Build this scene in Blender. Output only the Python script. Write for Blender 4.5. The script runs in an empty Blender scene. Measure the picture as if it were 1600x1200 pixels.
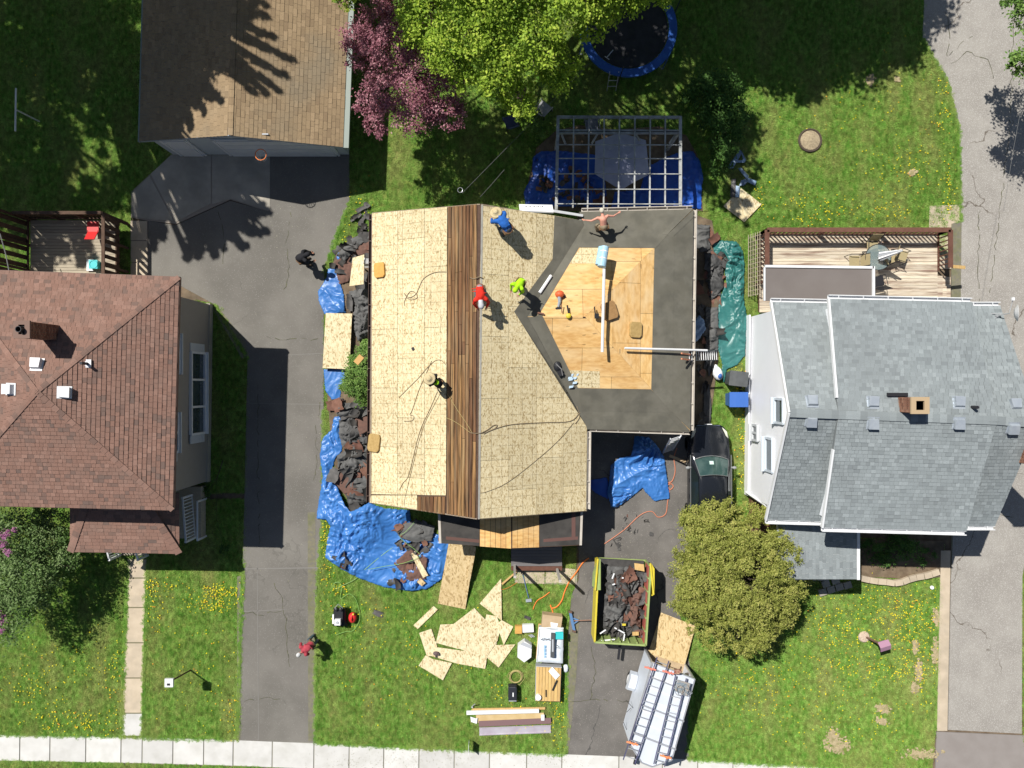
import bpy, math, random
import numpy as np
from mathutils import Vector, Matrix, noise
from mathutils.geometry import normal as poly_normal

rnd = random.Random(11)
scene = bpy.context.scene
COL = scene.collection
R = math.radians

# ------------------------------------------------------------------ camera
CAM_H, FOC = 32.0, 1100.0
cd = bpy.data.cameras.new('camera'); cam = bpy.data.objects.new('camera', cd); COL.objects.link(cam)
cam.location = (0, 0, CAM_H); cam.rotation_euler = (0, 0, 0)
cd.sensor_width = 36; cd.lens = 36 * FOC / 1600; cd.clip_end = 500; cd.clip_start = 0.1
scene.camera = cam
# ------------------------------------------------------------------ sky, sun, exposure
world = bpy.data.worlds.new('World'); scene.world = world; world.use_nodes = True
wn = world.node_tree.nodes; wl = world.node_tree.links
sky = wn.new('ShaderNodeTexSky'); sky.sky_type = 'NISHITA'; sky.sun_disc = False
sky.sun_elevation = R(53.7); sky.sun_rotation = R(315)
bg = wn['Background']; bg.inputs['Strength'].default_value = 0.05
wl.new(sky.outputs['Color'], bg.inputs['Color'])
sd = bpy.data.lights.new('sun', 'SUN'); sd.energy = 5.0; sd.angle = R(0.5); sd.color = (1.0, 0.965, 0.90)
sun = bpy.data.objects.new('sun', sd); COL.objects.link(sun)
SHX, SHY = 0.52, -0.52
sun.rotation_euler = Vector((SHX, SHY, -1)).to_track_quat('-Z', 'Y').to_euler()
sun.location = (-20, 20, 40)
vs = scene.view_settings; vs.view_transform = 'Standard'; vs.look = 'None'; vs.exposure = 0.26; vs.gamma = 1
vs.use_curve_mapping = False

# ------------------------------------------------------------------ helpers
def W(px, py, z=0.0):
    k = (CAM_H - z) / FOC
    return Vector(((px - 800) * k, -(py - 600) * k, z))
def W2(px, py, z=0.0):
    w = W(px, py, z); return (w.x, w.y)
class Plane:
    def __init__(s, a, b, c):
        n = (b - a).cross(c - a).normalized()
        if n.z < 0: n = -n
        s.n = n; s.p = a.copy()
    def z(s, x, y):
        return s.p.z - (s.n.x * (x - s.p.x) + s.n.y * (y - s.p.y)) / s.n.z
    def px(s, px, py):
        d = Vector(((px - 800) / FOC, -(py - 600) / FOC, -1.0)); o = Vector((0, 0, CAM_H))
        t = (s.p - o).dot(s.n) / d.dot(s.n)
        return o + d * t
    def at(s, x, y, off=0.0):
        return Vector((x, y, s.z(x, y))) + s.n * off
def clip(poly, conv):
    """clip 2D polygon by a convex polygon"""
    if area(conv) < 0: conv = conv[::-1]
    out = list(poly)
    for i in range(len(conv)):
        a = conv[i]; b = conv[(i + 1) % len(conv)]
        inp = out; out = []
        if not inp: break
        def side(p): return (b[0]-a[0])*(p[1]-a[1]) - (b[1]-a[1])*(p[0]-a[0])
        for j in range(len(inp)):
            p = inp[j]; q = inp[(j+1) % len(inp)]
            sp, sq = side(p), side(q)
            if sp >= 0: out.append(p)
            if (sp >= 0) != (sq >= 0):
                t = sp / (sp - sq); out.append((p[0]+(q[0]-p[0])*t, p[1]+(q[1]-p[1])*t))
    return out
def area(p):
    return 0.5 * sum(p[i][0]*p[(i+1) % len(p)][1] - p[(i+1) % len(p)][0]*p[i][1] for i in range(len(p)))

INV = {}
def tag(o, label=None, cat=None, group=None, kind=None):
    if label: o['label'] = label
    if cat: o['category'] = cat
    if group: o['group'] = group
    if kind: o['kind'] = kind
    return o
def thing(name, label, cat, loc=(0, 0, 0), rz=0.0, group=None):
    o = bpy.data.objects.new(name, None); COL.objects.link(o)
    o.empty_display_size = 0.3
    o.location = loc; o.rotation_euler = (0, 0, rz)
    INV[o.name] = (Matrix.Translation(Vector(loc)) @ Matrix.Rotation(rz, 4, 'Z')).inverted()
    return tag(o, label, cat, group)

class MB:
    def __init__(s): s.v = []; s.f = []; s.m = []; s.t = []
    def add(s, vs, fs, mi=0, tone=0.5):
        b = len(s.v); s.v += [tuple(v) for v in vs]
        for f in fs: s.f.append(tuple(b + i for i in f)); s.m.append(mi); s.t.append(tone)
        return s
    def box(s, c, d, rz=0.0, mi=0, tone=0.5, M=None):
        x, y, z = d[0]/2, d[1]/2, d[2]/2
        m = Matrix.Translation(Vector(c)) @ (M.to_4x4() if M is not None else Matrix.Rotation(rz, 4, 'Z'))
        vs = [m @ Vector((sx*x, sy*y, sz*z)) for sz in (-1, 1) for sx, sy in ((-1,-1),(1,-1),(1,1),(-1,1))]
        return s.add(vs, [(3,2,1,0),(4,5,6,7),(0,1,5,4),(1,2,6,5),(2,3,7,6),(3,0,4,7)], mi, tone)
    def beam(s, p, q, w, h, mi=0, tone=0.5, up=(0,0,1)):
        p = Vector(p); q = Vector(q); d = q - p; L = d.length
        if L < 1e-6: return s
        y = d / L; z = Vector(up); x = y.cross(z)
        if x.length < 1e-4: x = Vector((1,0,0))
        x.normalize(); z = x.cross(y)
        M = Matrix((x, y, z)).transposed()
        return s.box((p+q)/2, (w, L, h), mi=mi, tone=tone, M=M)
    def tube(s, pts, r, n=6, mi=0, tone=0.5, r2=None, cap=True):
        pts = [Vector(p) for p in pts]; N = len(pts); vs = []; px = None
        for i, p in enumerate(pts):
            d = (pts[min(i+1, N-1)] - pts[max(i-1, 0)]).normalized()
            a = d.orthogonal().normalized() if px is None else (px - d * px.dot(d)).normalized()
            px = a; b = d.cross(a)
            rr = r if r2 is None else r + (r2 - r) * i / (N - 1)
            vs += [p + (a*math.cos(2*math.pi*k/n) + b*math.sin(2*math.pi*k/n)) * rr for k in range(n)]
        fs = [(i*n+k, i*n+(k+1) % n, (i+1)*n+(k+1) % n, (i+1)*n+k) for i in range(N-1) for k in range(n)]
        if cap: fs += [tuple(range(n))[::-1], tuple((N-1)*n+k for k in range(n))]
        return s.add(vs, fs, mi, tone)
    def prism(s, poly, z0, z1, mi=0, tone=0.5):
        poly = [tuple(p[:2]) for p in poly]
        if area(poly) < 0: poly = poly[::-1]
        n = len(poly); vs = [(x, y, z0) for x, y in poly] + [(x, y, z1) for x, y in poly]
        return s.add(vs, [tuple(range(n))[::-1], tuple(range(n, 2*n))] + [(i, (i+1) % n, n+(i+1) % n, n+i) for i in range(n)], mi, tone)
    def slab(s, pts, th, mi=0, tone=0.5, up=0.0):
        pts = [Vector(p) for p in pts]; nn = Vector((0,0,0)); k = len(pts)
        for i in range(k): nn += pts[i].cross(pts[(i+1) % k])
        nn.normalize()
        if nn.z < 0 or (abs(nn.z) < 1e-6 and nn.x < 0): pts = pts[::-1]; nn = -nn
        top = [p + nn*up for p in pts]; bot = [p - nn*th for p in top]
        return s.add(bot + top, [tuple(range(k))[::-1], tuple(range(k, 2*k))] + [(i, (i+1) % k, k+(i+1) % k, k+i) for i in range(k)], mi, tone)
    def lathe(s, c, prof, n=16, mi=0, tone=0.5, M=None, sy=1.0):
        c = Vector(c); M = M or Matrix.Identity(3); vs = []
        for r, z in prof:
            vs += [c + M @ Vector((r*math.cos(2*math.pi*k/n), sy*r*math.sin(2*math.pi*k/n), z)) for k in range(n)]
        N = len(prof)
        fs = [(i*n+k, i*n+(k+1) % n, (i+1)*n+(k+1) % n, (i+1)*n+k) for i in range(N-1) for k in range(n)]
        fs += [tuple(range(n))[::-1], tuple((N-1)*n+k for k in range(n))]
        return s.add(vs, fs, mi, tone)
    def ell(s, c, r, n=10, mi=0, tone=0.5, M=None):
        c = Vector(c); M = M or Matrix.Identity(3)
        if isinstance(r, (int, float)): r = (r, r, r)
        m = max(4, n//2+1); vs = [c + M @ Vector((0,0,-r[2]))]
        for i in range(1, m):
            a = -math.pi/2 + math.pi*i/m
            vs += [c + M @ Vector((r[0]*math.cos(a)*math.cos(2*math.pi*k/n), r[1]*math.cos(a)*math.sin(2*math.pi*k/n), r[2]*math.sin(a))) for k in range(n)]
        vs.append(c + M @ Vector((0,0,r[2]))); L = len(vs)-1
        fs = [(0, 1+(k+1) % n, 1+k) for k in range(n)]
        fs += [(1+i*n+k, 1+i*n+(k+1) % n, 1+(i+1)*n+(k+1) % n, 1+(i+1)*n+k) for i in range(m-2) for k in range(n)]
        fs += [(L, 1+(m-2)*n+k, 1+(m-2)*n+(k+1) % n) for k in range(n)]
        return s.add(vs, fs, mi, tone)
    def caps(s, p, q, r0, r1, n=10):
        p = Vector(p); q = Vector(q)
        s.tube([p, p.lerp(q, .5), q], r0, n, r2=r1); s.ell(p, r0, n); s.ell(q, r1, n); return s
    def ring(s, c, r, tr, n=20, k=6, mi=0, M=None):
        c = Vector(c); M = M or Matrix.Identity(3); vs = []
        for i in range(n):
            a = 2*math.pi*i/n
            for j in range(k):
                b = 2*math.pi*j/k
                vs.append(c + M @ Vector(((r+tr*math.cos(b))*math.cos(a), (r+tr*math.cos(b))*math.sin(a), tr*math.sin(b))))
        return s.add(vs, [(i*k+j, ((i+1) % n)*k+j, ((i+1) % n)*k+(j+1) % k, i*k+(j+1) % k) for i in range(n) for j in range(k)], mi)
    def mesh(s, name, mats, inv=None, smooth=False):
        me = bpy.data.meshes.new(name)
        vs = s.v if inv is None else [tuple(inv @ Vector(v)) for v in s.v]
        me.from_pydata(vs, [], s.f)
        if not isinstance(mats, (list, tuple)): mats = [mats]
        for m in mats: me.materials.append(m)
        if any(s.m): me.polygons.foreach_set('material_index', s.m)
        a = me.attributes.new('tone', 'FLOAT', 'FACE'); a.data.foreach_set('value', s.t)
        if smooth: me.polygons.foreach_set('use_smooth', [True]*len(s.f))
        me.update(); return me
    def build(s, name, mats, parent=None, loc=None, smooth=False, label=None, kind=None, bevel=0.0):
        """world-space geometry -> one object; parent chain or an own origin"""
        inv = None
        if parent is not None:
            root = parent
            while root.parent is not None: root = root.parent
            inv = INV.get(root.name)
            if inv is None: inv = Matrix.Translation(-root.location)
        elif loc is not None: inv = Matrix.Translation(-Vector(loc))
        o = bpy.data.objects.new(name, s.mesh(name, mats, inv, smooth)); COL.objects.link(o)
        if parent is not None: o.parent = parent
        elif loc is not None: o.location = loc
        if bevel:
            b = o.modifiers.new('bevel', 'BEVEL'); b.width = bevel; b.segments = 2; b.limit_method = 'ANGLE'
        if label: o['label'] = label
        if kind: o['kind'] = kind
        return o
def single(mb, name, label, cat, mats, loc, group=None, smooth=False, bevel=0.0, kind=None):
    return tag(mb.build(name, mats, None, loc, smooth, bevel=bevel), label, cat, group, kind)
def copy_tree(o, parent=None):
    c = o.copy(); COL.objects.link(c); c.parent = parent
    for ch in list(o.children): copy_tree(ch, c)
    return c
def np_mesh(name, verts, quads, tone, mat, smooth=False):
    me = bpy.data.meshes.new(name); nv = len(verts); nq = len(quads); k = quads.shape[1]
    me.vertices.add(nv); me.vertices.foreach_set('co', np.asarray(verts, 'f').ravel())
    me.loops.add(nq*k); me.loops.foreach_set('vertex_index', quads.astype('i').ravel())
    me.polygons.add(nq); me.polygons.foreach_set('loop_start', np.arange(0, nq*k, k, dtype='i'))
    if smooth: me.polygons.foreach_set('use_smooth', np.ones(nq, bool))
    a = me.attributes.new('tone', 'FLOAT', 'FACE'); a.data.foreach_set('value', np.asarray(tone, 'f'))
    for m in (mat if isinstance(mat, (list, tuple)) else [mat]): me.materials.append(m)
    me.update(calc_edges=True); me.validate(); return me

# ------------------------------------------------------------------ materials
def M(name, c1, c2=None, sc=6.0, rough=0.75, bump=0.0, bs=40.0, metal=0.0, c3=None, s3=0.35, a3=0.6, st=(1,1,1),
      coord='P', ov=0.0, tone=None, transl=0.0, spec=0.3, detail=6, grid=None, crack=None, speck=None, alpha=None, bd=0.02):
    m = bpy.data.materials.new(name); m.use_nodes = True
    nt = m.node_tree; N = nt.nodes; L = nt.links; b = N['Principled BSDF']
    def nd(t, **kw):
        n = N.new(t)
        for k, v in kw.items(): setattr(n, k, v)
        return n
    if coord == 'P': src = nd('ShaderNodeNewGeometry').outputs['Position']
    else: src = nd('ShaderNodeTexCoord').outputs['Object']
    mp = nd('ShaderNodeMapping'); mp.inputs['Scale'].default_value = st; L.new(src, mp.inputs['Vector']); vec = mp.outputs['Vector']
    def mix(a, bb, fac, blend='MIX', f=None):
        x = nd('ShaderNodeMix', data_type='RGBA', blend_type=blend)
        if f is not None: x.inputs[0].default_value = f
        else: L.new(fac, x.inputs[0])
        for i, c in ((6, a), (7, bb)):
            if isinstance(c, tuple): x.inputs[i].default_value = (*c, 1)
            else: L.new(c, x.inputs[i])
        return x.outputs[2]
    def noi(scale, det=detail, v=vec, r=.55):
        n = nd('ShaderNodeTexNoise'); n.inputs['Scale'].default_value = scale; n.inputs['Detail'].default_value = det
        n.inputs['Roughness'].default_value = r; L.new(v, n.inputs['Vector']); return n.outputs['Fac']
    def rng(f, a, bb, c=0., d=1.):
        r = nd('ShaderNodeMapRange'); r.inputs[1].default_value = a; r.inputs[2].default_value = bb
        r.inputs[3].default_value = c; r.inputs[4].default_value = d; L.new(f, r.inputs[0]); return r.outputs[0]
    def math_(op, a, bb):
        x = nd('ShaderNodeMath', operation=op)
        for i, c in ((0, a), (1, bb)):
            if isinstance(c, (int, float)): x.inputs[i].default_value = c
            else: L.new(c, x.inputs[i])
        return x.outputs[0]
    col = c1
    if tone:
        at = nd('ShaderNodeAttribute'); at.attribute_name = 'tone'
        rp = nd('ShaderNodeValToRGB'); L.new(at.outputs['Fac'], rp.inputs[0])
        els = rp.color_ramp.elements
        while len(els) < len(tone): els.new(0.5)
        for i, c in enumerate(tone):
            els[i].position = i/(len(tone)-1); els[i].color = (*c, 1)
        col = rp.outputs[0]
        if c2: col = mix(col, c2, rng(noi(sc), .45, .75, 0, .6))
    elif c2: col = mix(c1, c2, rng(noi(sc), .36, .64))
    if c3: col = mix(col, c3, rng(noi(s3, 5), .46, .66, 0, a3))
    if speck:   # (scale, colour, amount)
        v = nd('ShaderNodeTexVoronoi'); v.inputs['Scale'].default_value = speck[0]; L.new(vec, v.inputs['Vector'])
        sep = nd('ShaderNodeSeparateColor'); L.new(v.outputs['Color'], sep.inputs[0])
        col = mix(col, speck[1], rng(sep.outputs[0], 1-speck[2], 1-speck[2]+.02))
    if grid:    # faint printed lines every `grid` metres
        sx = nd('ShaderNodeSeparateXYZ'); L.new(src, sx.inputs[0])
        g = None
        for ax, q in ((0, grid), (1, grid)):
            fr = math_('FRACT', math_('DIVIDE', sx.outputs[ax], q), 0.0)
            ln = math_('LESS_THAN', fr, 0.045)
            g = ln if g is None else math_('MAXIMUM', g, ln)
        g = math_('MULTIPLY', g, rng(noi(3.0), .42, .56, 0, .55))
        col = mix(col, (.22, .17, .10), g)
    if crack:
        dn = nd('ShaderNodeTexNoise'); dn.inputs['Scale'].default_value = 1.1; dn.inputs['Detail'].default_value = 5; L.new(vec, dn.inputs['Vector'])
        ad = nd('ShaderNodeVectorMath', operation='MULTIPLY_ADD'); ad.inputs[1].default_value = (1.4,)*3; L.new(dn.outputs['Color'], ad.inputs[0]); L.new(vec, ad.inputs[2])
        v = nd('ShaderNodeTexVoronoi', feature='DISTANCE_TO_EDGE'); v.inputs['Scale'].default_value = crack[0]; L.new(ad.outputs[0], v.inputs['Vector'])
        ck = rng(v.outputs['Distance'], crack[1], crack[1]*2.2, 1, 0)
        ck = math_('MULTIPLY', ck, rng(noi(.28, 2), .5, .56, 0, crack[3] if len(crack) > 3 else .8))
        col = mix(col, crack[2], ck)
    if ov:
        oi = nd('ShaderNodeObjectInfo'); h = nd('ShaderNodeHueSaturation')
        L.new(rng(oi.outputs['Random'], 0, 1, 1-ov, 1+ov), h.inputs['Value'])
        L.new(rng(oi.outputs['Random'], 0, 1, .5-ov*.02, .5+ov*.03), h.inputs['Hue'])
        if isinstance(col, tuple): h.inputs['Color'].default_value = (*col, 1)
        else: L.new(col, h.inputs['Color'])
        col = h.outputs[0]
    if isinstance(col, tuple): b.inputs['Base Color'].default_value = (*col, 1)
    else: L.new(col, b.inputs['Base Color'])
    b.inputs['Roughness'].default_value = rough; b.inputs['Metallic'].default_value = metal
    b.inputs['Specular IOR Level'].default_value = spec
    if bump:
        bp = nd('ShaderNodeBump'); bp.inputs['Strength'].default_value = bump; bp.inputs['Distance'].default_value = bd
        L.new(noi(bs, 6, r=.65), bp.inputs['Height']); L.new(bp.outputs[0], b.inputs['Normal'])
    if alpha is not None: b.inputs['Alpha'].default_value = alpha
    if transl:
        tr = nd('ShaderNodeBsdfTranslucent'); ms = nd('ShaderNodeMixShader'); ms.inputs[0].default_value = transl
        if isinstance(col, tuple): tr.inputs[0].default_value = (*col, 1)
        else: L.new(col, tr.inputs[0])
        L.new(b.outputs[0], ms.inputs[1]); L.new(tr.outputs[0], ms.inputs[2]); L.new(ms.outputs[0], N['Material Output'].inputs[0])
    return m
def strand(name, pale, dark, mid, grid=None, sc=11.0, ov=.06, coord='P', st=(1.0,.34,1), amt=.9):
    """pressed strand board: overlapping chips at two angles"""
    m = bpy.data.materials.new(name); m.use_nodes = True
    nt = m.node_tree; N = nt.nodes; L = nt.links; b = N['Principled BSDF']
    b.inputs['Roughness'].default_value = .8; b.inputs['Specular IOR Level'].default_value = .2
    src = (N.new('ShaderNodeNewGeometry').outputs['Position'] if coord == 'P' else N.new('ShaderNodeTexCoord').outputs['Object'])
    def chips(rot, s, stt):
        mp = N.new('ShaderNodeMapping'); mp.inputs['Scale'].default_value = stt; mp.inputs['Rotation'].default_value = (0, 0, rot); L.new(src, mp.inputs['Vector'])
        no = N.new('ShaderNodeTexNoise'); no.inputs['Scale'].default_value = 2.5; L.new(mp.outputs[0], no.inputs['Vector'])
        ad = N.new('ShaderNodeVectorMath'); ad.operation = 'MULTIPLY_ADD'; ad.inputs[1].default_value = (.35,)*3
        L.new(no.outputs['Color'], ad.inputs[0]); L.new(mp.outputs[0], ad.inputs[2])
        v = N.new('ShaderNodeTexVoronoi'); v.inputs['Scale'].default_value = s; L.new(ad.outputs[0], v.inputs['Vector'])
        se = N.new('ShaderNodeSeparateColor'); L.new(v.outputs['Color'], se.inputs[0]); return se
    a = chips(.25, sc, st); c = chips(-.9, sc*1.35, st)
    mx = N.new('ShaderNodeMix'); mx.data_type = 'FLOAT'; mx.inputs[0].default_value = .5
    L.new(a.outputs[0], mx.inputs[2]); L.new(c.outputs[1], mx.inputs[3])
    rp = N.new('ShaderNodeValToRGB'); L.new(mx.outputs[0], rp.inputs[0]); e = rp.color_ramp.elements
    e[0].position = .16; e[0].color = (*dark, 1); e[1].position = .72; e[1].color = (*pale, 1)
    k = e.new(.34); k.color = (*mid, 1)
    col = rp.outputs[0]
    n2 = N.new('ShaderNodeTexNoise'); n2.inputs['Scale'].default_value = .55; n2.inputs['Detail'].default_value = 3; L.new(src, n2.inputs['Vector'])
    r2 = N.new('ShaderNodeMapRange'); r2.inputs[1].default_value = .52; r2.inputs[2].default_value = .72; r2.inputs[4].default_value = .45; L.new(n2.outputs['Fac'], r2.inputs[0])
    m2 = N.new('ShaderNodeMix'); m2.data_type = 'RGBA'; L.new(r2.outputs[0], m2.inputs[0]); L.new(col, m2.inputs[6]); m2.inputs[7].default_value = (*mid, 1); col = m2.outputs[2]
    if grid:
        sx = N.new('ShaderNodeSeparateXYZ'); L.new(src, sx.inputs[0]); g = None
        n3 = N.new('ShaderNodeTexNoise'); n3.inputs['Scale'].default_value = 5.0; L.new(src, n3.inputs['Vector'])
        r3 = N.new('ShaderNodeMapRange'); r3.inputs[1].default_value = .38; r3.inputs[2].default_value = .52; r3.inputs[4].default_value = .62; L.new(n3.outputs['Fac'], r3.inputs[0])
        for ax in (0, 1):
            d = N.new('ShaderNodeMath'); d.operation = 'DIVIDE'; d.inputs[1].default_value = grid; L.new(sx.outputs[ax], d.inputs[0])
            f = N.new('ShaderNodeMath'); f.operation = 'FRACT'; L.new(d.outputs[0], f.inputs[0])
            l = N.new('ShaderNodeMath'); l.operation = 'LESS_THAN'; l.inputs[1].default_value = .05; L.new(f.outputs[0], l.inputs[0])
            if g is None: g = l.outputs[0]
            else:
                q = N.new('ShaderNodeMath'); q.operation = 'MAXIMUM'; L.new(g, q.inputs[0]); L.new(l.outputs[0], q.inputs[1]); g = q.outputs[0]
        q = N.new('ShaderNodeMath'); q.operation = 'MULTIPLY'; L.new(g, q.inputs[0]); L.new(r3.outputs[0], q.inputs[1])
        m3 = N.new('ShaderNodeMix'); m3.data_type = 'RGBA'; L.new(q.outputs[0], m3.inputs[0]); L.new(col, m3.inputs[6]); m3.inputs[7].default_value = (.2, .15, .08, 1); col = m3.outputs[2]
    oi = N.new('ShaderNodeObjectInfo'); h = N.new('ShaderNodeHueSaturation')
    rr = N.new('ShaderNodeMapRange'); rr.inputs[3].default_value = 1-ov; rr.inputs[4].default_value = 1+ov
    L.new(oi.outputs['Random'], rr.inputs[0]); L.new(rr.outputs[0], h.inputs['Value']); L.new(col, h.inputs['Color'])
    L.new(h.outputs[0], b.inputs['Base Color'])
    return m

OSB = strand('strand_board', (.66,.57,.37), (.34,.25,.125), (.55,.45,.26), grid=.406, sc=22, ov=.085, st=(1,.5,1))
OSBF = strand('strand_board_offcut', (.72,.63,.42), (.36,.26,.13), (.60,.50,.30), coord='O', sc=17, st=(1,.5,1))
OSBT = strand('strand_board_tan', (.62,.48,.27), (.30,.20,.09), (.52,.38,.19), coord='O', sc=15, st=(1,.45,1))
PLY = M('plywood', (.66,.42,.17), (.52,.29,.10), 4.0, .75, .1, 60, c3=(.72,.53,.28), s3=.8, st=(.8,2.4,1), ov=.10, coord='P', speck=(9,(.12,.07,.03),.012))
PLANK = M('old_planks', (.25,.125,.055), (.06,.03,.014), 2.2, .85, .3, 60, st=(9,.35,1), ov=.38, c3=(.30,.21,.12), s3=1.2, a3=.4)
FELT = M('underlayment', (.120,.113,.090), (.150,.142,.116), 1.4, .85, .15, 12, c3=(.085,.082,.068), s3=1.6, a3=.55, ov=.07, spec=.2)
FELTD = M('dark_felt', (.045,.042,.040), (.07,.065,.06), 2, .9, .3, 30, spec=.15)
SH_RED = M('red_brown_shingle', (.3,.15,.1), (.11,.085,.075), 28, .95, .25, 120, tone=[(.12,.095,.085),(.225,.130,.100),(.265,.155,.120),(.31,.19,.15)], c3=(.17,.125,.105), s3=1.3, a3=.35, spec=.1)
SH_BRN = M('brown_shingle', (.3,.2,.13), (.17,.12,.08), 28, .95, .25, 120, tone=[(.22,.155,.095),(.275,.20,.12),(.31,.225,.135),(.37,.27,.165)], c3=(.20,.175,.13), s3=.35, a3=.55, spec=.1)
SH_GRY = M('grey_shingle', (.25,.28,.28), (.19,.21,.21), 28, .95, .25, 120, tone=[(.18,.20,.21),(.23,.257,.265),(.265,.295,.305),(.33,.365,.375)], c3=(.17,.185,.19), s3=.5, a3=.3, spec=.1)
ASPH = M('asphalt', (.140,.131,.116), (.172,.160,.143), .5, .9, .3, 90, c3=(.225,.212,.188), s3=.33, a3=.6, speck=(55,(.25,.24,.22),.04), crack=(.16,.0016,(.09,.085,.075),.35), spec=.2)
ASPH2 = M('asphalt_driveway', (.135,.125,.115), (.175,.163,.15), .9, .9, .35, 90, c3=(.10,.094,.086), s3=.7, a3=.5, speck=(45,(.24,.22,.20),.04), crack=(.2,.0025,(.05,.05,.05),.7), spec=.2)
LANE = M('aggregate_lane', (.285,.265,.24), (.33,.31,.28), 1.2, .9, .35, 60, c3=(.25,.232,.21), s3=.4, a3=.5, speck=(48,(.42,.40,.37),.16), crack=(.17,.0025,(.12,.10,.08),.9), spec=.2)
CONC = M('sidewalk_concrete', (.54,.53,.505), (.60,.59,.565), 1.5, .85, .15, 60, c3=(.44,.43,.39), s3=1.6, a3=.45, ov=.085)
CONT = M('tan_concrete', (.46,.38,.28), (.53,.44,.33), 2, .9, .2, 60, ov=.06, c3=(.35,.30,.23), s3=1.5, a3=.5)
CONA = M('old_concrete', (.33,.30,.25), (.42,.38,.32), 1.2, .9, .2, 50, c3=(.24,.23,.2), s3=.8, a3=.6)
CONP = M('concrete_apron', (.25,.225,.205), (.28,.255,.235), 1.2, .85, .1, 60, speck=(4,(.38,.36,.34),.01))
SOIL = M('soil', (.12,.085,.055), (.20,.15,.10), 3, .95, .5, 30, c3=(.07,.06,.045), s3=1)
LAWN = M('lawn_base', (.13,.19,.035), (.19,.24,.055), 3.5, .95, .6, 45, st=(1.5,.6,1), c3=(.21,.18,.075), s3=.55, a3=.55, spec=.05)
GRASS = M('grass_blade', (.14,.30,.04), (.33,.48,.11), 5.0, .7, tone=None, st=(1.5,.6,1), c3=(.42,.42,.15), s3=.55, a3=.6, transl=.4, spec=.15, ov=.5)
WHITE = M('white_paint', (.72,.73,.74), (.66,.67,.68), 2, .45)
WSID = M('white_siding', (.84,.85,.88), (.82,.83,.86), 2, .5)
TAUPE = M('taupe_siding', (.30,.275,.25), (.285,.26,.235), 3, .6)
GSID = M('pale_siding', (.52,.56,.58), (.48,.52,.54), 2, .5)
TRIM = M('frame_trim', (.56,.62,.68), None, rough=.4)
GLASS = M('window_glass', (.035,.05,.06), (.06,.08,.09), 1, .08, spec=.8)
GGUT = M('green_grey_gutter', (.22,.26,.23), None, rough=.5)
GREYM = M('grey_metal', (.36,.40,.45), (.42,.46,.50), 4, .4, metal=.3)
ALU = M('aluminium', (.62,.63,.65), None, rough=.35, metal=.6)
DKM = M('dark_metal', (.04,.04,.045), None, rough=.4, metal=.4)
BRICK = M('brick', (.20,.10,.06), (.28,.15,.09), 8, .9, .2, 40, ov=.15)
BRICKR = M('red_brick', (.26,.13,.08), (.33,.18,.11), 8, .9, .2, 40, ov=.2)
MORT = M('mortar', (.30,.26,.22), None, rough=.95)
DECKW = M('worn_deck', (.50,.42,.31), (.62,.55,.44), 5, .9, .3, 60, st=(.4,5,1), ov=.12, c3=(.20,.115,.085), s3=1.4, a3=.85)
DECKD = M('brown_stained_wood', (.115,.052,.035), (.15,.07,.048), 5, .8, .2, 60, ov=.12)
DECKG = M('weathered_deck', (.34,.29,.22), (.42,.36,.27), 5, .9, .3, 60, st=(.4,5,1), ov=.15)
DECKB = M('dark_fence_wood', (.075,.045,.032), (.10,.06,.042), 5, .9, .2, 60, ov=.2)
LUMB = M('new_lumber', (.62,.42,.18), (.52,.33,.12), 6, .8, .1, 60, st=(6,.5,1), ov=.12)
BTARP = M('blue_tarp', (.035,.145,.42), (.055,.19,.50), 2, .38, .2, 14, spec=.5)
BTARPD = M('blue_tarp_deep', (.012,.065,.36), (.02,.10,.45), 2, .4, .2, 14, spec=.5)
TTARP = M('teal_tarp', (.022,.125,.12), (.035,.17,.16), 2, .4, .2, 14, spec=.5)
DEBD = M('shingle_scrap_grey', (.07,.068,.066), (.105,.10,.097), 5, .85, .3, 60, ov=.35, spec=.2)
DEBR = M('shingle_scrap_red', (.15,.075,.055), (.20,.105,.08), 5, .95, .3, 60, ov=.25, spec=.1)
BLACKP = M('black_plastic', (.018,.019,.022), None, rough=.4)
CARP = M('black_car_paint', (.012,.014,.018), None, rough=.14, spec=.6)
RUBB = M('rubber', (.02,.02,.02), None, rough=.8)
FOAM = M('tan_foam', (.36,.24,.09), (.44,.30,.12), 10, .95, .4, 50)
FOAMO = M('orange_tan_foam', (.62,.36,.10), (.55,.30,.08), 8, .95, .3, 50)
BARK = M('bark', (.12,.09,.07), (.07,.05,.04), 6, .95, .5, 30)
BLUEBIN = M('blue_plastic', (.045,.13,.42), None, rough=.4)
GREYBIN = M('grey_plastic', (.075,.08,.082), (.09,.095,.1), 4, .5)
YEL = M('yellow_paint', (.66,.54,.05), (.58,.47,.05), 4, .45)
YGRN = M('yellow_green_paint', (.33,.42,.15), (.28,.36,.13), 4, .5)
REDP = M('red_plastic', (.60,.03,.03), None, rough=.4)
ORNG = M('orange_cord', (.80,.22,.05), None, rough=.6)
ROPE = M('rope', (.22,.17,.11), None, rough=.9)
ROPEY = M('yellow_rope', (.45,.38,.16), None, rough=.9)
GRNH = M('green_hose', (.25,.45,.12), None, rough=.5)
PAPER = M('paper', (.78,.79,.80), None, rough=.7)
WRAP = M('plastic_wrap', (.62,.68,.74), (.72,.77,.82), 3, .25, .2, 10, spec=.6)
GSHEET = M('grey_sheet', (.40,.42,.45), None, rough=.5)
CARD = M('cardboard', (.48,.36,.23), (.42,.31,.19), 3, .85)
TEALB = M('turquoise_plastic', (.05,.50,.52), None, rough=.4)
LBLUE = M('light_blue_wrap', (.30,.50,.62), (.38,.58,.70), 5, .45, .2, 20)
SKIN = M('skin', (.50,.27,.18), None, rough=.6)
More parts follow.
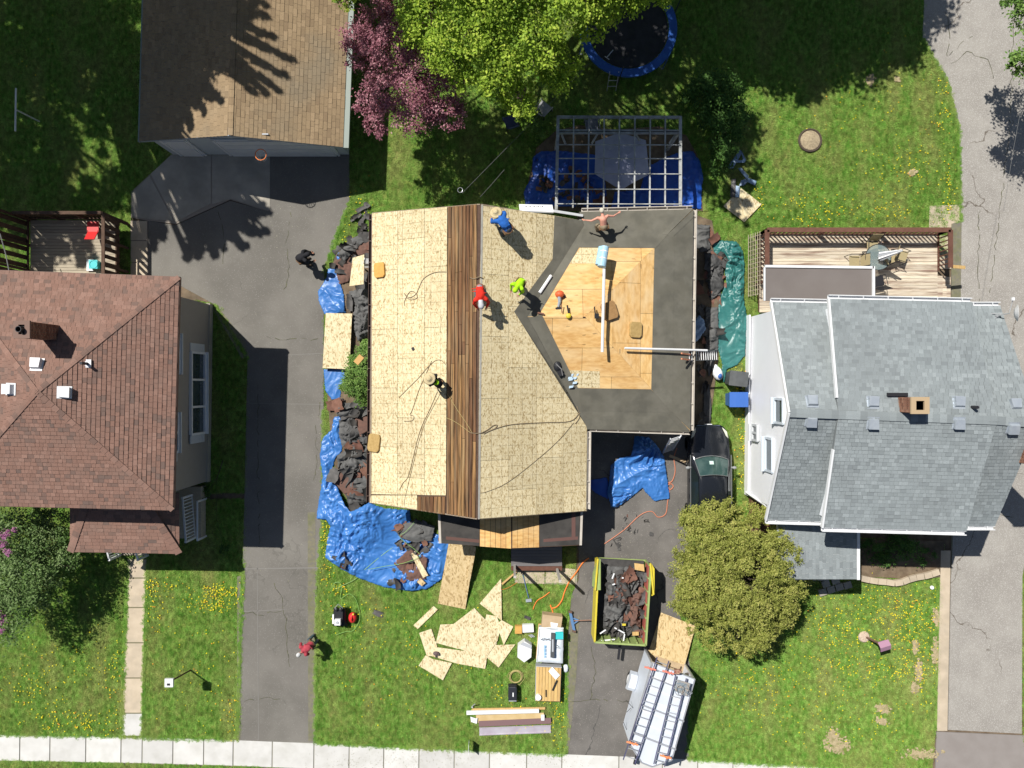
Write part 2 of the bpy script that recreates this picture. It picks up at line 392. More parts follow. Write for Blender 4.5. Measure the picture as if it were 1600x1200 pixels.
SKINP = M('sunburnt_skin', (.62,.30,.22), None, rough=.6)
CHIP = M('chair_fabric', (.33,.27,.15), None, rough=.8)
# ================================================================== GROUND
def sheet(name, polys, z, mat, kind='structure', th=0.02, bottom=None):
    mb = MB()
    for p in polys: mb.prism([W2(x, y) for x, y in p], z - th if bottom is None else bottom, z)
    return tag(mb.build(name, mat), kind=kind)
mb = MB(); mb.prism([(-160,-160),(160,-160),(160,160),(-160,160)], -0.6, -0.03)
tag(mb.build('ground', SOIL), kind='structure')

lawn_polys = [
 [(-500,-500),(1180,-500),(1180,330),(545,330),(545,240),(270,240),(205,300),(205,432),(-500,432)],
 [(545,330),(900,330),(900,905),(893,930),(886,1000),(884,1179),(492,1160),(497,900),(505,800),(506,500),(507,425),(520,385),(533,350)],
 [(1180,-500),(1466,-500),(1441,60),(1456,85),(1481,130),(1498,200),(1501,345),(1180,345)],
 [(1083,330),(1480,345),(1480,400),(1195,400),(1195,830),(1475,850),(1467,905),(1462,1142),(1456,1215),(1330,1203),(1076,1187),(1080,1050),(1060,960),(1080,800),(1083,680)],
 [(-500,780),(384,780),(376,1158),(223,1152),(231,880),(200,880),(190,1150),(-500,1140)],
 [(200,770),(384,770),(388,560),(336,476),(300,470),(200,470)],
 [(-500,1183),(365,1200),(878,1218),(1300,1238),(1456,1254),(1456,1500),(-500,1500)],
 [(1599,1150),(1597,900),(1660,600),(1700,600),(2100,600),(2100,1500),(1640,1500)],
]
lawn = sheet('lawn', lawn_polys, 0.0, LAWN)
soil = sheet('bare_soil', [[(838,232),(868,205),(905,196),(960,203),(1030,198),(1072,212),(1090,245),(1098,330),(822,330),(826,280)], [(1083,335),(1112,345),(1125,420),(1122,560),(1108,665),(1083,665)],
   [(1345,842),(1474,845),(1474,900),(1440,905),(1345,900)], [(516,428),(524,400),(545,376),(582,368),(582,800),(556,800),(530,760),(518,700),(514,640),(510,600),(512,520),(510,470)]], 0.055, SOIL, th=0.07)
drive1 = sheet('driveway', [[(232,345),(275,352),(360,314),(420,330),(420,240),(546,240),(546,315),(533,350),(520,385),(507,425),(506,500),(506,640),(505,800),(496,900),(492,1160),(371,1158),(380,870),(387,560),(336,476),(270,440),(232,440)]], 0.025, ASPH, th=0.08)
# lighter patch joints in the driveway
mb = MB()
for a, b, w in (((378,889),(499,887),.05), ((445,555),(505,552),.03), ((402,870),(404,1156),.03), ((374,956),(445,952),.03), ((388,630),(505,632),.025)):
    mb.beam(W(*a, .028), W(*b, .028), w, .004)
tag(mb.build('driveway_seam', M('tar_seam', (.20,.19,.175), None, rough=.9)), kind='structure')
apron = tag(MB().prism([W2(*p) for p in ((205,300),(270,240),(424,240),(424,332),(360,312),(276,350),(232,345),(205,340))], -.05, .02).build('driveway_apron', MORT), kind='structure')
for poly in ([(207,302),(234,275),(272,345),(235,343),(207,338)], [(236,272),(268,242),(330,242),(330,318),(275,347)], [(332,242),(422,242),(422,329),(362,311),(332,319)]):
    MB().prism([W2(*p) for p in poly], -.02, .034).build('slab', CONA, apron)
drive2 = sheet('driveway', [[(900,660),(1082,660),(1082,800),(1062,960),(1080,1050),(1076,1187),(885,1179),(887,1000),(893,930),(905,905)]], 0.02, ASPH2, th=0.08)
lane = sheet('lane', [[(1466,-500),(1441,60),(1456,85),(1481,130),(1498,200),(1501,345),(1491,470),(1486,880),(1481,1140),(1596,1146),(1597,900),(1650,600),(1700,-500)]], 0.025, LANE, th=0.08)
lane2 = sheet('lane_entrance', [[(1463,1143),(1600,1149),(1640,1500),(1452,1500)]], 0.02, M('smooth_asphalt', (.235,.21,.195), (.26,.235,.22), 1.5, .9, .2, 80), th=0.08)
verge = sheet('gravel_verge', [[(481,800),(493,800),(493,1158),(482,1158)],[(884,1000),(905,960),(900,1060),(888,1178)],[(371,900),(377,900),(376,1158),(371,1157)],[(1486,350),(1502,345),(1500,520),(1486,900)],[(330,478),(345,484),(385,535),(385,560),(378,560)]], .029, M('verge', (.16,.15,.125), (.20,.185,.12), 9, .95, .5, 40, c3=(.13,.14,.06), s3=1.9, a3=.6), th=.02)
kerb = sheet('lane_kerb', [[(1469,860),(1484,860),(1479,1141),(1463,1141)]], 0.06, CONT, th=0.12)
garden = sheet('side_path', [[(1451,380),(1500,345),(1500,320),(1452,322)],[(1468,368),(1490,368),(1488,420),(1468,420)]], 0.02, CONT, th=.06)
# weathered cracks in the driveways and lane
mb = MB(); cr = random.Random(4)
for pts in ([(425,905),(440,935),(446,965),(448,1010),(452,1050)],[(500,630),(492,670),(497,720),(490,760)],[(400,520),(430,530),(470,528),(503,532)],[(455,330),(448,380),(452,430),(440,470)],[(340,330),(352,380),(348,420)],[(380,1095),(420,1090),(445,1094)],[(378,955),(410,960),(445,952)],[(1478,20),(1483,60),(1480,90),(1500,70),(1530,50)],[(1485,100),(1510,80),(1545,95),(1555,140)],[(1500,780),(1540,800),(1598,812)],[(1585,0),(1578,200),(1560,350),(1545,470)],[(890,1095),(930,1092),(980,1096),(1000,1092)],[(925,1010),(930,1050),(922,1100)],[(1530,330),(1528,450),(1532,560)],[(405,600),(402,700),(406,860)]):
    P_ = []
    for (a0,b0),(a1,b1) in zip(pts,pts[1:]):
        n_ = max(3,int(math.hypot(a1-a0,b1-b0)/7))
        for k_ in range(n_): P_.append(W(a0+(a1-a0)*k_/n_+cr.uniform(-2.2,2.2), b0+(b1-b0)*k_/n_+cr.uniform(-2.2,2.2), .0285))
    for p_, q_ in zip(P_,P_[1:]):
        if cr.random() < .85: mb.beam(p_,q_,cr.uniform(.012,.035),.003)
tag(mb.build('pavement_cracks', M('crack_fill', (.06,.058,.05), (.12,.12,.06), 6, .95)), kind='structure')
# slabbed pavement: joint bed + slabs
TOPY = [(-400,1138),(0,1148),(223,1152),(365,1156),(491,1161),(600,1167),(765,1174),(878,1178),(1035,1184),(1300,1200),(1470,1212)]
def lin(T, x):
    for (a, b), (c, d) in zip(T, T[1:]):
        if x <= c: return b + (d-b)*(x-a)/(c-a)
    return T[-1][1]
pave = tag(MB().prism([W2(x, y-1) for x, y in TOPY] + [W2(x, y+41) for x, y in TOPY[::-1]], -.08, .012).build('sidewalk', M('joint_grit', (.25,.24,.20), None, rough=.95)), kind='structure')
xs = [-120,-70,-20,32,79,135,190,223,271,319,365,426,491,546,600,655,710,765,823,878,967,1035,1090,1145,1200,1255,1310,1365,1420,1468]
for a, b in zip(xs, xs[1:]):
    g = .9
    MB().prism([W2(a+g, lin(TOPY, a)), W2(b-g, lin(TOPY, b)), W2(b-g-.5, lin(TOPY, b)+39.5), W2(a+g-.5, lin(TOPY, a)+39.5)], -.05, .035 + rnd.uniform(-.003,.003)).build('slab', CONC, pave)
path = tag(MB().prism([W2(199,872), W2(230,872), W2(222,1151), W2(191,1150)], -.08, .012).build('garden_path', M('path_joint', (.16,.15,.09), None, rough=.95)), kind='structure')
ys = [873,903,949,1004,1059,1114,1150]
for i, (a, b) in enumerate(zip(ys, ys[1:])):
    f = lambda y: (200 - (y-880)*.034, 229 - (y-880)*.029)
    g = 1.0
    MB().prism([W2(f(a)[0], a+g), W2(f(a)[1], a+g), W2(f(b)[1], b-g), W2(f(b)[0], b-g)], -.05, .03).build('slab', CONC if i == 5 else CONT, path)
wk = tag(MB().prism([W2(204,345), W2(231,345), W2(231,440), W2(204,440)], -.08, .01).build('side_walk', MORT), kind='structure')
for a, b in zip((345,376,410,440), (376,410,440,470)):
    MB().prism([W2(205,a+.8), W2(230,a+.8), W2(230,b-.8), W2(205,b-.8)], -.05, .03).build('slab', CONT, wk)
fw = tag(MB().prism([W2(802,884), W2(903,890), W2(901,914), W2(804,911)], -.06, .012).build('front_walk', MORT), kind='structure')
for a, b in ((804,852),(852,900)):
    MB().prism([W2(a+1,886), W2(b-1,889), W2(b-2,912), W2(a+1,910)], -.05, .03).build('slab', CONT, fw)

# ================================================================== SHINGLES
def shingle_field(mb, P, expo=.16, w=(.16,.34), th=.012, seed=0, coh=.75):
    """P: 3D convex corners; first two are the eave (low) edge. Adds lapped tabs as real geometry"""
    r = random.Random(seed)
    O = P[0]; u = (P[1]-P[0]).normalized(); n = (P[1]-P[0]).cross(P[2]-P[0]).normalized()
    if n.z < 0: n = -n
    v = n.cross(u)
    if v.dot(P[2]-P[0]) < 0: v = -v
    uv = [((p-O).dot(u), (p-O).dot(v)) for p in P]
    vmax = max(q[1] for q in uv)
    def span(y):
        X = []
        for i in range(len(uv)):
            (x0,y0),(x1,y1) = uv[i], uv[(i+1) % len(uv)]
            if abs(y1-y0) < 1e-9:
                if abs(y-y0) < 1e-6: X += [x0,x1]
                continue
            t = (y-y0)/(y1-y0)
            if -1e-9 <= t <= 1+1e-9: X.append(x0+(x1-x0)*t)
        return (min(X), max(X)) if X else None
    y = 0.0; row = 0
    while y < vmax-.02:
        y1 = min(y+expo, vmax-1e-4); a = span(y+1e-4); b = span(y1)
        if not a or not b: break
        lo = min(a[0], b[0]); hi = max(a[1], b[1]); x = lo - r.uniform(0, w[0])
        while x < hi:
            x2 = x + r.uniform(*w)
            q = [(min(max(x,a[0]),a[1])), (min(max(x2,a[0]),a[1])), (min(max(x2-.006,b[0]),b[1])), (min(max(x,b[0]),b[1]))]
            if q[1]-q[0] > .01 or q[2]-q[3] > .01:
                hh = th + r.choice((0, 0, .008)) + r.uniform(0,.003)
                p0 = O + u*q[0] + v*y + n*hh; p1 = O + u*(q[1]-.008) + v*y + n*hh
                p2 = O + u*q[2] + v*(y1+.01) + n*.004; p3 = O + u*q[3] + v*(y1+.01) + n*.004
                cn = noise.noise(Vector((q[0]*1.1+seed, y*1.9, 0)))*.5
                t = min(1, max(0, .5 + cn*.3 + r.choice((-.42,-.15,0,.05,.12,.38))*coh))
                mb.add([p0,p1,p2,p3,p0-n*(hh-.001),p1-n*(hh-.001)], [(0,1,2,3),(4,5,1,0)] if (p1-p0).cross(p3-p0).dot(n) > 0 else [(3,2,1,0),(0,1,5,4)], 0, t)
            x = x2
        y += expo; row += 1
def cap_row(mb, a, b, w=.30, L=.24, seed=0, lift=.03):
    """row of bent cap shingles along a hip or ridge a->b"""
    r = random.Random(seed); d = b-a; n = max(1, int(d.length/L)); y = d.normalized(); x = y.cross(Vector((0,0,1))).normalized()
    for i in range(n):
        p = a + d*(i/n); q = a + d*((i+1.12)/n); t = r.choice((.2,.4,.5,.6,.8))
        k = Vector((0,0,lift+.006)); k2 = Vector((0,0,lift-.004)); e = Vector((0,0,-.008))
        mb.add([p-x*w/2+e+k, p+k, p+x*w/2+e+k, q-x*w/2+e+k2, q+k2, q+x*w/2+e+k2], [(0,1,4,3),(1,2,5,4)] if x.cross(y).z > 0 else [(3,4,1,0),(4,5,2,1)], 0, t)

# ================================================================== DETACHED GARAGE
gl, gr = W(218,221,2.3), W(536,230,2.3)
gz = 3.62
gR = W(360,212,gz)
gLb = Vector((gl.x+.25, 19.5, 2.3)); gRb = Vector((gr.x+.35, 19.5, 2.3)); gRi = Vector((gR.x+.3, 19.5, gz))
gRb.z = Plane(gr,gR,gRi).z(gRb.x,gRb.y); gLb.z = Plane(gl,gR,gRi).z(gLb.x,gLb.y)
garage = thing('garage', 'detached garage with weathered brown shingle gable roof and pale blue-white front wall', 'garage', (gR.x, 12, 0))
mb = MB()
wx0, wx1, wy0 = gl.x+.32, gr.x-.28, 10.42
mb.prism([(wx0,wy0),(wx1,wy0),(wx1+.3,19),(wx0+.3,19)], 0, 2.2)
mb.add([(wx0,wy0,2.2),(wx1,wy0,2.2),(gR.x,wy0,gz-.15),(wx0,wy0+.2,2.2),(wx1,wy0+.2,2.2),(gR.x,wy0+.2,gz-.15)], [(0,1,2),(5,4,3),(0,2,5,3),(1,4,5,2),(0,3,4,1)])
mb.build('wall', GSID, garage)
mb = MB(); mb.slab([gl,gR,gRi,gLb], .12); mb.slab([gR,gr,gRb,gRi], .12)
groof = mb.build('roof', GREYM, garage)
mb = MB(); up = Vector((0,0,.004))
shingle_field(mb, [gLb+up, gl+up, gR+up, gRi+up], .17, (.2,.4), seed=3); shingle_field(mb, [gr+up, gRb+up, gRi+up, gR+up], .17, (.2,.4), seed=4)
cap_row(mb, gR+Vector((0,.02,0)), gRi, .20, .3, 5, lift=.022)
mb.build('shingles', SH_BRN, groof, kind='stuff')
MB().beam(gr+Vector((.12,-.02,-.08)), gRb+Vector((.12,0,-.08)), .22, .14).build('gutter', GGUT, garage)
MB().beam(gl+Vector((-.04,-.02,-.06)), gLb+Vector((-.04,0,-.06)), .06, .14).build('gutter', GGUT, garage)
for a, b, n in ((wx0+.45, wx0+1.45, 1), (wx0+2.7, wx1-.5, 4)):
    d = MB().box(((a+b)/2, wy0-.02, 1.0), (b-a, .06, 2.0)).build('garage_door' if n > 1 else 'door', WSID, garage)
    for i in range(4 if n > 1 else 2):
        h = 2.0/(4 if n > 1 else 2)
        MB().box(((a+b)/2, wy0-.07, h*(i+.5)), (b-a-.12, .04, h-.05)).build('panel', WHITE, d)
    MB().beam((a-.06,wy0-.05,0),(a-.06,wy0-.05,2.1),.10,.06).beam((b+.06,wy0-.05,0),(b+.06,wy0-.05,2.1),.10,.06).beam((a-.1,wy0-.05,2.08),(b+.1,wy0-.05,2.08),.06,.10).build('trim', WHITE, d)
# basketball hoop on the gable
hp = W(408,243,2.55)
hoop = thing('basketball_hoop', 'small basketball hoop with ragged white net fixed above the garage door', 'hoop', (hp.x, wy0, 2.5))
MB().box((hp.x, wy0-.22, 2.9), (1.1, .05, .75)).build('backboard', GSHEET, hoop)
for s_ in (-.12,.12): MB().beam((hp.x+s_,wy0,2.75),(hp.x+s_,wy0-.2,2.75),.05,.05).build('bracket', DKM, hoop)
MB().ring((hp.x, hp.y+.02, 2.6), .23, .018, 20).build('rim', ORNG, hoop)
mb = MB()
for k in range(12):
    a = k*math.pi/6; mb.tube([(hp.x+.23*math.cos(a), hp.y+.23*math.sin(a), 2.59), (hp.x+.14*math.cos(a+.4), hp.y+.14*math.sin(a+.4), 2.4), (hp.x+.13*math.cos(a), hp.y+.13*math.sin(a), 2.2)], .012, 4)
mb.build('net', WHITE, hoop)

# ================================================================== WEST HOUSE (hip roof)
ZE, ZA = 5.0, 6.5
hNE, hSE = W(280,433,ZE), W(270,797,ZE)
hNW = hNE + Vector((-9.0,.33,0)); hSW = hSE + Vector((-9.0,.22,0))
hA = W(57,612,ZA)
west = thing('house', 'two-storey taupe house with red-brown hip roof at the left edge', 'house', (hA.x, hA.y, 0))
mb = MB(); mb.prism([(-13.62,3.58),(-13.74,-4.38),(-21.3,-4.2),(-21.2,3.75)], 0, ZE-.15); mb.build('wall', TAUPE, west)
MB().prism([(-13.58,3.62),(-13.70,-4.42),(-21.3,-4.24),(-21.2,3.8)], 0, .35).build('foundation', CONA, west)
mb = MB(); D = Vector((0,0,-.02))
for a, b in ((hNE,hNW),(hSE,hNE),(hSW,hSE),(hNW,hSW)): mb.slab([a+D,b+D,hA+D], .1)
mb.prism([W2(280,433,ZE),W2(270,797,ZE),(hSW.x,hSW.y),(hNW.x,hNW.y)], ZE-.16, ZE-.10)
wroof = mb.build('roof', DECKB, west)
mb = MB()
for i, (a, b) in enumerate(((hNE,hNW),(hSE,hNE),(hSW,hSE),(hNW,hSW))): shingle_field(mb, [a,b,hA], .158, (.13,.27), seed=20+i, th=.02)
for i, c in enumerate((hNE,hNW,hSW,hSE)): cap_row(mb, c, hA, .20, .24, 30+i, lift=.026)
mb.build('shingles', SH_RED, wroof, kind='stuff')
mb = MB()
for a, b in ((hNE,hSE),(hSE,hSW),(hNW,hNE)): mb.beam(a+Vector((0,0,-.07)), b+Vector((0,0,-.07)), .05, .13)
mb.build('fascia', M('fascia_brown', (.16,.10,.08), None, rough=.6), wroof)
def window(parent, fx, y0, y1, z0, z1, face, lights=1, shut=None, depth=.05, shutmat=None, X=None, frame=None):
    """window in a wall facing +x (face=1) or -x (face=-1) at x=fx"""
    f = MB(); t = .09; x = fx+face*depth/2; fm = frame or TRIM
    f.beam((x,y0,z0),(x,y1,z0),depth*1.6,t).beam((x,y0,z1),(x,y1,z1),depth*1.4,t)
    for k in range(lights+1):
        y = y0+(y1-y0)*k/lights; f.beam((x,y,z0),(x,y,z1),t,depth*1.2,up=(1,0,0))
    w = f.build('window', fm, parent)
    for k in range(lights):
        a = y0+(y1-y0)*k/lights; b = y0+(y1-y0)*(k+1)/lights
        MB().box((fx+face*.012,(a+b)/2,(z0+z1)/2),(.02,abs(b-a)-t*.8,(z1-z0)-t*.8)).build('pane', GLASS, w)
    MB().box((fx+face*depth,(y0+y1)/2,z0-.06),(depth*2.6,abs(y1-y0)+.12,.05)).build('sill', fm, w)
    if shut:
        for yy, s in ((max(y0,y1)+.22,1),(min(y0,y1)-.22,-1)):
            sh = MB().box((fx+face*.025,yy,(z0+z1)/2),(.05,.36,z1-z0+.05))
            for j in range(7): sh.box((fx+face*.055,yy,z0+(z1-z0)*(j+.5)/7),(.015,.28,.03))
            sh.build('shutter', shut, parent)
SHUT = M('pale_shutter', (.52,.54,.56), None, rough=.6)
window(west, -13.66, -2.15, 1.35, .85, 2.15, 1, 3, SHUT, .09, frame=WHITE)
window(west, -13.63, .45, 2.0, 3.35, 4.6, 1, 2, SHUT, .09, frame=WHITE)
window(west, -13.68, -2.75, -1.2, 3.35, 4.6, 1, 2, SHUT, .09, frame=WHITE)
# chimney
def chimney(parent, x0, x1, y0, y1, z0, z1, mat, cap=True, course=.2, bw=.3, flue=True):
    core = MB().box(((x0+x1)/2,(y0+y1)/2,(z0+z1)/2),(x1-x0-.03,y1-y0-.03,z1-z0)).build('chimney', MORT, parent)
    mb = MB(); z = z0; i = 0
    while z < z1-.02:
        zz = min(z+.075, z1)
        for (ax, lo, hi, fx, sgn) in (('y',y0,y1,x0,-1),('y',y0,y1,x1,1),('x',x0,x1,y0,-1),('x',x0,x1,y1,1)):
            s = lo - (i % 2)*.11
            while s < hi:
                a = max(s,lo); b = min(s+.215,hi)
                if b-a > .02:
                    c = (a+b)/2
                    if ax == 'y': mb.box((fx-sgn*.01,c,(z+zz)/2),(.05,b-a-.012,zz-z-.012), tone=rnd.random())
                    else: mb.box((c,fx-sgn*.01,(z+zz)/2),(b-a-.012,.05,zz-z-.012), tone=rnd.random())
                s += .225
        z += .08; i += 1
    mb.build('bricks', mat, core, kind='stuff')
    c = MB(); cx, cy = (x0+x1)/2, (y0+y1)/2; hw, hd = (x1-x0)/2+.04, (y1-y0)/2+.04
    c.box((cx-hw+.09,cy,z1+.04),(.18,hd*2,.08)).box((cx+hw-.09,cy,z1+.04),(.18,hd*2,.08)).box((cx,cy-hd+.07,z1+.04),(hw*2-.36,.14,.08)).box((cx,cy+hd-.07,z1+.04),(hw*2-.36,.14,.08))
    c.build('crown', M('chimney_crown_brown', (.20,.13,.105), None, rough=.9) if x0 < 0 else M('chimney_crown_tan', (.42,.31,.19), None, rough=.9), core)
    MB().box((cx,cy,z1-.02),(hw*2-.34,hd*2-.26,.04)).build('flue_opening', BLACKP, core)
    return core
BRICKT = M('chimney_brick', (.2,.1,.07), None, tone=[(.16,.075,.05),(.24,.12,.08),(.32,.18,.12)], rough=.9)
c0 = W(25,503,7.3); c1 = W(47,527,7.3)
ch = chimney(west, c0.x, c1.x, c1.y, c0.y, 5.6, 7.3, BRICKT)
MB().lathe(((c0.x+c1.x)/2,(c0.y+c1.y)/2,7.3),[(.11,0),(.11,.25),(.09,.25),(.09,0)],14).build('flue_pipe', DKM, ch)
def box_vent(parent, x, y, plane, s=.34, h=.2, mat=WHITE, down=None):
    """square roof vent with sloped hood and flange"""
    p = plane.at(x, y); n = plane.n; d = Vector((n.x,n.y,0))
    d = d.normalized() if d.length > .01 else Vector((0,-1,0)); d = (d - n*d.dot(n)).normalized(); sx = n.cross(d)
    MM = Matrix((sx, d, n)).transposed()
    mb = MB(); mb.box(p+n*.028, (s*1.25,s*1.35,.012), M=MM)
    v = [p + sx*a*s/2 + d*b*s/2 + n*c for a,b,c in ((-1,-1,.03),(1,-1,.03),(1,1,.03),(-1,1,.03),(-.9,-.8,h*.75),(.9,-.8,h*.75),(1.05,1.08,h),(-1.05,1.08,h),(1.05,1.08,h*.55),(-1.05,1.08,h*.55))]
    mb.add(v, [(0,1,5,4),(1,2,8,6,5),(3,0,4,7,9),(4,5,6,7),(7,6,8,9),(9,8,2,3),(3,2,1,0)])
    return mb.build('roof_vent', mat, parent)
PE, PN, PW, PS = Plane(hSE,hNE,hA), Plane(hNE,hNW,hA), Plane(hNW,hSW,hA), Plane(hSW,hSE,hA)
for (px, py, pl) in ((59,570,PN),(101,613,PE),(18,608,PW)):
    q = pl.px(px, py); box_vent(wroof, q.x, q.y, pl, .36, .24, WHITE)
q = PE.px(137,568)
MB().box(q+Vector((0,0,.03)),(.3,.3,.02)).build('pipe_flashing', ALU, wroof)
MB().tube([q, q+Vector((0,0,.42))], .055, 10).build('vent_pipe', DKM, wroof)
# porch of west house
pW, pE = W(110,862,2.9), W(280,865,2.9)
tW = Vector((pW.x+.0, -4.5, 3.55)); tE = Vector((pE.x, -4.5, 3.55))
rW = Vector((pW.x+1.2, -4.5, 3.62)); rE = Vector((pE.x-1.2, -4.5, 3.62))
cW, cE = Vector((pW.x,-4.5,2.9)), Vector((pE.x,-4.5,2.9))
mb = MB(); mb.slab([pW,pE,rE,rW], .1); mb.slab([cW,pW,rW], .1); mb.slab([pE,cE,rE], .1); proof = mb.build('porch_roof', DECKB, west)
mb = MB(); shingle_field(mb,[pW,pE,rE,rW],.158,(.16,.36),seed=41,th=.02); shingle_field(mb,[cW,pW,rW],.158,(.16,.36),seed=42,th=.02); shingle_field(mb,[pE,cE,rE],.158,(.16,.36),seed=43,th=.02)
cap_row(mb,pW,rW,.3,.24,44); cap_row(mb,pE,rE,.3,.24,45); mb.build('shingles', SH_RED, proof, kind='stuff')
MB().box((-16,-5.75,.3),(4.2,2.3,.5)).build('porch_floor', DECKG, west)
def railing(parent, a, b, h=.95, mat=WHITE, step=.13, posts=2, bw=.035, name='railing', rail=.07):
    a = Vector(a); b = Vector(b); up = Vector((0,0,1)); L = (b-a).length
    r = MB(); r.beam(a+up*h, b+up*h, rail, .05).beam(a+up*.1, b+up*.1, .05, .04)
    for k in range(posts): p = a.lerp(b, k/(posts-1)); r.beam(p, p+up*(h+.04), .09, .09, up=(0,1,0))
    rail_o = r.build(name, mat, parent)
    n = int(L/step)
    for k in range(1, n):
        p = a.lerp(b, k/n); MB().beam(p+up*.1, p+up*h, bw, bw, up=(0,1,0)).build('baluster', mat, rail_o)
    return rail_o
railing(west, (-14.3,-4.95,.45), (-14.15,-6.85,.45), 1.0, WHITE, .14)
MB().beam((-13.9,-5.2,0),(-13.9,-5.2,.9),.08,.08,up=(0,1,0)).beam((-13.9,-6.9,0),(-13.9,-6.9,.9),.08,.08,up=(0,1,0)).beam((-13.9,-5.2,.9),(-13.9,-6.9,.9),.06,.05).build('handrail', WHITE, west)
for k in range(3): MB().box((-17.15,-7.05-.28*k,.38-.16*k),(1.15,.30,.06)).build('step', DECKG, west)
railing(west, (-17.75,-6.98,.45), (-17.75,-7.75,.1), .85, WHITE, .13)
railing(west, (-16.5,-6.98,.45), (-16.5,-7.75,.1), .85, WHITE, .13)

# deck behind west house
deckw = thing('deck', 'dark wooden deck behind the red-brown roofed house with tall slatted screens', 'deck', (-19.5,6,0))
x0, x1, y0, y1 = -21.3, -17.5, 3.9, 7.25
MB().box(((x0+x1)/2,(y0+y1)/2,.72),(x1-x0,y1-y0,.18)).build('deck_frame', DECKB, deckw)
n = 24
for k in range(n):
    y = y0+(y1-y0)*(k+.5)/n; MB().box(((x0+x1)/2,y,.845),(x1-x0,(y1-y0)/n-.012,.035)).build('deck_board', DECKG, deckw)
def screen(parent, a, b, z0, z1, step=.16, w=.10, mat=DECKB):
    a = Vector((*a,0)); b = Vector((*b,0)); L = (b-a).length; n = int(L/step); d = (b-a).normalized(); nr = Vector((-d.y,d.x,0))
    fr = MB().beam(a+Vector((0,0,z1)), b+Vector((0,0,z1)), .14, .045).beam(a+Vector((0,0,z0+.15)), b+Vector((0,0,z0+.15)), .05, .09)
    for k in range(4): p = a.lerp(b,k/3); fr.beam(p+Vector((0,0,0)),p+Vector((0,0,z1)),.1,.1,up=(0,1,0))
    f = fr.build('screen_frame', mat, parent)
    for k in range(n):
        p = a.lerp(b,(k+.5)/n)+nr*.06; MB().beam(p+Vector((0,0,z0)),p+Vector((0,0,z1-.03)),w,.02,up=tuple(nr)).build('slat', mat, f)
screen(deckw, (x0,y1+.05), (x1,y1+.05), .8, 2.0)
screen(deckw, (x1+.05,y1), (x1+.05,y0+.1), .8, 1.95, .3, .17)
screen(deckw, (x0-.05,y0), (x0-.05,y1), .8, 2.75, .34, .2)
DC = W(147,355,1.2)
chair = thing('folding_chair', 'red folding chair in the shade against the deck screen', 'chair', (DC.x,DC.y,.86))
MB().box((DC.x,DC.y,1.28),(.5,.45,.04)).build('seat', REDP, chair); MB().box((DC.x+.02,DC.y-.42,1.45),(.44,.46,.03),M=Matrix.Rotation(R(-35),3,'X')).build('backrest', REDP, chair)
for sx in (-.22,.22):
    MB().tube([(DC.x+sx,DC.y+.25,.87),(DC.x+sx,DC.y-.2,1.32)],.015).build('leg', DKM, chair); MB().tube([(DC.x+sx,DC.y-.25,.87),(DC.x+sx,DC.y+.22,1.32)],.015).build('leg', DKM, chair)
q = W(146,414,1.0)
tb = thing('storage_tub', 'turquoise tub with white lid beside the deck screen', 'tub', (q.x,q.y,.86))
MB().lathe((q.x+.08,q.y,.865),[(.22,0),(.27,.3)],4,M=Matrix.Rotation(R(45),3,'Z')).build('body', TEALB, tb); MB().box((q.x-.18,q.y,.95),(.3,.5,.03)).build('lid', WHITE, tb)
MB().ring((q.x+.1,q.y,1.17),.17,.015,16).build('rim', TEALB, tb)

# washing line post in the back yard
q0 = W(62,190,0)
clp = thing('clothesline_post', 'white T-shaped clothesline post leaning in the shaded back yard', 'post', q0)
q1 = W(26,172,1.9)
MB().tube([q0,q1],.035,8).build('pole', WHITE, clp); MB().tube([W(25,138,1.95),W(24,205,1.95)],.035,8).build('crossbar', WHITE, clp)

# ================================================================== CENTRAL HOUSE (roof being stripped)
E = 2.75; RZ = 4.7
mNW, mSW, mSE = W(582,333,E), W(578,785,E), W(916,798,E)
mRN, mRS = W(751,319,RZ), W(746,811,RZ)
mNE = Vector((3.15, 6.72, E))
PWm = Plane(mNW,mSW,(mRN+mRS)/2); PEm = Plane(mSE,mNE,(mRN+mRS)/2)
RX = (mRN.x+mRS.x)/2
wNE, wSE = W(1083,327,E), W(1078,673,E); wSW = W(918,668,E); wNW = W(905,331,E)
ap = W(914,495,3.87); V0 = W(823.7,495.4,3.87)
PNw = Plane(wNE, wNW, ap); PSw = Plane(wSE, wSW, ap); PEw = Plane(wSE, wNE, ap)
cen = thing('house', 'low house with its roof stripped to bare sheathing, workers on top', 'house', (0,0,0))
mb = MB(); mb.prism([(mNW.x+.4,mNW.y-.3),(mSW.x+.4,mSW.y+.3),(mSE.x-.35,mSE.y+.3),(2.75,6.4)], 0, E-.1)
mb.prism([(2.8,wNE.y-.4),(wNE.x-.4,wNE.y-.4),(wSE.x-.4,wSE.y+.4),(2.8,wSE.y+.4)], 0, E-.1)
GW = M('old_green_siding', (.28,.30,.28), (.25,.27,.25), 3, .7)
mb.add([(mSW.x+.4,mSW.y+.3,E-.1),(mSE.x-.35,mSE.y+.3,E-.1),(RX,mRS.y+.3,RZ-.25),(mSW.x+.4,mSW.y+.5,E-.1),(mSE.x-.35,mSE.y+.5,E-.1),(RX,mRS.y+.5,RZ-.25)], [(0,1,2),(5,4,3),(0,2,5,3),(1,4,5,2)])
mb.build('wall', GW, cen)
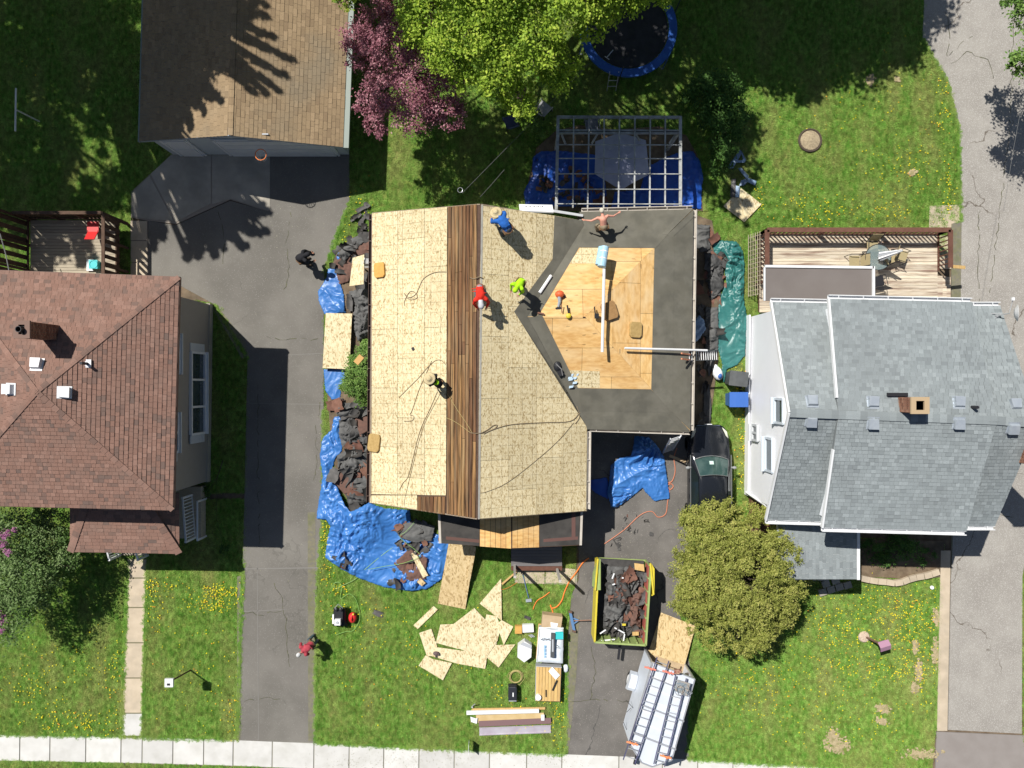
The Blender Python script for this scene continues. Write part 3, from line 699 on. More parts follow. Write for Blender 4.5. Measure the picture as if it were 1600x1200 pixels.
# structural roof deck (dark boards) under the new sheathing
D = Vector((0,0,-.03)); eW, eE = Vector((-.06,0,0)), Vector((.05,0,0))
mb = MB()
mb.slab([mNW+D,mSW+D,mRS+D,mRN+D], .13)
vs = Vector((3.12,-1.87,E)); vn = Vector((3.12,6.72,E))
mb.slab([mRN+D,mRS+D,mSE+D,vs+D,V0+D,vn+D], .13) if False else None
mb.slab([mRS+D,mSE+D,vs+D,V0+D,mRN+D], .13); mb.slab([mRN+D,V0+D,vn+D], .13)
mb.slab([PNw.at(wNE.x,wNE.y)+D,PNw.at(3.12,7.15)+D,PNw.at(vn.x,vn.y)+D,V0+D,ap+D], .13); mb.slab([vs+D,wSE+D,ap+D,V0+D], .13); mb.slab([wSE+D,wNE+D,ap+D], .13)
roof = mb.build('roof', DECKB, cen)
mb = MB()
for a, b in ((mNW,mSW),(mNW,mRN),(mRN,mNE),(mSW,mRS),(mRS,mSE)): mb.beam(a+Vector((0,0,-.09)), b+Vector((0,0,-.09)), .045, .15)
mb.build('fascia', M('fascia_wood', (.30,.24,.18), (.22,.17,.12), 5), roof)
def tiles(plane, region, lon, ox, oy, mat, name, parent, dx, dy, gap=.006, th=.012, off=.002, rot=0.0, stag=True, jit=.002):
    """lay rectangular sheets (dx by dy in plan) over a convex plan polygon on a plane"""
    xs_ = [p[0] for p in region]; ys_ = [p[1] for p in region]; n = 0
    i0 = int((min(xs_)-ox)/dx)-2; i1 = int((max(xs_)-ox)/dx)+2
    for i in range(i0, i1):
        j0 = int((min(ys_)-oy)/dy)-2; j1 = int((max(ys_)-oy)/dy)+2
        for j in range(j0, j1):
            if lon == 'y': x = ox+i*dx; y = oy+j*dy+(dy/2 if (i % 2 and stag) else 0)
            else: x = ox+i*dx+(dx/2 if (j % 2 and stag) else 0); y = oy+j*dy
            q = clip([(x+gap,y+gap),(x+dx-gap,y+gap),(x+dx-gap,y+dy-gap),(x+gap,y+dy-gap)], region)
            if len(q) < 3 or abs(area(q)) < .01: continue
            o = off + rnd.uniform(0,jit)
            MB().slab([plane.at(a,b,o+th) for a,b in q], th).build(name, mat, parent); n += 1
    return n
def plan(plane, pts): return [tuple(plane.px(*p)[:2]) for p in pts]
cs = math.cos(math.atan2(RZ-E, mRN.x-mNW.x))
rw = plan(PWm, [(582,333.5),(699,323.5),(697,774),(580,772)]); tiles(PWm, rw, 'y', plan(PWm,[(582,333)])[0][0]-.02, -5.0, OSB, 'sheathing_panel', roof, 1.19*cs+.06, 2.42)
rw = plan(PWm, [(580,774),(652,774),(652,796),(578.5,785)]); tiles(PWm, rw, 'y', plan(PWm,[(582,333)])[0][0]-.02, -5.0, OSB, 'sheathing_panel', roof, 1.19*cs+.06, 2.42, off=.003)
# old planks of the ridge strip, each a board
bx = [plan(PWm, [(x,560)])[0][0] for x in np.linspace(700,745.5,9)]
top = plan(PWm,[(699,323.5),(749.5,319.2)]); 
for k in range(8):
    xa, xb = bx[k]+.012, bx[k+1]-.012
    yb = -5.13 - 0 ; ya = PWm.px(703+k*5.7, 323-k*.5).y
    ybot = PWm.px(697+k*6, 803+k*.9).y
    cuts = sorted([ya] + [rnd.uniform(ybot+1, ya-1) for _ in range(3)] + [ybot], reverse=True)
    for c, d in zip(cuts, cuts[1:]):
        if c-d < .3: continue
        sk = -.0 
        MB().slab([PWm.at(xa-.004*(6.9-c)*1.0, c-.006, .02+rnd.uniform(0,.012)), PWm.at(xb-.004*(6.9-c)*1.0, c-.006, .02), PWm.at(xb-.004*(6.9-d)*1.0, d+.006, .02), PWm.at(xa-.004*(6.9-d)*1.0, d+.006, .02+rnd.uniform(0,.012))], .02).build('old_plank', PLANK, roof)
for k in range(7):
    a = PWm.px(652.5+k*6.3, 776); b = PWm.px(652+k*6.3, 796.5+k*1.0)
    c = PWm.px(652.5+(k+1)*6.3-.8, 776); d = PWm.px(652+(k+1)*6.3-.8, 797+(k+1)*1.0)
    MB().slab([p+PWm.n*.014 for p in (a,c,d,b)], .02).build('old_plank', PLANK, roof)
# pale edge strip east of the ridge slot
a, b, c, d = PEm.px(751.5,320), PEm.px(754.5,320), PEm.px(749.5,811), PEm.px(746.5,811)
MB().slab([p+PEm.n*.022 for p in (a,b,c,d)], .01).build('ridge_flashing', M('grey_flashing', (.34,.33,.30), (.42,.40,.35), 4), roof)
# east slope sheathing: convex part split by the valley
r1 = plan(PEm, [(753,321),(866,337),(917,346),(823.7,495.4),(748,495.4)]); r2 = plan(PEm, [(749,495.4),(823.7,495.4),(917,668),(915.5,798),(747,810.5)])
for rr in (r1, r2): tiles(PEm, rr, 'y', RX+.02, -5.4, OSB, 'sheathing_panel', roof, 1.12, 2.42)
PLY2 = M('plywood_tan', (.70,.46,.20), (.56,.33,.12), 4.0, .75, .1, 60, c3=(.68,.52,.30), s3=.9, st=(2.4,.8,1), ov=.08, speck=(8,(.14,.08,.04),.012))
# plywood on the wing, each sheet a part
def pl2(*pts): return [(p.x,p.y) for p in pts]
tiles(PNw, [(V0.x,V0.y),(3.355,7.1),(wNE.x,wNE.y),(ap.x,ap.y)], 'x', .4, 2.75-.1, PLY, 'plywood_sheet', roof, 2.44, 1.17, jit=.004)
tiles(PSw, [(V0.x,V0.y),(ap.x,ap.y),(wSE.x,wSE.y),(vs.x,vs.y)], 'x', .4, 2.75-1.2*4, PLY, 'plywood_sheet', roof, 2.44, 1.17, jit=.004)
tiles(PEw, pl2(wSE,wNE,ap), 'y', ap.x-.02, -2.0, PLY2, 'plywood_sheet', roof, 1.17, 2.44, jit=.004)
# underlayment strips
def strip(plane, pts, off=.026, mat=FELT, th=.004): MB().slab([plane.px(*p)+plane.n*off for p in pts], th).build('underlayment_strip', mat, roof)
strip(PEm, [(866,337.5),(917,346),(823.7,495.4),(803,487),(863,405)], .022)
strip(PEm, [(803,487),(823.7,495.4),(917,668),(915,655)], .024)
strip(PEm, [(866,337.5),(884,341),(880,404),(863,405)], .028)
strip(PNw, [(823.7,495),(917,346),(917,331),(934,345),(905,387),(845,487),(838,494)], .024)
strip(PSw, [(823.7,495.6),(838,494),(845,488),(903,606),(917,640),(917,668)], .024)
strip(PNw, [(905,331.5),(1082,327.5),(1050,359),(916,360)], .028); strip(PNw, [(912,358),(1052,357),(1024,388),(905,387)], .034)
strip(PSw, [(917,670.5),(1079,674.5),(1050,643),(910,640)], .028); strip(PSw, [(909,642),(1052,645),(1017,608),(903,606)], .034)
strip(PEw, [(1083,328),(1078,672),(1048,643),(1052,358)], .030); strip(PEw, [(1053,357),(1049,645),(1017,608),(1022,388)], .036)
strip(PNw, [(1083,327),(1042,367),(1034,366),(1068,327.3)], .041); strip(PEw, [(1083,327.5),(1082.6,340),(1049,372),(1042,367)], .042)
strip(PSw, [(1078,672.5),(1040,634),(1032,635),(1064,672)], .041); strip(PEw, [(1078,672),(1078,660),(1047,629),(1040,634)], .042)
for pl_, pp_ in ((PNw,[(907,387.5),(936,387.5),(933,412),(889,412)]),(PSw,[(884,578),(937,580),(937,606),(903,605.5)])): MB().slab([pl_.px(*p)+pl_.n*.022 for p in pp_], .005).build('board_patch', OSB, roof)
# gutters with hangers
def gutter(a, b, mat, name='gutter', w=.13):
    a = Vector(a); b = Vector(b); d = (b-a).normalized(); s = Vector((d.y,-d.x,0))
    mb = MB(); up = Vector((0,0,1))
    mb.beam(a-up*.12, b-up*.12, w, .012).beam(a+s*w/2-up*.06, b+s*w/2-up*.06, .015, .12).beam(a-s*w/2-up*.06, b-s*w/2-up*.06, .012, .12).beam(a+s*w/2, b+s*w/2, .03, .02)
    g = mb.build(name, mat, cen)
    n = int((b-a).length/.9)
    for k in range(n+1):
        p = a.lerp(b,(k+.3)/(n+.6)); MB().beam(p-s*w/2-up*.005, p+s*w/2-up*.005, .03, .01).build('hanger', mat, g)
GUT = M('gutter_paint', (.52,.48,.42), (.44,.40,.35), 3, .5)
gutter(mSE+Vector((.09,.05,-.02)), vs+Vector((.09,-.1,-.02)), GUT)
gutter(wSE+Vector((.09,0,-.02)), wNE+Vector((.09,0,-.02)), GUT); gutter(wSW+Vector((.1,-.09,-.02)), wSE+Vector((0,-.09,-.02)), GUT)
gutter(mSW+Vector((-.08,0,-.03)), mNW+Vector((-.08,0,-.03)), M('brown_gutter', (.10,.06,.045), None, rough=.5))
gutter(wNE+Vector((0,.08,-.02)), wNW+Vector((.1,.08,-.02)), GUT)
# front porch of central house
q = [W(688,812,2.45), W(690,849,2.45), W(800,857,2.85), W(905,852,2.45), W(907,800,2.45)]
top1 = Vector((q[2].x,q[0].y+.45,2.85)); qL = Vector((q[0].x,q[0].y+.5,2.45)); qR = Vector((q[4].x,q[0].y+.5,2.45))
mb = MB(); mb.slab([qL,q[1],q[2],top1], .12); mb.slab([top1,q[2],q[3],qR], .12); pr = mb.build('porch_roof', DECKB, cen)
PL, PR_ = Plane(q[1],qL,q[2]), Plane(q[3],qR,q[2])
def pstrip(pl, pts, mat, nm, off=.012, th=.008): return MB().slab([pl.px(*p)+pl.n*off for p in pts], th).build(nm, mat, pr)
pstrip(PL, [(689,805),(750,800),(749,853),(690,848.5)], FELTD, 'felt_strip', .014)
pstrip(PL, [(697,838),(749,843),(749,848),(697,843)], M('red_felt_edge', (.11,.06,.05), None, rough=.95), 'shingle_edge', .02)
for k in range(6): pstrip(PL, [(750+k*8.2,800),(758-.4+k*8.2,800),(758-.4+k*8.2,854.1+k*.6),(750+k*8.2,853.5+k*.6)], PLY, 'porch_board', .016)
for k in range(5): pstrip(PR_, [(800.5+k*8.4,800),(808.5+k*8.4,800),(808.5+k*8.4,856-k*.25),(800.5+k*8.4,856.3-k*.25)], PLY, 'porch_board', .016)
pstrip(PR_, [(843,797),(906,795),(905,851),(843,854)], FELTD, 'felt_strip', .014)
pstrip(PR_, [(849,842),(903,838),(903,843),(849,847)], M('red_felt_edge2', (.13,.07,.06), None, rough=.95), 'shingle_edge', .02)
pstrip(PR_, [(893,800),(899,800),(899,838),(893,839)], M('red_felt_edge3', (.13,.07,.06), None, rough=.95), 'shingle_edge', .02)
mb = MB(); mb.beam(q[3]+Vector((.06,0,-.05)), qR+Vector((.06,0,-.05)), .1, .1); mb.beam(q[1]+Vector((-.06,0,-.05)), qL+Vector((-.06,0,-.05)), .1, .1); mb.build('porch_gutter', GUT, pr)
for px, py in ((804,882),(870,888)):
    b = W(px, py, .15); MB().beam(b, (b.x, b.y+.05, 2.4), .10, .10, up=(0,1,0)).build('porch_post', M('post_paint', (.45,.42,.38), None), cen)
    MB().box(b, (.22,.22,.12)).build('post_foot', CONT, cen)
MB().box(((W(838,0).x), W(0,866).y, .2), (2.3, 1.3, .3)).build('porch_floor', DECKD, cen)
for k in range(7): MB().box((W(838,0).x, W(0,850+k*4.8).y, .37), (2.28, .13, .03)).build('porch_board', M('porch_grey', (.16,.15,.15), None, rough=.8, ov=.1) if k == 0 else bpy.data.materials['porch_grey'], cen)

# ================================================================== EAST HOUSE
zS, zM, zR = 3.8, 4.9, 5.9
east = thing('house', 'white-sided house with grey shingle roof and roof vents on the right', 'house', (15,-1,0))
A1, A2, A3 = W(1205,472,zS), W(1233,645,zR), W(1197,812,zS)
B1, B2, B3 = W(1295,467,zM), W(1310,648,zR), W(1285,824,zM)
C1, C2, C3 = W(1519,472,zM), W(1558,657,zR), W(1510,830,zM)
D1, D2, D3 = W(1563,478,zS), W(1622,662,zR), W(1555,822,zS)
mb = MB(); mb.prism([(A1.x+.4,A1.y-.25),(A3.x+.45,A3.y+.4),(D3.x-.4,D3.y+.4),(D1.x-.3,D1.y-.25)], 0, zS-.05)
X0 = (A1.x+A3.x)/2+.42
mb.add([(X0-.002,A1.y-.25,zS-.05),(X0-.06,A3.y+.4,zS-.05),(X0,A2.y,zR-.2),(X0+.2,A1.y-.25,zS-.05),(X0+.2,A3.y+.4,zS-.05),(X0+.2,A2.y,zR-.2)], [(0,2,1),(3,4,5),(0,3,5,2),(1,2,5,4)])
mb.prism([(B1.x+.3,B1.y-.3),(B3.x+.3,B3.y+.3),(C3.x-.3,C3.y+.3),(C1.x-.3,C1.y-.3)], zS-.1, zM-.08)
mb.build('wall', WSID, east)
Am = lambda t: None
mb = MB(); S1, S3 = W(1297,474,zS), W(1288,815,zS); T1 = Vector((S1.x+.3,S1.y,zS)); T3 = Vector((S3.x+.3,S3.y,zS)); R2 = Vector((B2.x+.3,B2.y,zR))
U1, U3 = Vector((C1.x-.3,D1.y,zS)), Vector((C3.x-.3,D3.y,zS)); UR = Vector((C2.x-.3,C2.y,zR))
planes = {'AN':[T1,A1,A2,R2], 'AS':[A3,T3,R2,A2], 'BN':[C1,B1,B2,C2], 'BS':[B3,C3,C2,B2], 'DN':[D1,U1,UR,D2], 'DS':[U3,D3,D2,UR]}
for k in planes: mb.slab([p+Vector((0,0,-.02 if k[0]=='B' else -.03)) for p in planes[k]], .12)
# cheek walls of the raised middle
eroof = mb.build('roof', M('roof_felt', (.17,.185,.19), None, rough=.9), east)
mb = MB()
for i, k in enumerate(('AN','AS','BN','BS','DN','DS')):
    shingle_field(mb, [p+Vector((0,0,0 if k[0]=='B' else -.012)) for p in planes[k]], .15, (.13,.26), seed=60+i, th=.014)
cap_row(mb, A2, B2, .32, .26, 70); cap_row(mb, B2, C2, .32, .26, 71); cap_row(mb, C2, D2, .32, .26, 72)
mb.build('shingles', SH_GRY, eroof, kind='stuff')
mb = MB()
for a, b in ((A1,A2),(A2,A3),(B1,B1.lerp(B2,.86)),(B2.lerp(B3,.3),B3)): mb.beam(a+Vector((-.02,0,.005)), b+Vector((-.02,0,.005)), .07, .14)
mb.build('rake_trim', WHITE, eroof)
def egutter(a, b, s, w=.14):
    mb = MB(); s = Vector((0,s,0)); up = Vector((0,0,1)); a = Vector(a)+s*(w/2+.01); b = Vector(b)+s*(w/2+.01)
    mb.beam(a-up*.12,b-up*.12,w,.012).beam(a+s*w/2-up*.05,b+s*w/2-up*.05,.03,.13).beam(a-s*w/2-up*.06,b-s*w/2-up*.06,.02,.12)
    g = mb.build('gutter', WHITE, eroof); n = int((b-a).length/1.0)
    for k in range(n+1): p = a.lerp(b,(k+.4)/(n+.8)); MB().beam(p-s*w/2, p+s*w/2, .03, .012).build('hanger', WHITE, g)
egutter(A1, T1, 1); egutter(B1, C1, 1); egutter(U1, D1, 1); egutter(A3, T3, -1); egutter(B3, C3, -1); egutter(U3, D3, -1)
eN, eS = Plane(B1,C1,C2), Plane(B3,C3,C2)
for px in (1363,1497):
    for py, pl in ((629,eN),(661,eS)):
        q_ = pl.px(px, py); box_vent(eroof, q_.x, q_.y, pl, .36, .2, GREYM)
for pl, pts in ((Plane(A1,T1,R2),[(1268,628)]),(Plane(A3,T3,R2),[(1267,657)]),(Plane(D1,U1,D2),[(1585,633)]),(Plane(D3,U3,D2),[(1582,668)])):
    for p in pts: q_ = pl.px(*p); box_vent(eroof, q_.x, q_.y, pl, .36, .2, GREYM)
q_ = eN.px(1518,636); MB().tube([q_,q_+Vector((0,0,.35))],.06,10).build('vent_pipe', DKM, eroof)
c0, c1 = W(1427,622,6.65), W(1450,645,6.65)
chimney(eroof, c0.x-.05, c1.x, c1.y, c0.y, 5.3, 6.6, BRICKT)
MB().box((c0.x-.12,c0.y+.12,5.82),(.75,.12,.1)).build('chimney_saddle', DKM, eroof)
chimney(east, 19.35, 20.2, -3.0, -2.15, 0, 6.6, BRICKT)
for (z0, z1, ya, yb, l) in ((3.55,4.45,-1.55,-.6,1),(2.5,3.3,-3.6,-2.25,1),(1.0,1.65,-2.45,-1.8,2)):
    window(east, X0-.03 if z0 > 1 else X0-.06, yb, ya, z0, z1, -1, l, None, .09, frame=TRIM if l == 1 else SHUT)
MB().beam((X0-.05,3.1,.25),(X0-.12,-5.0,.25),.06,.5).build('foundation', WSID, east)
# awning roof over the back door
z = 2.75; aw = [W(1195,418,z), W(1362,420,z), W(1362,470,z), W(1195,470,z)]
awn = MB().slab(aw, .07).build('awning_roof', M('brown_membrane', (.155,.135,.125), (.17,.15,.14), 1, .6), east)
mb = MB(); mb.beam(aw[0]+Vector((0,.05,0)), aw[1]+Vector((.06,.05,0)), .10, .12).beam(aw[1]+Vector((.06,.1,0)), aw[2]+Vector((.06,0,0)), .10, .12).beam(aw[0]+Vector((-.02,0,0)), aw[3]+Vector((-.02,0,0)), .06, .1); mb.build('awning_gutter', WHITE, awn)
# lower porch roof in front
pa, pb, pc, pd = W(1215,905,3.1), W(1338,905,2.7), W(1338,826,2.7), W(1190,826,3.1)
pc = Vector((pb.x, A3.y+.1, 2.7)); pd = Vector((pa.x, A3.y+.1, 3.1))
er = MB().slab([pa,pb,pc,pd], .12).build('porch_roof', WHITE, east)
mb = MB(); shingle_field(mb, [pb,pc,pd,pa], .15, (.17,.4), seed=80, th=.014); mb.build('shingles', SH_GRY, er, kind='stuff')
MB().beam(pb+Vector((.08,-.02,-.03)), pc+Vector((.08,0,-.03)), .12, .12).build('porch_gutter', WHITE, er)
MB().prism([(pa.x+.2,pa.y+.3),(pb.x-.3,pa.y+.3),(pb.x-.3,A3.y+.5),(10.75,A3.y+.5),(10.75,pa.y+.3)],0,.35).build('porch_floor', DECKD, east)
for x, y in ((pa.x+.3,pa.y+.4),(pb.x-.4,pa.y+.4)): MB().beam((x,y,.3),(x,y,2.7),.14,.14,up=(0,1,0)).build('porch_post', WHITE, east)
MB().beam(W(1166,769,.5),W(1197,790,2.3),.1,.1).build('porch_beam', WHITE, east)
for k in range(3): MB().box((13.2+.0,pa.y-.15-.3*k,.28-.1*k),(2.2,.3,.1)).build('step', CONA, east)
# satellite dish
dp = W(1572,490,4.3)
dish = thing('satellite_dish', 'white satellite dish on a tripod mast at the grey roof corner', 'satellite dish', (dp.x,dp.y-.1,3.7))
mb = MB(); mb.tube([(dp.x-.35,dp.y-.1,3.75),(dp.x,dp.y,4.5)],.025).tube([(dp.x-.5,dp.y+.05,3.8),(dp.x-.1,dp.y,4.2)],.018).tube([(dp.x-.45,dp.y-.35,3.8),(dp.x-.1,dp.y,4.2)],.018); mb.build('mast', ALU, dish)
MB().lathe((dp.x+.15,dp.y,4.5),[(.02,0),(.2,.03),(.38,.12),(.39,.13),(.38,.13),(.2,.045),(.02,.015)],20,M=Matrix.Rotation(R(60),3,'Y'),sy=.85).build('reflector', WHITE, dish)
MB().tube([(dp.x+.12,dp.y,4.3),(dp.x-.05,dp.y+.5,4.75)],.015).box((dp.x-.05,dp.y+.52,4.75),(.1,.12,.08)).build('receiver_arm', WHITE, dish)

# ---- deck of the east house
deck = thing('deck', 'weathered deck with peeling brown paint and brown rail behind the grey roof', 'deck', (15,5.4,0))
x0, x1, y0, y1 = 11.05, 19.0, 3.2, 6.68
MB().box(((x0+x1)/2,(y0+y1)/2,.42),(x1-x0-.05,y1-y0-.05,.2)).build('deck_frame', DECKD, deck)
n = 23
for k in range(n):
    y = y0+(y1-y0)*(k+.5)/n
    cx = x0 + rnd.uniform(.35,.65)*(x1-x0)
    for a, b in ((x0,cx-.004),(cx+.004,x1)): MB().box(((a+b)/2,y,.55+rnd.uniform(0,.004)),(b-a,(y1-y0)/n-.012,.035)).build('deck_board', DECKW, deck)
def rail2(a, b, h=.95, step=.19):
    a = Vector((*a,.55)); b = Vector((*b,.55)); up = Vector((0,0,1))
    mb = MB().beam(a+up*h,b+up*h,.2,.045).beam(a+up*(h-.08),b+up*(h-.08),.04,.09).beam(a+up*.08,b+up*.08,.04,.09)
    L = (b-a).length
    for k in range(int(L/2)+1): p = a.lerp(b,k/max(1,int(L/2))); mb.beam(p-up*.5,p+up*h,.1,.1,up=(0,1,0))
    r = mb.build('railing', DECKD, deck); n = int(L/step)
    for k in range(1,n): p = a.lerp(b,k/n); MB().beam(p+up*.05,p+up*(h-.05),.055,.04,up=(0,1,0)).build('baluster', DECKD, r)
rail2((x0,y1),(x1,y1)); rail2((x1,y1),(x1,5.05)); rail2((x0,y1),(x0,4.5))
MB().beam((x1+.08,5.1,1.46),(x1+.75,5.08,1.3),.14,.05).build('brace_board', LUMB, deck)
for k in range(3):
    MB().box((x1+.16+.28*k,4.2,.42-.16*k),(.29,1.3,.04)).build('stair_tread', DECKW, deck)
    MB().box((x1+.02+.28*k,4.2,.33-.16*k),(.02,1.3,.14)).build('stair_riser', DECKD, deck)
# lattice skirt at deck's west end
lat = thing('lattice_panel', 'weathered wooden lattice panel at the west end of the worn deck', 'lattice', (10.8,5.3,0))
for k in range(14):
    y = 4.0+.2*k
    MB().beam((10.72,y,.1),(10.98,y,.95),.02,.03).build('slat', DECKG, lat)
for k in range(6): MB().beam((10.70+.05*k,3.95,.15+.15*k),(10.70+.05*k,6.75,.15+.15*k),.02,.03).build('slat', DECKG, lat)
# patio set
TZ = .57
def patio_chair(px, py, rz, lab, mat=CHIP):
    p = W(px, py, TZ+.4); t = thing('patio_chair', lab, 'chair', (p.x,p.y,TZ), rz, 'patio chairs on the worn deck')
    M0 = Matrix.Translation((p.x,p.y,TZ)) @ Matrix.Rotation(rz,4,'Z')
    def P(x,y,z): return M0 @ Vector((x,y,z))
    MB().add([P(-.24,-.22,.42),P(.24,-.22,.42),P(.24,.24,.44),P(-.24,.24,.44),P(-.24,-.22,.40),P(.24,-.22,.40),P(.24,.24,.42),P(-.24,.24,.42)],[(0,1,2,3),(7,6,5,4),(0,4,5,1),(1,5,6,2),(2,6,7,3),(3,7,4,0)]).build('seat', mat, t)
    MB().slab([P(-.24,-.24,.44),P(.24,-.24,.44),P(.24,-.42,.92),P(-.24,-.42,.92)],.02).build('backrest', mat, t)
    for s in (-1,1):
        MB().tube([P(s*.27,.26,0),P(s*.27,.24,.62),P(s*.27,-.26,.64)],.016).build('arm', DKM, t)
        MB().tube([P(s*.26,-.34,0),P(s*.26,-.22,.42),P(s*.26,-.43,.95)],.016).build('leg', DKM, t)
patio_chair(1363,385,0+math.pi, 'tan patio chair at the rail side of the glass table')
patio_chair(1335,408,math.pi/2, 'tan patio chair tucked at the left of the glass table')
patio_chair(1390,403,-1.2, 'tan patio chair tipped beside the closed umbrella')
patio_chair(1408,400,-1.9, 'tan patio chair right-most on the worn deck')
patio_chair(1372,440,.2, 'dark-framed patio chair beside the awning roof corner', DKM)
tp = W(1372,402,1.25)
tab = thing('patio_table', 'glass-topped patio table on the worn wooden deck', 'table', (tp.x,tp.y,TZ))
MB().lathe((tp.x,tp.y,1.26),[(.01,0),(.55,0),(.55,.012),(.01,.012)],24).build('tabletop', M('table_glass', (.25,.32,.32), None, rough=.1, alpha=.45), tab)
MB().ring((tp.x,tp.y,1.265),.56,.018,28).build('rim', DKM, tab)
for k in range(4): a = math.pi/4+k*math.pi/2; MB().tube([(tp.x+.5*math.cos(a),tp.y+.5*math.sin(a),TZ),(tp.x+.4*math.cos(a),tp.y+.4*math.sin(a),1.25)],.02).build('leg', DKM, tab)
um = W(1385,402,1.6)
ub = thing('patio_umbrella', 'closed white and grey striped umbrella in the glass table', 'umbrella', (tp.x,tp.y,1.27))
MB().tube([(tp.x,tp.y,.6),(um.x+.1,um.y+.05,2.3)],.02).build('pole', ALU, ub)
mb = MB(); a = Vector((tp.x,tp.y,1.45)); b = Vector((um.x+.25,um.y+.15,2.4)); d = (b-a).normalized(); x = d.orthogonal().normalized(); y = d.cross(x)
for k in range(10):
    t0, t1 = k*.628, (k+1)*.628
    f = lambda t, r: x*math.cos(t)*r + y*math.sin(t)*r
    mb.add([a+f(t0,.2),a+f((t0+t1)/2,.13),a+f(t1,.2),b+f(t1,.04),b+f((t0+t1)/2,.03),b+f(t0,.04)],[(0,1,4,5),(1,2,3,4)],k % 2)
mb.build('canopy', [PAPER, GSHEET], ub)
# ================================================================== VEGETATION
rng_ = np.random.default_rng(5)
def leaf_mat(name, tones, transl=.35, rough=.6): return M(name, tones[0], None, tone=tones, transl=transl, rough=rough, spec=.25)
L_MAPLE = leaf_mat('maple_leaf', [(.09,.17,.014),(.21,.34,.03),(.35,.50,.05),(.53,.63,.09)])
L_PURP = leaf_mat('crabapple_leaf', [(.14,.045,.065),(.28,.095,.13),(.42,.18,.22),(.58,.32,.35)], .3)
L_GOLD = leaf_mat('golden_cedar_spray', [(.13,.145,.025),(.22,.25,.045),(.33,.355,.08),(.47,.45,.13)], .25)
L_LIL = leaf_mat('lilac_leaf', [(.05,.10,.025),(.10,.18,.045),(.16,.245,.08),(.23,.31,.13)], .25)
L_JUN = leaf_mat('juniper_spray', [(.05,.11,.02),(.10,.20,.035),(.17,.29,.06),(.24,.36,.09)], .25)
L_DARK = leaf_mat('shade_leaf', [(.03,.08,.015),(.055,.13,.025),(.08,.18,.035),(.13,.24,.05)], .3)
L_FLOW = leaf_mat('lilac_flower', [(.35,.10,.25),(.5,.2,.38),(.6,.3,.48)], .3)
def leaf_np(clumps, per, size, aspect=.55, upb=.7, shell=.45, tjit=.5, sub=0):
    """clumps: (x,y,z,rx,ry,rz); many leaf-sized faces through each clump's volume"""
    C = []; T = []; Nn = []
    for (x,y,z,rx,ry,rz) in clumps:
        n = int(per*max(.15, (rx*ry*rz)**(2/3)*1.0)); d = rng_.normal(size=(n,3)); d /= np.linalg.norm(d,axis=1)[:,None]
        rad = (shell + (1-shell)*rng_.random(n))**.8
        # sub clusters give light and dark clumps with gaps
        k = max(8, n//55); s = rng_.normal(size=(k,3)); s /= np.linalg.norm(s,axis=1)[:,None]
        idx = rng_.integers(0,k,n); rad_s = (shell+(1-shell)*rng_.random(k))
        spread = .15 + .13*rng_.random(k)
        p = s[idx]*rad_s[idx][:,None] + rng_.normal(size=(n,3))*spread[idx][:,None]*.62
        free = rng_.random(n) < .10; p[free] = d[free]*rad[free][:,None]
        C.append(p*np.array([rx,ry,rz])+np.array([x,y,z])); Nn.append(p)
        tc = rng_.normal(size=k)*.17 + .52
        T.append(np.clip(tc[idx]+rng_.normal(size=n)*.16*tjit*2 + p[:,2]*.10, 0, 1))
    C = np.concatenate(C); Nn = np.concatenate(Nn); T = np.concatenate(T); n = len(C)
    nn = rng_.normal(size=(n,3))*.65; nn[:,2] = np.abs(nn[:,2])+upb; nn += Nn*.35; nn /= np.linalg.norm(nn,axis=1)[:,None]
    a = np.cross(nn, rng_.normal(size=(n,3))); a /= np.linalg.norm(a,axis=1)[:,None]; b = np.cross(nn,a)
    s = (size*(.6+.8*rng_.random(n)))[:,None]
    v = np.stack([C-a*s*.5, C-b*s*aspect*.5+nn*s*.06, C+a*s*.5, C+b*s*aspect*.5+nn*s*.06],1).reshape(-1,3)
    q = np.arange(n*4).reshape(-1,4); return v, q, T
def tree(name, label, cat, base, clumps, mat, per, size, trunk_r=.18, limbs=True, **kw):
    base = Vector(base); t = thing(name, label, cat, base)
    v, q, T = leaf_np(clumps, per, size, **kw); v = v - np.array(base)
    o = bpy.data.objects.new('crown', np_mesh('crown', v, q, T, mat)); COL.objects.link(o); o.parent = t
    mb = MB(); cz = sum(c[2] for c in clumps)/len(clumps); cen_ = Vector((sum(c[0] for c in clumps)/len(clumps), sum(c[1] for c in clumps)/len(clumps), cz))
    fork = base.lerp(cen_, .45); mb.tube([base-Vector((0,0,.2)), base.lerp(fork,.5)+Vector((.05,.03,0)), fork], trunk_r, 9, r2=trunk_r*.7)
    for c in clumps:
        e = Vector(c[:3]); m_ = fork.lerp(e,.5)+Vector((rnd.uniform(-.2,.2),rnd.uniform(-.2,.2),.25)); mb.tube([fork,m_,e], trunk_r*.38, 6, r2=trunk_r*.08)
        if limbs:
            for k in range(5):
                d = Vector((rnd.gauss(0,1),rnd.gauss(0,1),rnd.gauss(0,.6))).normalized(); w = Vector((d.x*c[3],d.y*c[4],d.z*c[5]))*.85
                mb.tube([m_.lerp(e,.6), e+w*.5, e+w], trunk_r*.13, 4, r2=trunk_r*.03)
    mb.build('trunk', BARK, t); return t
def cl(lst, z=None):
    out = []
    for a in lst:
        px, py, zz, r = a[:4]; w = W(px, py, zz); s = r*(CAM_H-zz)/FOC
        out.append((w.x, w.y, w.z, s, s*(a[4] if len(a) > 4 else 1), s*(a[5] if len(a) > 5 else .6)))
    return out
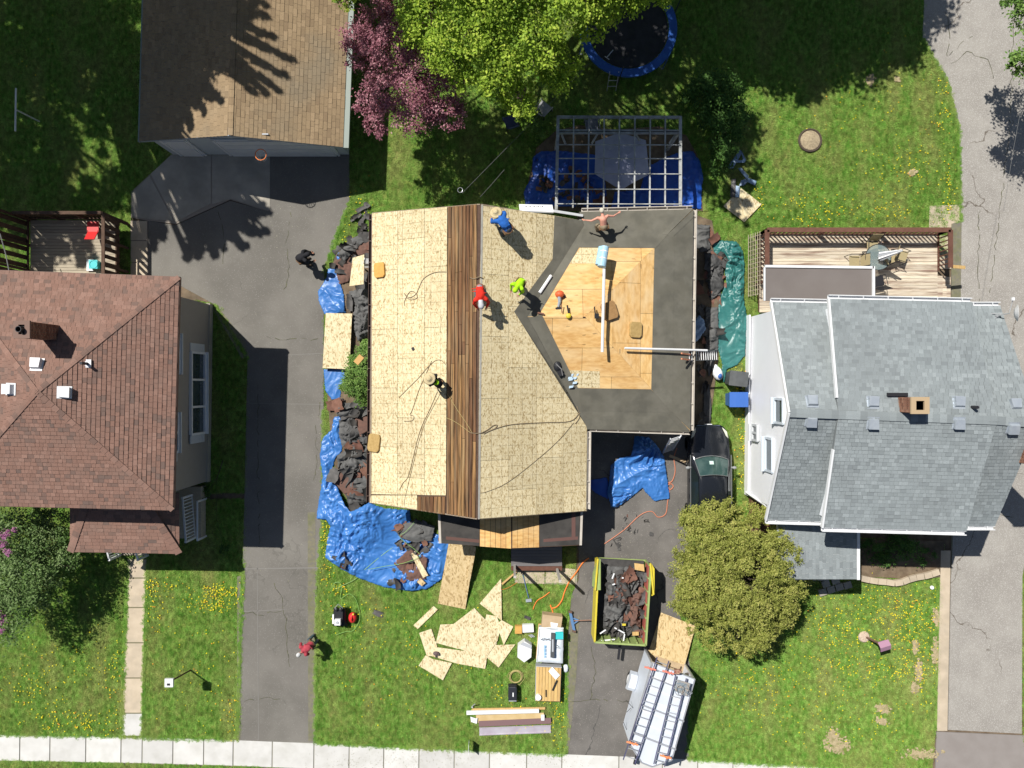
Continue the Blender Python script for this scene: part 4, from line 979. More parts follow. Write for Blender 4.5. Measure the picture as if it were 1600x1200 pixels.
tree('maple_tree', 'big yellow-green maple tree overhanging the top of the yard', 'tree', W(800,-130,0),
  cl([(655,25,7,48),(700,75,7,45),(740,35,8,60),(770,100,7.2,52),(808,150,6.4,32,1.2),(830,60,8,60),(868,105,6.8,40),(690,-50,7.5,50),(770,-60,9,90),(900,-30,8.5,75),(930,25,7.5,40),(980,2,7.5,36),(1025,-20,7,34),(975,-70,8,70),(870,-150,9.5,110),(720,-150,9,90),(540,-8,5.5,24),(722,118,6.4,26)]),
  L_MAPLE, 3500, .115, .26)
tree('crabapple_tree', 'purple-leaved crabapple tree beside the brown-roofed garage', 'tree', W(640,110,0),
  cl([(592,40,5,40),(560,60,4.6,30),(570,95,4.4,30),(618,70,5.2,45),(600,140,4.4,42),(660,60,5,40),(650,120,5,44),(690,140,4.6,40),(706,180,4,26),(588,190,3.9,24),(650,175,4.2,38),(572,165,3.8,22),(620,5,4.8,40),(712,125,4.2,22),(675,175,4,24)]),
  L_PURP, 3300, .09, .15)
cc = W(1155,898,0); cr_ = random.Random(8); ced = []
for k in range(150):
    a = cr_.uniform(0,6.283); q = math.sqrt(cr_.random()); lob = 1+.10*math.sin(a*3+.6)+.07*math.sin(a*5+2)+.05*math.sin(a*8)
    r_ = 3.05*q*lob; zz = .9+3.3*math.sqrt(max(0,1-q*q*.92))*(.85+.2*cr_.random()); s_ = cr_.uniform(.30,.62)
    k2 = (CAM_H-zz)/CAM_H
    ced.append(((cc.x+r_*math.cos(a))*k2, (cc.y+r_*math.sin(a)*1.08)*k2, zz, s_, s_, s_*.9))
tree('golden_cedar', 'bushy golden-green cedar overhanging the black car and the white trailer ramp', 'tree', W(1150,890,0), ced, L_GOLD, 3700, .082, .10, limbs=False, aspect=.42, upb=.8, shell=.5, tjit=.7)
tree('lilac_bush', 'large lilac bush with pink blossoms below the red-brown porch roof', 'bush', W(20,900,0),
  cl([(15,850,2.8,55),(70,840,2.2,38),(35,905,2.8,50),(90,880,2.1,36),(-20,900,2.8,60),(10,960,2.4,46),(-30,830,2.6,50),(75,815,1.8,30),(60,930,2,34)]),
  L_LIL, 2400, .10, .08)
t_ = [o for o in bpy.data.objects if o.name.startswith('lilac_bush')][0]
v, q, T = leaf_np(cl([(8,835,3.7,9),(-2,850,3.7,11),(12,862,3.6,7),(4,968,3.1,9),(22,828,3.4,5),(-8,958,3.2,9),(2,985,2.9,5)]), 3800, .05, upb=.4)
o = bpy.data.objects.new('blossom', np_mesh('blossom', v-np.array(t_.location), q, T, L_FLOW)); COL.objects.link(o); o.parent = t_
tree('juniper_bush', 'bright green rounded juniper against the stripped roof eave', 'bush', W(560,580,0),
  cl([(561,590,1.5,28),(572,560,1.4,22),(568,612,1.3,22),(548,603,1.1,18),(555,570,1.1,18),(577,540,1.1,14),(574,585,1.8,18)]), L_JUN, 7000, .075, .05, limbs=False, upb=.9)
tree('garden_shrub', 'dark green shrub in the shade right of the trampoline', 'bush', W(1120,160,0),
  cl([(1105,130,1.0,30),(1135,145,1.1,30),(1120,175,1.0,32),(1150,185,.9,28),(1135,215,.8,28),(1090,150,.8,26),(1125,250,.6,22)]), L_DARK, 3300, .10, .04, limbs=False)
tree('roadside_tree', 'light green tree edging over the lane at the right', 'tree', W(1650,70,0),
  cl([(1625,15,4.5,48),(1590,100,4.2,16),(1618,92,4.5,36),(1582,-4,4.2,18),(1660,60,5,60),(1620,125,4.2,20)]), L_JUN, 2400, .12, .12)
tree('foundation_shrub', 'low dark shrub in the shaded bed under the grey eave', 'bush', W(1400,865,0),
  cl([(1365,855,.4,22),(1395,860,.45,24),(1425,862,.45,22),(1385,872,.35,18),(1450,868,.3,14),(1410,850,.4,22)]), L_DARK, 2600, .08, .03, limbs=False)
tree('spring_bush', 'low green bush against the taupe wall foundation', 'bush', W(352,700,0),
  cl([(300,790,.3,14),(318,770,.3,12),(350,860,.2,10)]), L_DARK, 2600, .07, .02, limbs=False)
tree('sapling', 'pale green sapling growing in the shade beside the round fabric chairs', 'bush', W(840,190,0),
  cl([(828,170,.6,16),(836,190,.6,16),(843,207,.5,13)]), L_JUN, 2600, .08, .02, limbs=False)
# trees beyond the frame, standing where their shade says they stand
def shade(lst):
    out = []
    for px, py, z, r, zg in lst:
        w = W(px, py, zg); out.append((w.x-SHX*(z-zg), w.y-SHY*(z-zg), z, r, r, r*.8))
    return out
def fronds(base, tips, z, zg, r0=.30, r1=.08, n=15):
    out = []
    for tx, ty in tips:
        for k in range(n):
            u = (k+1)/n; out.append((base[0]+(tx-base[0])*u+rnd.uniform(-3,3), base[1]+(ty-base[1])*u+8*math.sin(u*3)+rnd.uniform(-3,3), z, r0+(r1-r0)*u, zg))
    return out
tree('tall_ash', 'tall tree outside the frame whose shade falls over the garage roof', 'tree', (-25,22,0),
  shade([(255,40,13,1.9,3),(310,60,13,1.8,3),(250,110,13,1.7,3),(290,110,13,1.5,3),(240,170,13,1.3,3),(340,15,13,1.5,3),(270,-10,13,2,3),(245,80,13,1.6,3),(330,100,13,1.0,3),(250,200,12,.7,3)]
   + fronds((320,50),[(452,88),(444,118),(438,143),(424,150),(408,158),(430,60),(425,35),(422,15),(400,5)],13,3)
   + fronds((290,100),[(365,172),(350,168),(328,182),(315,172),(300,205),(280,195),(262,205),(245,212)],12.5,3)
   + [(300,320,12,.7,0),(330,335,12,.7,0),(365,330,12,.6,0),(260,275,12,.6,0)]
   + fronds((320,325),[(292,405),(310,400),(336,398),(350,385),(385,385),(400,360),(414,362),(424,330),(410,320)],12,0,.5,.12)
   + fronds((250,290),[(240,385),(232,350),(215,400),(255,370),(222,330)],12,0,.45,.12)), L_MAPLE, 560, .28, .3, aspect=.4)
tree('tall_ash', 'tall tree outside the frame whose shade dapples the back lawn', 'tree', (-31,21,0),
  shade([(20,60,12,3,0),(80,20,12,2.6,0),(150,60,12,1.9,0),(40,160,12,2.6,0),(110,120,12,1.6,0),(190,120,12,1.2,0),(10,250,12,2.6,0),(100,230,12,1.2,0),(170,210,12,1.1,0),(60,320,12,1.8,0),(120,330,12,1.3,0),(160,310,12,1.2,0),(200,20,13,1.8,0),(60,380,12,1.3,.9),(100,370,12,1.1,.9),(130,395,12,.6,.9),(75,280,12,1.3,0),(140,150,12,1.0,0),(180,280,12,.9,0),(30,320,12,1.6,0)]), L_MAPLE, 700, .28, .3, aspect=.45)
tree('yard_maple', 'tall tree outside the frame whose shade falls over the pergola and shrub', 'tree', (4,22,0),
  shade([(975,60,10,1.7,0),(1020,60,10,1.5,0),(950,20,10,1.6,0),(1010,10,10,1.6,0),(1000,110,10,1.6,0),(1060,130,10,1.6,0),(1110,170,10,1.5,0),(1150,215,10,1.3,0),(1090,230,10,1.2,0),(1165,270,10,.9,0),(1120,300,10,.9,0),(1160,330,10,.6,0),(900,150,10,1.5,0),(850,200,10,1.4,0),(790,190,10,1.5,0),(730,230,10,1.4,0),(680,250,10,.9,0),(790,270,10,1.2,0),(720,290,10,.9,0),(870,280,10,.9,1),(930,210,10,1.0,2),(1000,210,10,.9,2),(1040,260,10,.9,1),(950,120,10,1.6,0),(1130,120,10,1.2,0)]), L_MAPLE, 520, .26, .28, aspect=.45)
tree('boundary_maple', 'dense tree outside the frame whose shade covers the upper lawn', 'tree', (9,24,0),
  shade([(1110,20,8,2.4,0),(1180,40,8,2.4,0),(1250,20,8,2.6,0),(1240,95,8,1.7,0),(1290,90,8,1.6,0),(1330,50,8,2.4,0),(1380,60,8,1.8,0),(1415,40,8,1.4,0),(1425,0,8.5,1.8,0),(1290,-30,9,3,0),(1180,90,8,1.5,0),(1130,90,8,1.4,0),(1255,125,8,.9,0),(1080,-20,9,2.4,0),(1390,-20,9,2.4,0)]), L_MAPLE, 1000, .24, .25)

# ================================================================== GRASS and DANDELIONS (ground cover)
def tuft_mesh():
    r = random.Random(3); v = []; q = []; T = []
    for k in range(16):
        a = r.uniform(0,6.28); x, y = r.gauss(0,.05), r.gauss(0,.05); h = r.uniform(.015,.05); ln = r.uniform(.03,.08); w = r.uniform(.005,.010)
        dx, dy = math.cos(a), math.sin(a); b = len(v)
        v += [(x-dy*w,y+dx*w,0),(x+dy*w,y-dx*w,0),(x+dx*ln+dy*w*.3,y+dy*ln-dx*w*.3,h),(x+dx*ln-dy*w*.3,y+dy*ln+dx*w*.3,h)]; q.append((b,b+1,b+2,b+3)); T.append(.5)
    return np_mesh('grass_tuft', np.array(v), np.array(q), T, GRASS)
def scatter_gn(name, src, inst_me, density, smin, smax, seed=1):
    host = bpy.data.objects.new(name, src.data); COL.objects.link(host); host['kind'] = 'stuff'
    io = bpy.data.objects.new(inst_me.name, inst_me)   # unlinked instance source
    ng = bpy.data.node_groups.new('scatter_'+name, 'GeometryNodeTree')
    ng.interface.new_socket('Geometry', in_out='INPUT', socket_type='NodeSocketGeometry'); ng.interface.new_socket('Geometry', in_out='OUTPUT', socket_type='NodeSocketGeometry')
    N = ng.nodes; L = ng.links; gi = N.new('NodeGroupInput'); go = N.new('NodeGroupOutput')
    nm = N.new('GeometryNodeInputNormal'); sp = N.new('ShaderNodeSeparateXYZ'); L.new(nm.outputs[0], sp.inputs[0])
    cp = N.new('FunctionNodeCompare'); cp.operation = 'GREATER_THAN'; L.new(sp.outputs[2], cp.inputs[0]); cp.inputs[1].default_value = .5
    ds = N.new('GeometryNodeDistributePointsOnFaces'); ds.inputs['Density'].default_value = density; ds.inputs['Seed'].default_value = seed
    L.new(gi.outputs[0], ds.inputs['Mesh']); L.new(cp.outputs[0], ds.inputs['Selection'])
    oi = N.new('GeometryNodeObjectInfo'); oi.inputs['Object'].default_value = io
    ip = N.new('GeometryNodeInstanceOnPoints'); L.new(ds.outputs['Points'], ip.inputs['Points']); L.new(oi.outputs['Geometry'], ip.inputs['Instance'])
    rv = N.new('FunctionNodeRandomValue'); rv.data_type = 'FLOAT'; rv.inputs[2].default_value = smin; rv.inputs[3].default_value = smax
    rr = N.new('FunctionNodeRandomValue'); rr.data_type = 'FLOAT_VECTOR'; rr.inputs[0].default_value = (-.15,-.15,0); rr.inputs[1].default_value = (.15,.15,6.28)
    L.new(rv.outputs[1], ip.inputs['Scale']); L.new(rr.outputs[0], ip.inputs['Rotation']); L.new(ip.outputs[0], go.inputs[0])
    md = host.modifiers.new('scatter', 'NODES'); md.node_group = ng; return host
VIEW = [W2(-60,-60), W2(1660,-60), W2(1660,1260), W2(-60,1260)]
mb = MB()
for p in lawn_polys:
    # only the part of each lawn that a camera near this one can see gets blades
    q = clip(VIEW, VIEW); poly = [W2(*a) for a in p]
    res = clip(poly, VIEW)
    if len(res) > 2: mb.add([(x,y,.001) for x,y in (res if area(res) > 0 else res[::-1])], [tuple(range(len(res)))])
src = bpy.data.objects.new('src', mb.mesh('lawn_area', LAWN))
scatter_gn('grass', src, tuft_mesh(), 200, .6, 1.2)
# ragged blades creeping over the paving edges
tv = np.array([v.co[:] for v in src.data.vertices][:0]); T0 = tuft_mesh(); tvv = np.array([v.co[:] for v in T0.vertices]); tq = np.array([list(p.vertices) for p in T0.polygons])
edges = [[(0,1148),(223,1152)],[(223,1153),(368,1157)],[(492,1161),(600,1167),(765,1174),(880,1179)],[(1076,1187),(1300,1200),(1455,1210)],[(0,1190),(365,1199),(480,1206)],[(493,1158),(494,1000),(497,900),(505,800),(506,640)],[(371,1158),(375,1000),(381,880)],[(200,880),(190,1150)],[(230,880),(222,1150)],[(1463,1140),(1469,905)],[(1498,200),(1501,345)],[(1441,60),(1456,85),(1481,130),(1498,200)],[(886,1000),(884,1178)],[(1080,1050),(1076,1187)],[(546,315),(533,350),(520,385),(507,425)],[(336,476),(387,560)]]
EV = []; EQ = []; nb = 0
for pl_ in edges:
    for (a0,b0),(a1,b1) in zip(pl_, pl_[1:]):
        L_ = math.hypot(a1-a0,b1-b0)
        for k_ in range(int(L_*1.5)):
            t_u = rnd.random(); g_ = noise.noise(Vector((a0+(a1-a0)*t_u,b0+(b1-b0)*t_u,0))*.08)
            p_ = W(a0+(a1-a0)*t_u+rnd.gauss(0,1.2+2*max(0,g_)), b0+(b1-b0)*t_u+rnd.gauss(0,1.0+2*max(0,g_)), .03); an = rnd.uniform(0,6.28); c_, s_ = math.cos(an), math.sin(an); sc_ = rnd.uniform(.4,1.0)
            EV.append(np.stack([(tvv[:,0]*c_-tvv[:,1]*s_)*sc_+p_.x,(tvv[:,0]*s_+tvv[:,1]*c_)*sc_+p_.y,tvv[:,2]*sc_+p_.z],1)); EQ.append(tq+nb); nb += len(tvv)
EV = np.concatenate(EV); EQ = np.concatenate(EQ)
eo = bpy.data.objects.new('edge_grass', np_mesh('edge_grass', EV, EQ, np.full(len(EQ),.5), GRASS)); COL.objects.link(eo); eo['kind'] = 'stuff'
# grit and clippings on the pavement and driveways
mb = MB()
for (cx_,cy_,sx_,sy_,n_,z_) in ((640,1185,140,12,420,.037),(860,1190,60,8,90,.037),(560,1195,60,6,80,.037),(440,360,60,60,90,.028),(440,700,50,200,120,.028),(960,900,40,120,120,.026),(1540,600,40,300,160,.028)):
    for k_ in range(n_):
        w_ = W(rnd.gauss(cx_,sx_*.6), rnd.gauss(cy_,sy_*.6), z_); l_ = rnd.uniform(.01,.045); an = rnd.uniform(0,6.28); e_ = rnd.uniform(.3,1)
        if 1148 < cy_ < 1210 and not (lin(TOPY,w_.x*FOC/CAM_H+800)+2 < 600-w_.y*FOC/CAM_H < lin(TOPY,w_.x*FOC/CAM_H+800)+39): continue
        vs_ = [(w_.x+l_*math.cos(an+q_)*(1 if q_ in (0,math.pi) else .35*e_), w_.y+l_*math.sin(an+q_)*(1 if q_ in (0,math.pi) else .35*e_), z_+.003) for q_ in (0,math.pi*.5,math.pi,math.pi*1.5)]
        mb.add(vs_, [(0,1,2,3)])
tag(mb.build('pavement_grit', M('grit', (.24,.23,.15), (.38,.36,.30), 12)), kind='stuff')
# dandelions: drifts of small yellow discs
def inpoly(x, y, P):
    c = False
    for i in range(len(P)):
        (x0,y0),(x1,y1) = P[i-1], P[i]
        if (y0 > y) != (y1 > y) and x < (x1-x0)*(y-y0)/(y1-y0)+x0: c = not c
    return c
mb = MB(); mo = MB()
drifts = [(345,925,30,12,90),(330,945,35,10,60),(250,915,30,12,40),(245,960,18,30,25),(50,1075,45,35,50),(120,1125,70,18,80),(180,1060,20,60,30),(100,1040,90,60,60),(365,1110,10,40,20),(300,1050,60,80,40),
 (1400,940,60,25,110),(1430,980,50,30,80),(1400,1045,60,15,70),(1300,985,40,25,45),(1330,1020,100,80,160),(1190,1045,80,30,40),(1160,1080,60,40,40),(1220,1120,80,50,40),(1350,1130,60,30,30),(1440,1060,20,50,45),(1420,1000,30,60,50),
 (1420,260,50,40,60),(1330,330,60,20,30),(1260,320,50,20,30),(1390,330,40,14,30),(1470,180,15,90,40),(1480,300,12,40,40),(1260,340,40,12,16),(1190,310,16,20,16),(1350,180,90,80,40),(560,330,30,30,20),(545,380,10,40,12),
 (508,830,8,40,50),(512,900,10,20,20),(530,920,15,10,20),(600,1030,80,80,60),(820,1110,60,30,40),(870,1120,12,40,40),(740,1040,80,60,30),(560,960,50,30,30),(1160,640,15,80,50),(1160,720,12,50,30),(60,80,60,60,6),(100,380,30,20,8),(1300,960,40,20,30)]
allp = [[W2(*a) for a in p] for p in lawn_polys]
for cx, cy, sx, sy, n in drifts:
    for k in range(int(n*1.5)):
        px, py = rnd.gauss(cx,sx*.6), rnd.gauss(cy,sy*.6); x, y = W2(px,py)
        if not any(inpoly(x,y,P) for P in allp): continue
        r_ = rnd.uniform(.015,.031); z = rnd.uniform(.06,.085); m_ = mb if rnd.random() < .88 else mo
        vs_ = [(x+r_*math.cos(a*math.pi/3),y+r_*math.sin(a*math.pi/3),z-.004) for a in range(6)]+[(x,y,z+.008)]
        m_.add(vs_, [(a,(a+1)%6,6) for a in range(6)])
tag(mb.build('dandelions', M('dandelion_yellow', (.80,.66,.02), None, rough=.7)), kind='stuff'); tag(mo.build('orange_flowers', M('flower_orange', (.80,.35,.04), None, rough=.7)), kind='stuff')
# bare worn patches in the right front lawn are dry thatch
mb = MB()
for px, py, rx, ry in ((1378,1107,11,6),(1378,1128,8,4),(1435,1050,5,16),(1430,1075,6,8),(1310,1165,20,10),(1300,1150,10,10),(1440,1178,26,7),(1463,965,5,12),(1430,1010,4,10),(1462,1020,5,20),(1540,760,1,1),(1425,270,5,5),(1402,124,3,3),(1359,124,6,7)):
    for q_ in range(int(14*math.sqrt(rx*ry))+10):
        w = W(rnd.gauss(px,rx*.5),rnd.gauss(py,ry*.5),.03); n = 6; r0_ = rnd.uniform(.02,.085)
        mb.add([(w.x+r0_*math.cos(a*2*math.pi/n)*(rnd.uniform(.4,1.3)), w.y+r0_*math.sin(a*2*math.pi/n)*rnd.uniform(.4,1.3), rnd.uniform(.028,.055)) for a in range(n)]+[(w.x,w.y,.058)], [(a,(a+1)%n,n) for a in range(n)])
tag(mb.build('dry_thatch', M('thatch', (.36,.29,.17), (.44,.36,.22), 14, .95, .4, 60, c3=(.20,.19,.07), s3=5, a3=.7)), kind='stuff')

# ================================================================== TARPS
def tarp(name, label, outline, mat, z0=.06, amp=.16, res=.04, seed=0, parent=None, peaks=(), cat='tarp', drape=None, holes=()):
    P = [W2(*p, z0) for p in outline]; H_ = [[W2(*p, z0) for p in h] for h in holes]
    xs_ = [p[0] for p in P]; ys_ = [p[1] for p in P]
    nx = int((max(xs_)-min(xs_))/res)+2; ny = int((max(ys_)-min(ys_))/res)+2; ox, oy = min(xs_)-res/2, min(ys_)-res/2
    keep = set()
    for i in range(nx):
        for j in range(ny):
            x, y = ox+(i+.5)*res, oy+(j+.5)*res
            if inpoly(x,y,P) and not any(inpoly(x,y,h) for h in H_): keep.add((i,j))
    idx = {}; vs = []; fs = []
    cnt = {}
    for i,j in keep:
        for a in ((i,j),(i+1,j),(i+1,j+1),(i,j+1)): cnt[a] = cnt.get(a,0)+1
    def near(x,y):
        best = None
        for Q in [P]+H_:
            for i in range(len(Q)):
                (x0,y0),(x1,y1) = Q[i-1],Q[i]; L2 = (x1-x0)**2+(y1-y0)**2; t = max(0,min(1,((x-x0)*(x1-x0)+(y-y0)*(y1-y0))/L2)); qx, qy = x0+(x1-x0)*t, y0+(y1-y0)*t; d = (qx-x)**2+(qy-y)**2
                if best is None or d < best[0]: best = (d,qx,qy)
        return best
    pk = [(W(px,py,z0),r,h) for px,py,r,h in peaks]
    for a, c in cnt.items():
        x, y = ox+a[0]*res, oy+a[1]*res; edge = c < 4; d, qx, qy = near(x,y)
        if edge and d < (res*1.2)**2: x, y = qx+rnd.uniform(-.02,.02), qy+rnd.uniform(-.02,.02)
        wv = Vector((x*1.0+seed,y*1.0,seed*.7)); q1 = Vector((noise.noise(wv*1.3),noise.noise(wv*1.3+Vector((5,5,5))),0))
        w2 = wv+q1*.55
        rdg = (1-abs(noise.noise(w2*1.7))*2.6)*.42 + (1-abs(noise.noise(w2*3.9+Vector((3,0,0))))*2.6)*.34 + (1-abs(noise.noise(Vector((w2.x*11,w2.y*6,2))))*2.6)*.20 + (1-abs(noise.noise(Vector((w2.x*7,w2.y*15,5))))*2.6)*.12 + noise.noise(wv*.8)*.45
        f = min(1, math.sqrt(d)/.22) if not edge else 0
        flat = min(1, max(.22, .62+1.5*noise.noise(wv*.55+Vector((9,2,0)))))
        rdg = rdg*flat + .28*(1-abs(math.sin((x*math.cos(seed)+y*math.sin(seed))*2.1+2.5*noise.noise(wv*.6))))**3
        z = z0 + max(-.03, rdg*amp)*(.35+.65*f)
        for c0_, r_, h_ in pk:
            dd = math.hypot(x-c0_.x,y-c0_.y)
            if dd < r_:
                ang = math.atan2(y-c0_.y,x-c0_.x); z += h_*(1-dd/r_)**1.3 + .05*math.sin(ang*9)*(dd/r_)*(1-dd/r_)*2
        if drape: z += drape(x,y)
        idx[a] = len(vs); vs.append((x,y,z))
    for i,j in keep: fs.append(tuple(idx[a] for a in ((i,j),(i+1,j),(i+1,j+1),(i,j+1))))
    mb = MB(); mb.add(vs,fs); c = Vector((sum(v[0] for v in vs)/len(vs), sum(v[1] for v in vs)/len(vs), 0))
    o = mb.build(name, mat, parent, None if parent else c, smooth=True)
    so = o.modifiers.new('thick','SOLIDIFY'); so.thickness = .004
    if not parent: tag(o, label, cat)
    return o
TB = {'seed':1}
tarp('tarp', 'crumpled blue tarp near the dark-clothed worker on the driveway edge', [(512,420),(527,418),(533,425),(531,437),(537,460),(540,489),(520,490),(507,491),(498,470),(497,455),(505,443),(511,433)], BTARP, .08, .22, seed=1)
tarp('tarp', 'small blue tarp end below the strand board sheet leaning by the juniper', [(506,577),(537,577),(541,592),(548,600),(540,607),(534,603),(531,624),(518,624),(508,610)], BTARP, .06, .14, seed=2)
tarp('tarp', 'large blue tarp spread along the west wall and front lawn, strewn with shingles', [(531,650),(536,668),(534,705),(524,716),(518,735),(520,745),(540,785),(552,797),(580,782),(604,792),(640,797),(643,815),(690,838),(702,845),(697,880),(690,905),(668,920),(640,923),(600,917),(560,903),(530,886),(508,870),(512,840),(517,822),(510,812),(495,810),(497,790),(505,745),(500,712),(504,685),(518,672),(522,652)], BTARP, .07, .24, .042, seed=3, peaks=((575,796,2.0,.75),),)
tarp('tarp', 'bright blue tarp bunched on the driveway in front of the grey roofed wing', [(990,680),(1012,682),(1025,695),(1037,712),(1042,745),(1046,772),(1046,779),(1022,783),(1008,768),(1004,762),(985,778),(962,793),(955,792),(948,770),(952,748),(954,727),(968,715),(985,711)], BTARP, .09, .34, .036, seed=5, peaks=((1000,695,1.0,.5),))
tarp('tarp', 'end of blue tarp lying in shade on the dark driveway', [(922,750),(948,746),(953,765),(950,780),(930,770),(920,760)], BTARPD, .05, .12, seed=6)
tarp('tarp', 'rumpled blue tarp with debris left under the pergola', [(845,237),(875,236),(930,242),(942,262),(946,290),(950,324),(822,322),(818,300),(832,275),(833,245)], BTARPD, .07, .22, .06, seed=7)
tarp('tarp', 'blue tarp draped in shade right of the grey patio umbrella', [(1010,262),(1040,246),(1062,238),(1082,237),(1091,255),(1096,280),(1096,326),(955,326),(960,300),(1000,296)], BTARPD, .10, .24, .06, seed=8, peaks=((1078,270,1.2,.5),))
tarp('tarp', 'long teal tarp crumpled between the dumpling debris strip and white house'.replace('dumpling ',''), [(1114,382),(1126,376),(1150,377),(1160,392),(1163,410),(1162,470),(1167,492),(1164,555),(1152,570),(1136,577),(1131,598),(1126,590),(1129,570),(1122,545),(1121,500),(1124,470),(1134,440),(1131,405),(1116,398)], TTARP, .08, .28, .04, seed=9)
tarp('plastic_sheet', 'pale blue plastic sheet hanging in the narrow shaded gap by the east eave', [(1083,505),(1092,492),(1100,500),(1103,515),(1092,530),(1083,538)], M('pale_blue_plastic', (.16,.24,.38), (.2,.3,.45), 3, .4), .3, .25, .05, seed=10, cat='sheet')
tarp('tarp', 'scrap of blue tarp beside the shingles at the upper west corner', [(528,395),(536,392),(537,400),(530,407),(526,405)], BTARP, .06, .1, .04, seed=11)

# ================================================================== SHINGLE DEBRIS
def scrap_mesh(seed, w, l, mat, curl):
    r = random.Random(seed); mb = MB(); nx, ny = 5, 7; vs = []
    for j in range(ny+1):
        for i in range(nx+1):
            u, v = i/nx-.5, j/ny-.5
            e = 1+.10*math.sin(seed+v*9)
            x = u*w*e+r.uniform(-.008,.008); y = v*l*(1+.06*math.sin(seed*2+u*7))
            z = curl*(u*u*1.4*math.sin(seed)+v*v*1.6*math.cos(seed*1.7)+.5*u*v) + .05*noise.noise(Vector((x*3+seed,y*3,0)))
            vs.append((x,y,z+.03))
    fs = [(j*(nx+1)+i,j*(nx+1)+i+1,(j+1)*(nx+1)+i+1,(j+1)*(nx+1)+i) for j in range(ny) for i in range(nx) if not (r.random() < .25 and (i in (0,nx-1)) and (j in (0,ny-1)))]
    mb.add(vs,fs); return mb.mesh('shingle_scrap', mat, smooth=True)
SC_G = [scrap_mesh(i, rnd.uniform(.25,.5), rnd.uniform(.4,.9), DEBD, rnd.uniform(.15,.6)) for i in range(10)]
SC_R = [scrap_mesh(20+i, rnd.uniform(.3,.5), rnd.uniform(.4,.9), DEBR, rnd.uniform(.02,.2)) for i in range(7)]
SC_B = [scrap_mesh(40+i, rnd.uniform(.2,.5), rnd.uniform(.4,.8), FELTD, rnd.uniform(.3,.8)) for i in range(6)]
def debris(label, outline, n, zf=lambda x,y:.0, zr=.25, red=.35, sc=1.0, seed=0, parent=None, holes=()):
    r = random.Random(seed); P = [W2(*p) for p in outline]; c = Vector((sum(p[0] for p in P)/len(P), sum(p[1] for p in P)/len(P), 0))
    t = parent or thing('debris_pile', label, 'debris', c)
    xs_ = [p[0] for p in P]; ys_ = [p[1] for p in P]; k = 0
    while k < n:
        x, y = r.uniform(min(xs_),max(xs_)), r.uniform(min(ys_),max(ys_))
        if not inpoly(x,y,P): continue
        q = r.random(); me = r.choice(SC_R if q < red else (SC_G if q < .85 else SC_B))
        o = bpy.data.objects.new('shingle_scrap', me); COL.objects.link(o); o.parent = t
        o.location = Vector((x,y,zf(x,y)+r.uniform(.0,zr)))-t.location; o.rotation_euler = (r.gauss(0,.22),r.gauss(0,.22),r.uniform(0,6.28)); s = sc*r.uniform(.6,1.15); o.scale = (s,s,s); k += 1
    return t
debris('heap of torn grey shingles and felt under the west eave', [(545,372),(580,366),(582,470),(580,535),(565,530),(548,500),(540,480),(530,435),(519,412),(526,388)], 28, zr=.2, red=.3, seed=1, sc=1.0)
debris('dark torn shingles against the west wall below the juniper', [(518,627),(556,632),(580,640),(580,785),(562,792),(545,785),(534,762),(522,738),(531,712),(537,680),(531,652),(518,648)], 40, zf=lambda x,y:.12, zr=.3, red=.3, seed=2, sc=1.1)
debris('shingle scraps scattered on the front part of the large blue tarp', [(605,822),(650,812),(690,828),(692,845),(665,862),(668,895),(640,915),(605,908),(608,885),(635,860),(615,850),(590,838)], 32, zf=lambda x,y:.16, zr=.12, red=.35, seed=3, sc=.75)
debris('small patch of dark shingles on the lower blue tarp corner', [(527,870),(545,862),(553,875),(548,884),(534,882)], 9, zf=lambda x,y:.18, zr=.08, red=.1, seed=4, sc=.8)
debris('strip of shingle debris between the wing and the teal tarp', [(1086,360),(1112,365),(1132,400),(1132,440),(1120,470),(1122,545),(1108,600),(1106,662),(1090,664)], 60, zr=.2, red=.3, seed=5, sc=.85)
debris('loose shingles on the grass north of the west eave', [(550,325),(575,318),(580,345),(572,372),(556,368)], 14, zr=.1, red=.05, seed=6, sc=.6)
debris('debris scraps on the blue tarp beneath the pergola', [(832,280),(900,262),(945,295),(945,322),(850,320)], 40, zf=lambda x,y:.16, zr=.15, red=.45, seed=7, sc=.6)
for i, (px, py, s, mt, lab) in enumerate(((591,958,.7,0,'single dark grey shingle scrap lying on the front lawn'),(824,965,.35,0,'small dark shingle chip above the two cardboard boxes'))):
    me = SC_G[i+2]; o = bpy.data.objects.new('shingle_scrap', me); COL.objects.link(o); w = W(px,py,.05); o.location = w; o.scale = (s,s,s); o.rotation_euler = (0,0,1.2); tag(o, lab, 'shingle')
debris('flat shingle crumbs strewn across the right-hand driveway', [(945,855),(960,845),(975,800),(1000,798),(1022,812),(1025,835),(1000,835),(975,850),(960,862)], 20, zr=.004, red=.1, seed=40, sc=.5)

def felt_sheet(t, outline, mat, seed, z0=.2, amp=.4, **kw):
    return tarp('crumpled_felt', None, outline, mat, z0, amp, .045, seed, parent=t, **kw)
dp_ = [o for o in bpy.data.objects if o.name.startswith('debris_pile')]
FEG = M('crumpled_felt_grey', (.12,.12,.118), (.085,.085,.083), 3, .75, .3, 25, spec=.35); FEB = M('crumpled_felt_black', (.055,.055,.055), (.08,.08,.08), 3, .65, .3, 25, spec=.35); FER = M('shingle_sheet_red', (.17,.095,.075), (.13,.08,.065), 9, .95, .3, 50, spec=.1)
felt_sheet(dp_[0], [(527,400),(545,375),(572,362),(580,372),(560,385),(540,410)], FEG, 21, .1)
felt_sheet(dp_[0], [(522,410),(545,385),(580,375),(580,395),(560,400),(545,440),(530,445)], FER, 22, .08, .15)
felt_sheet(dp_[0], [(545,455),(575,450),(583,480),(581,520),(560,535),(550,500),(556,475)], FEG, 23, .15, .45)
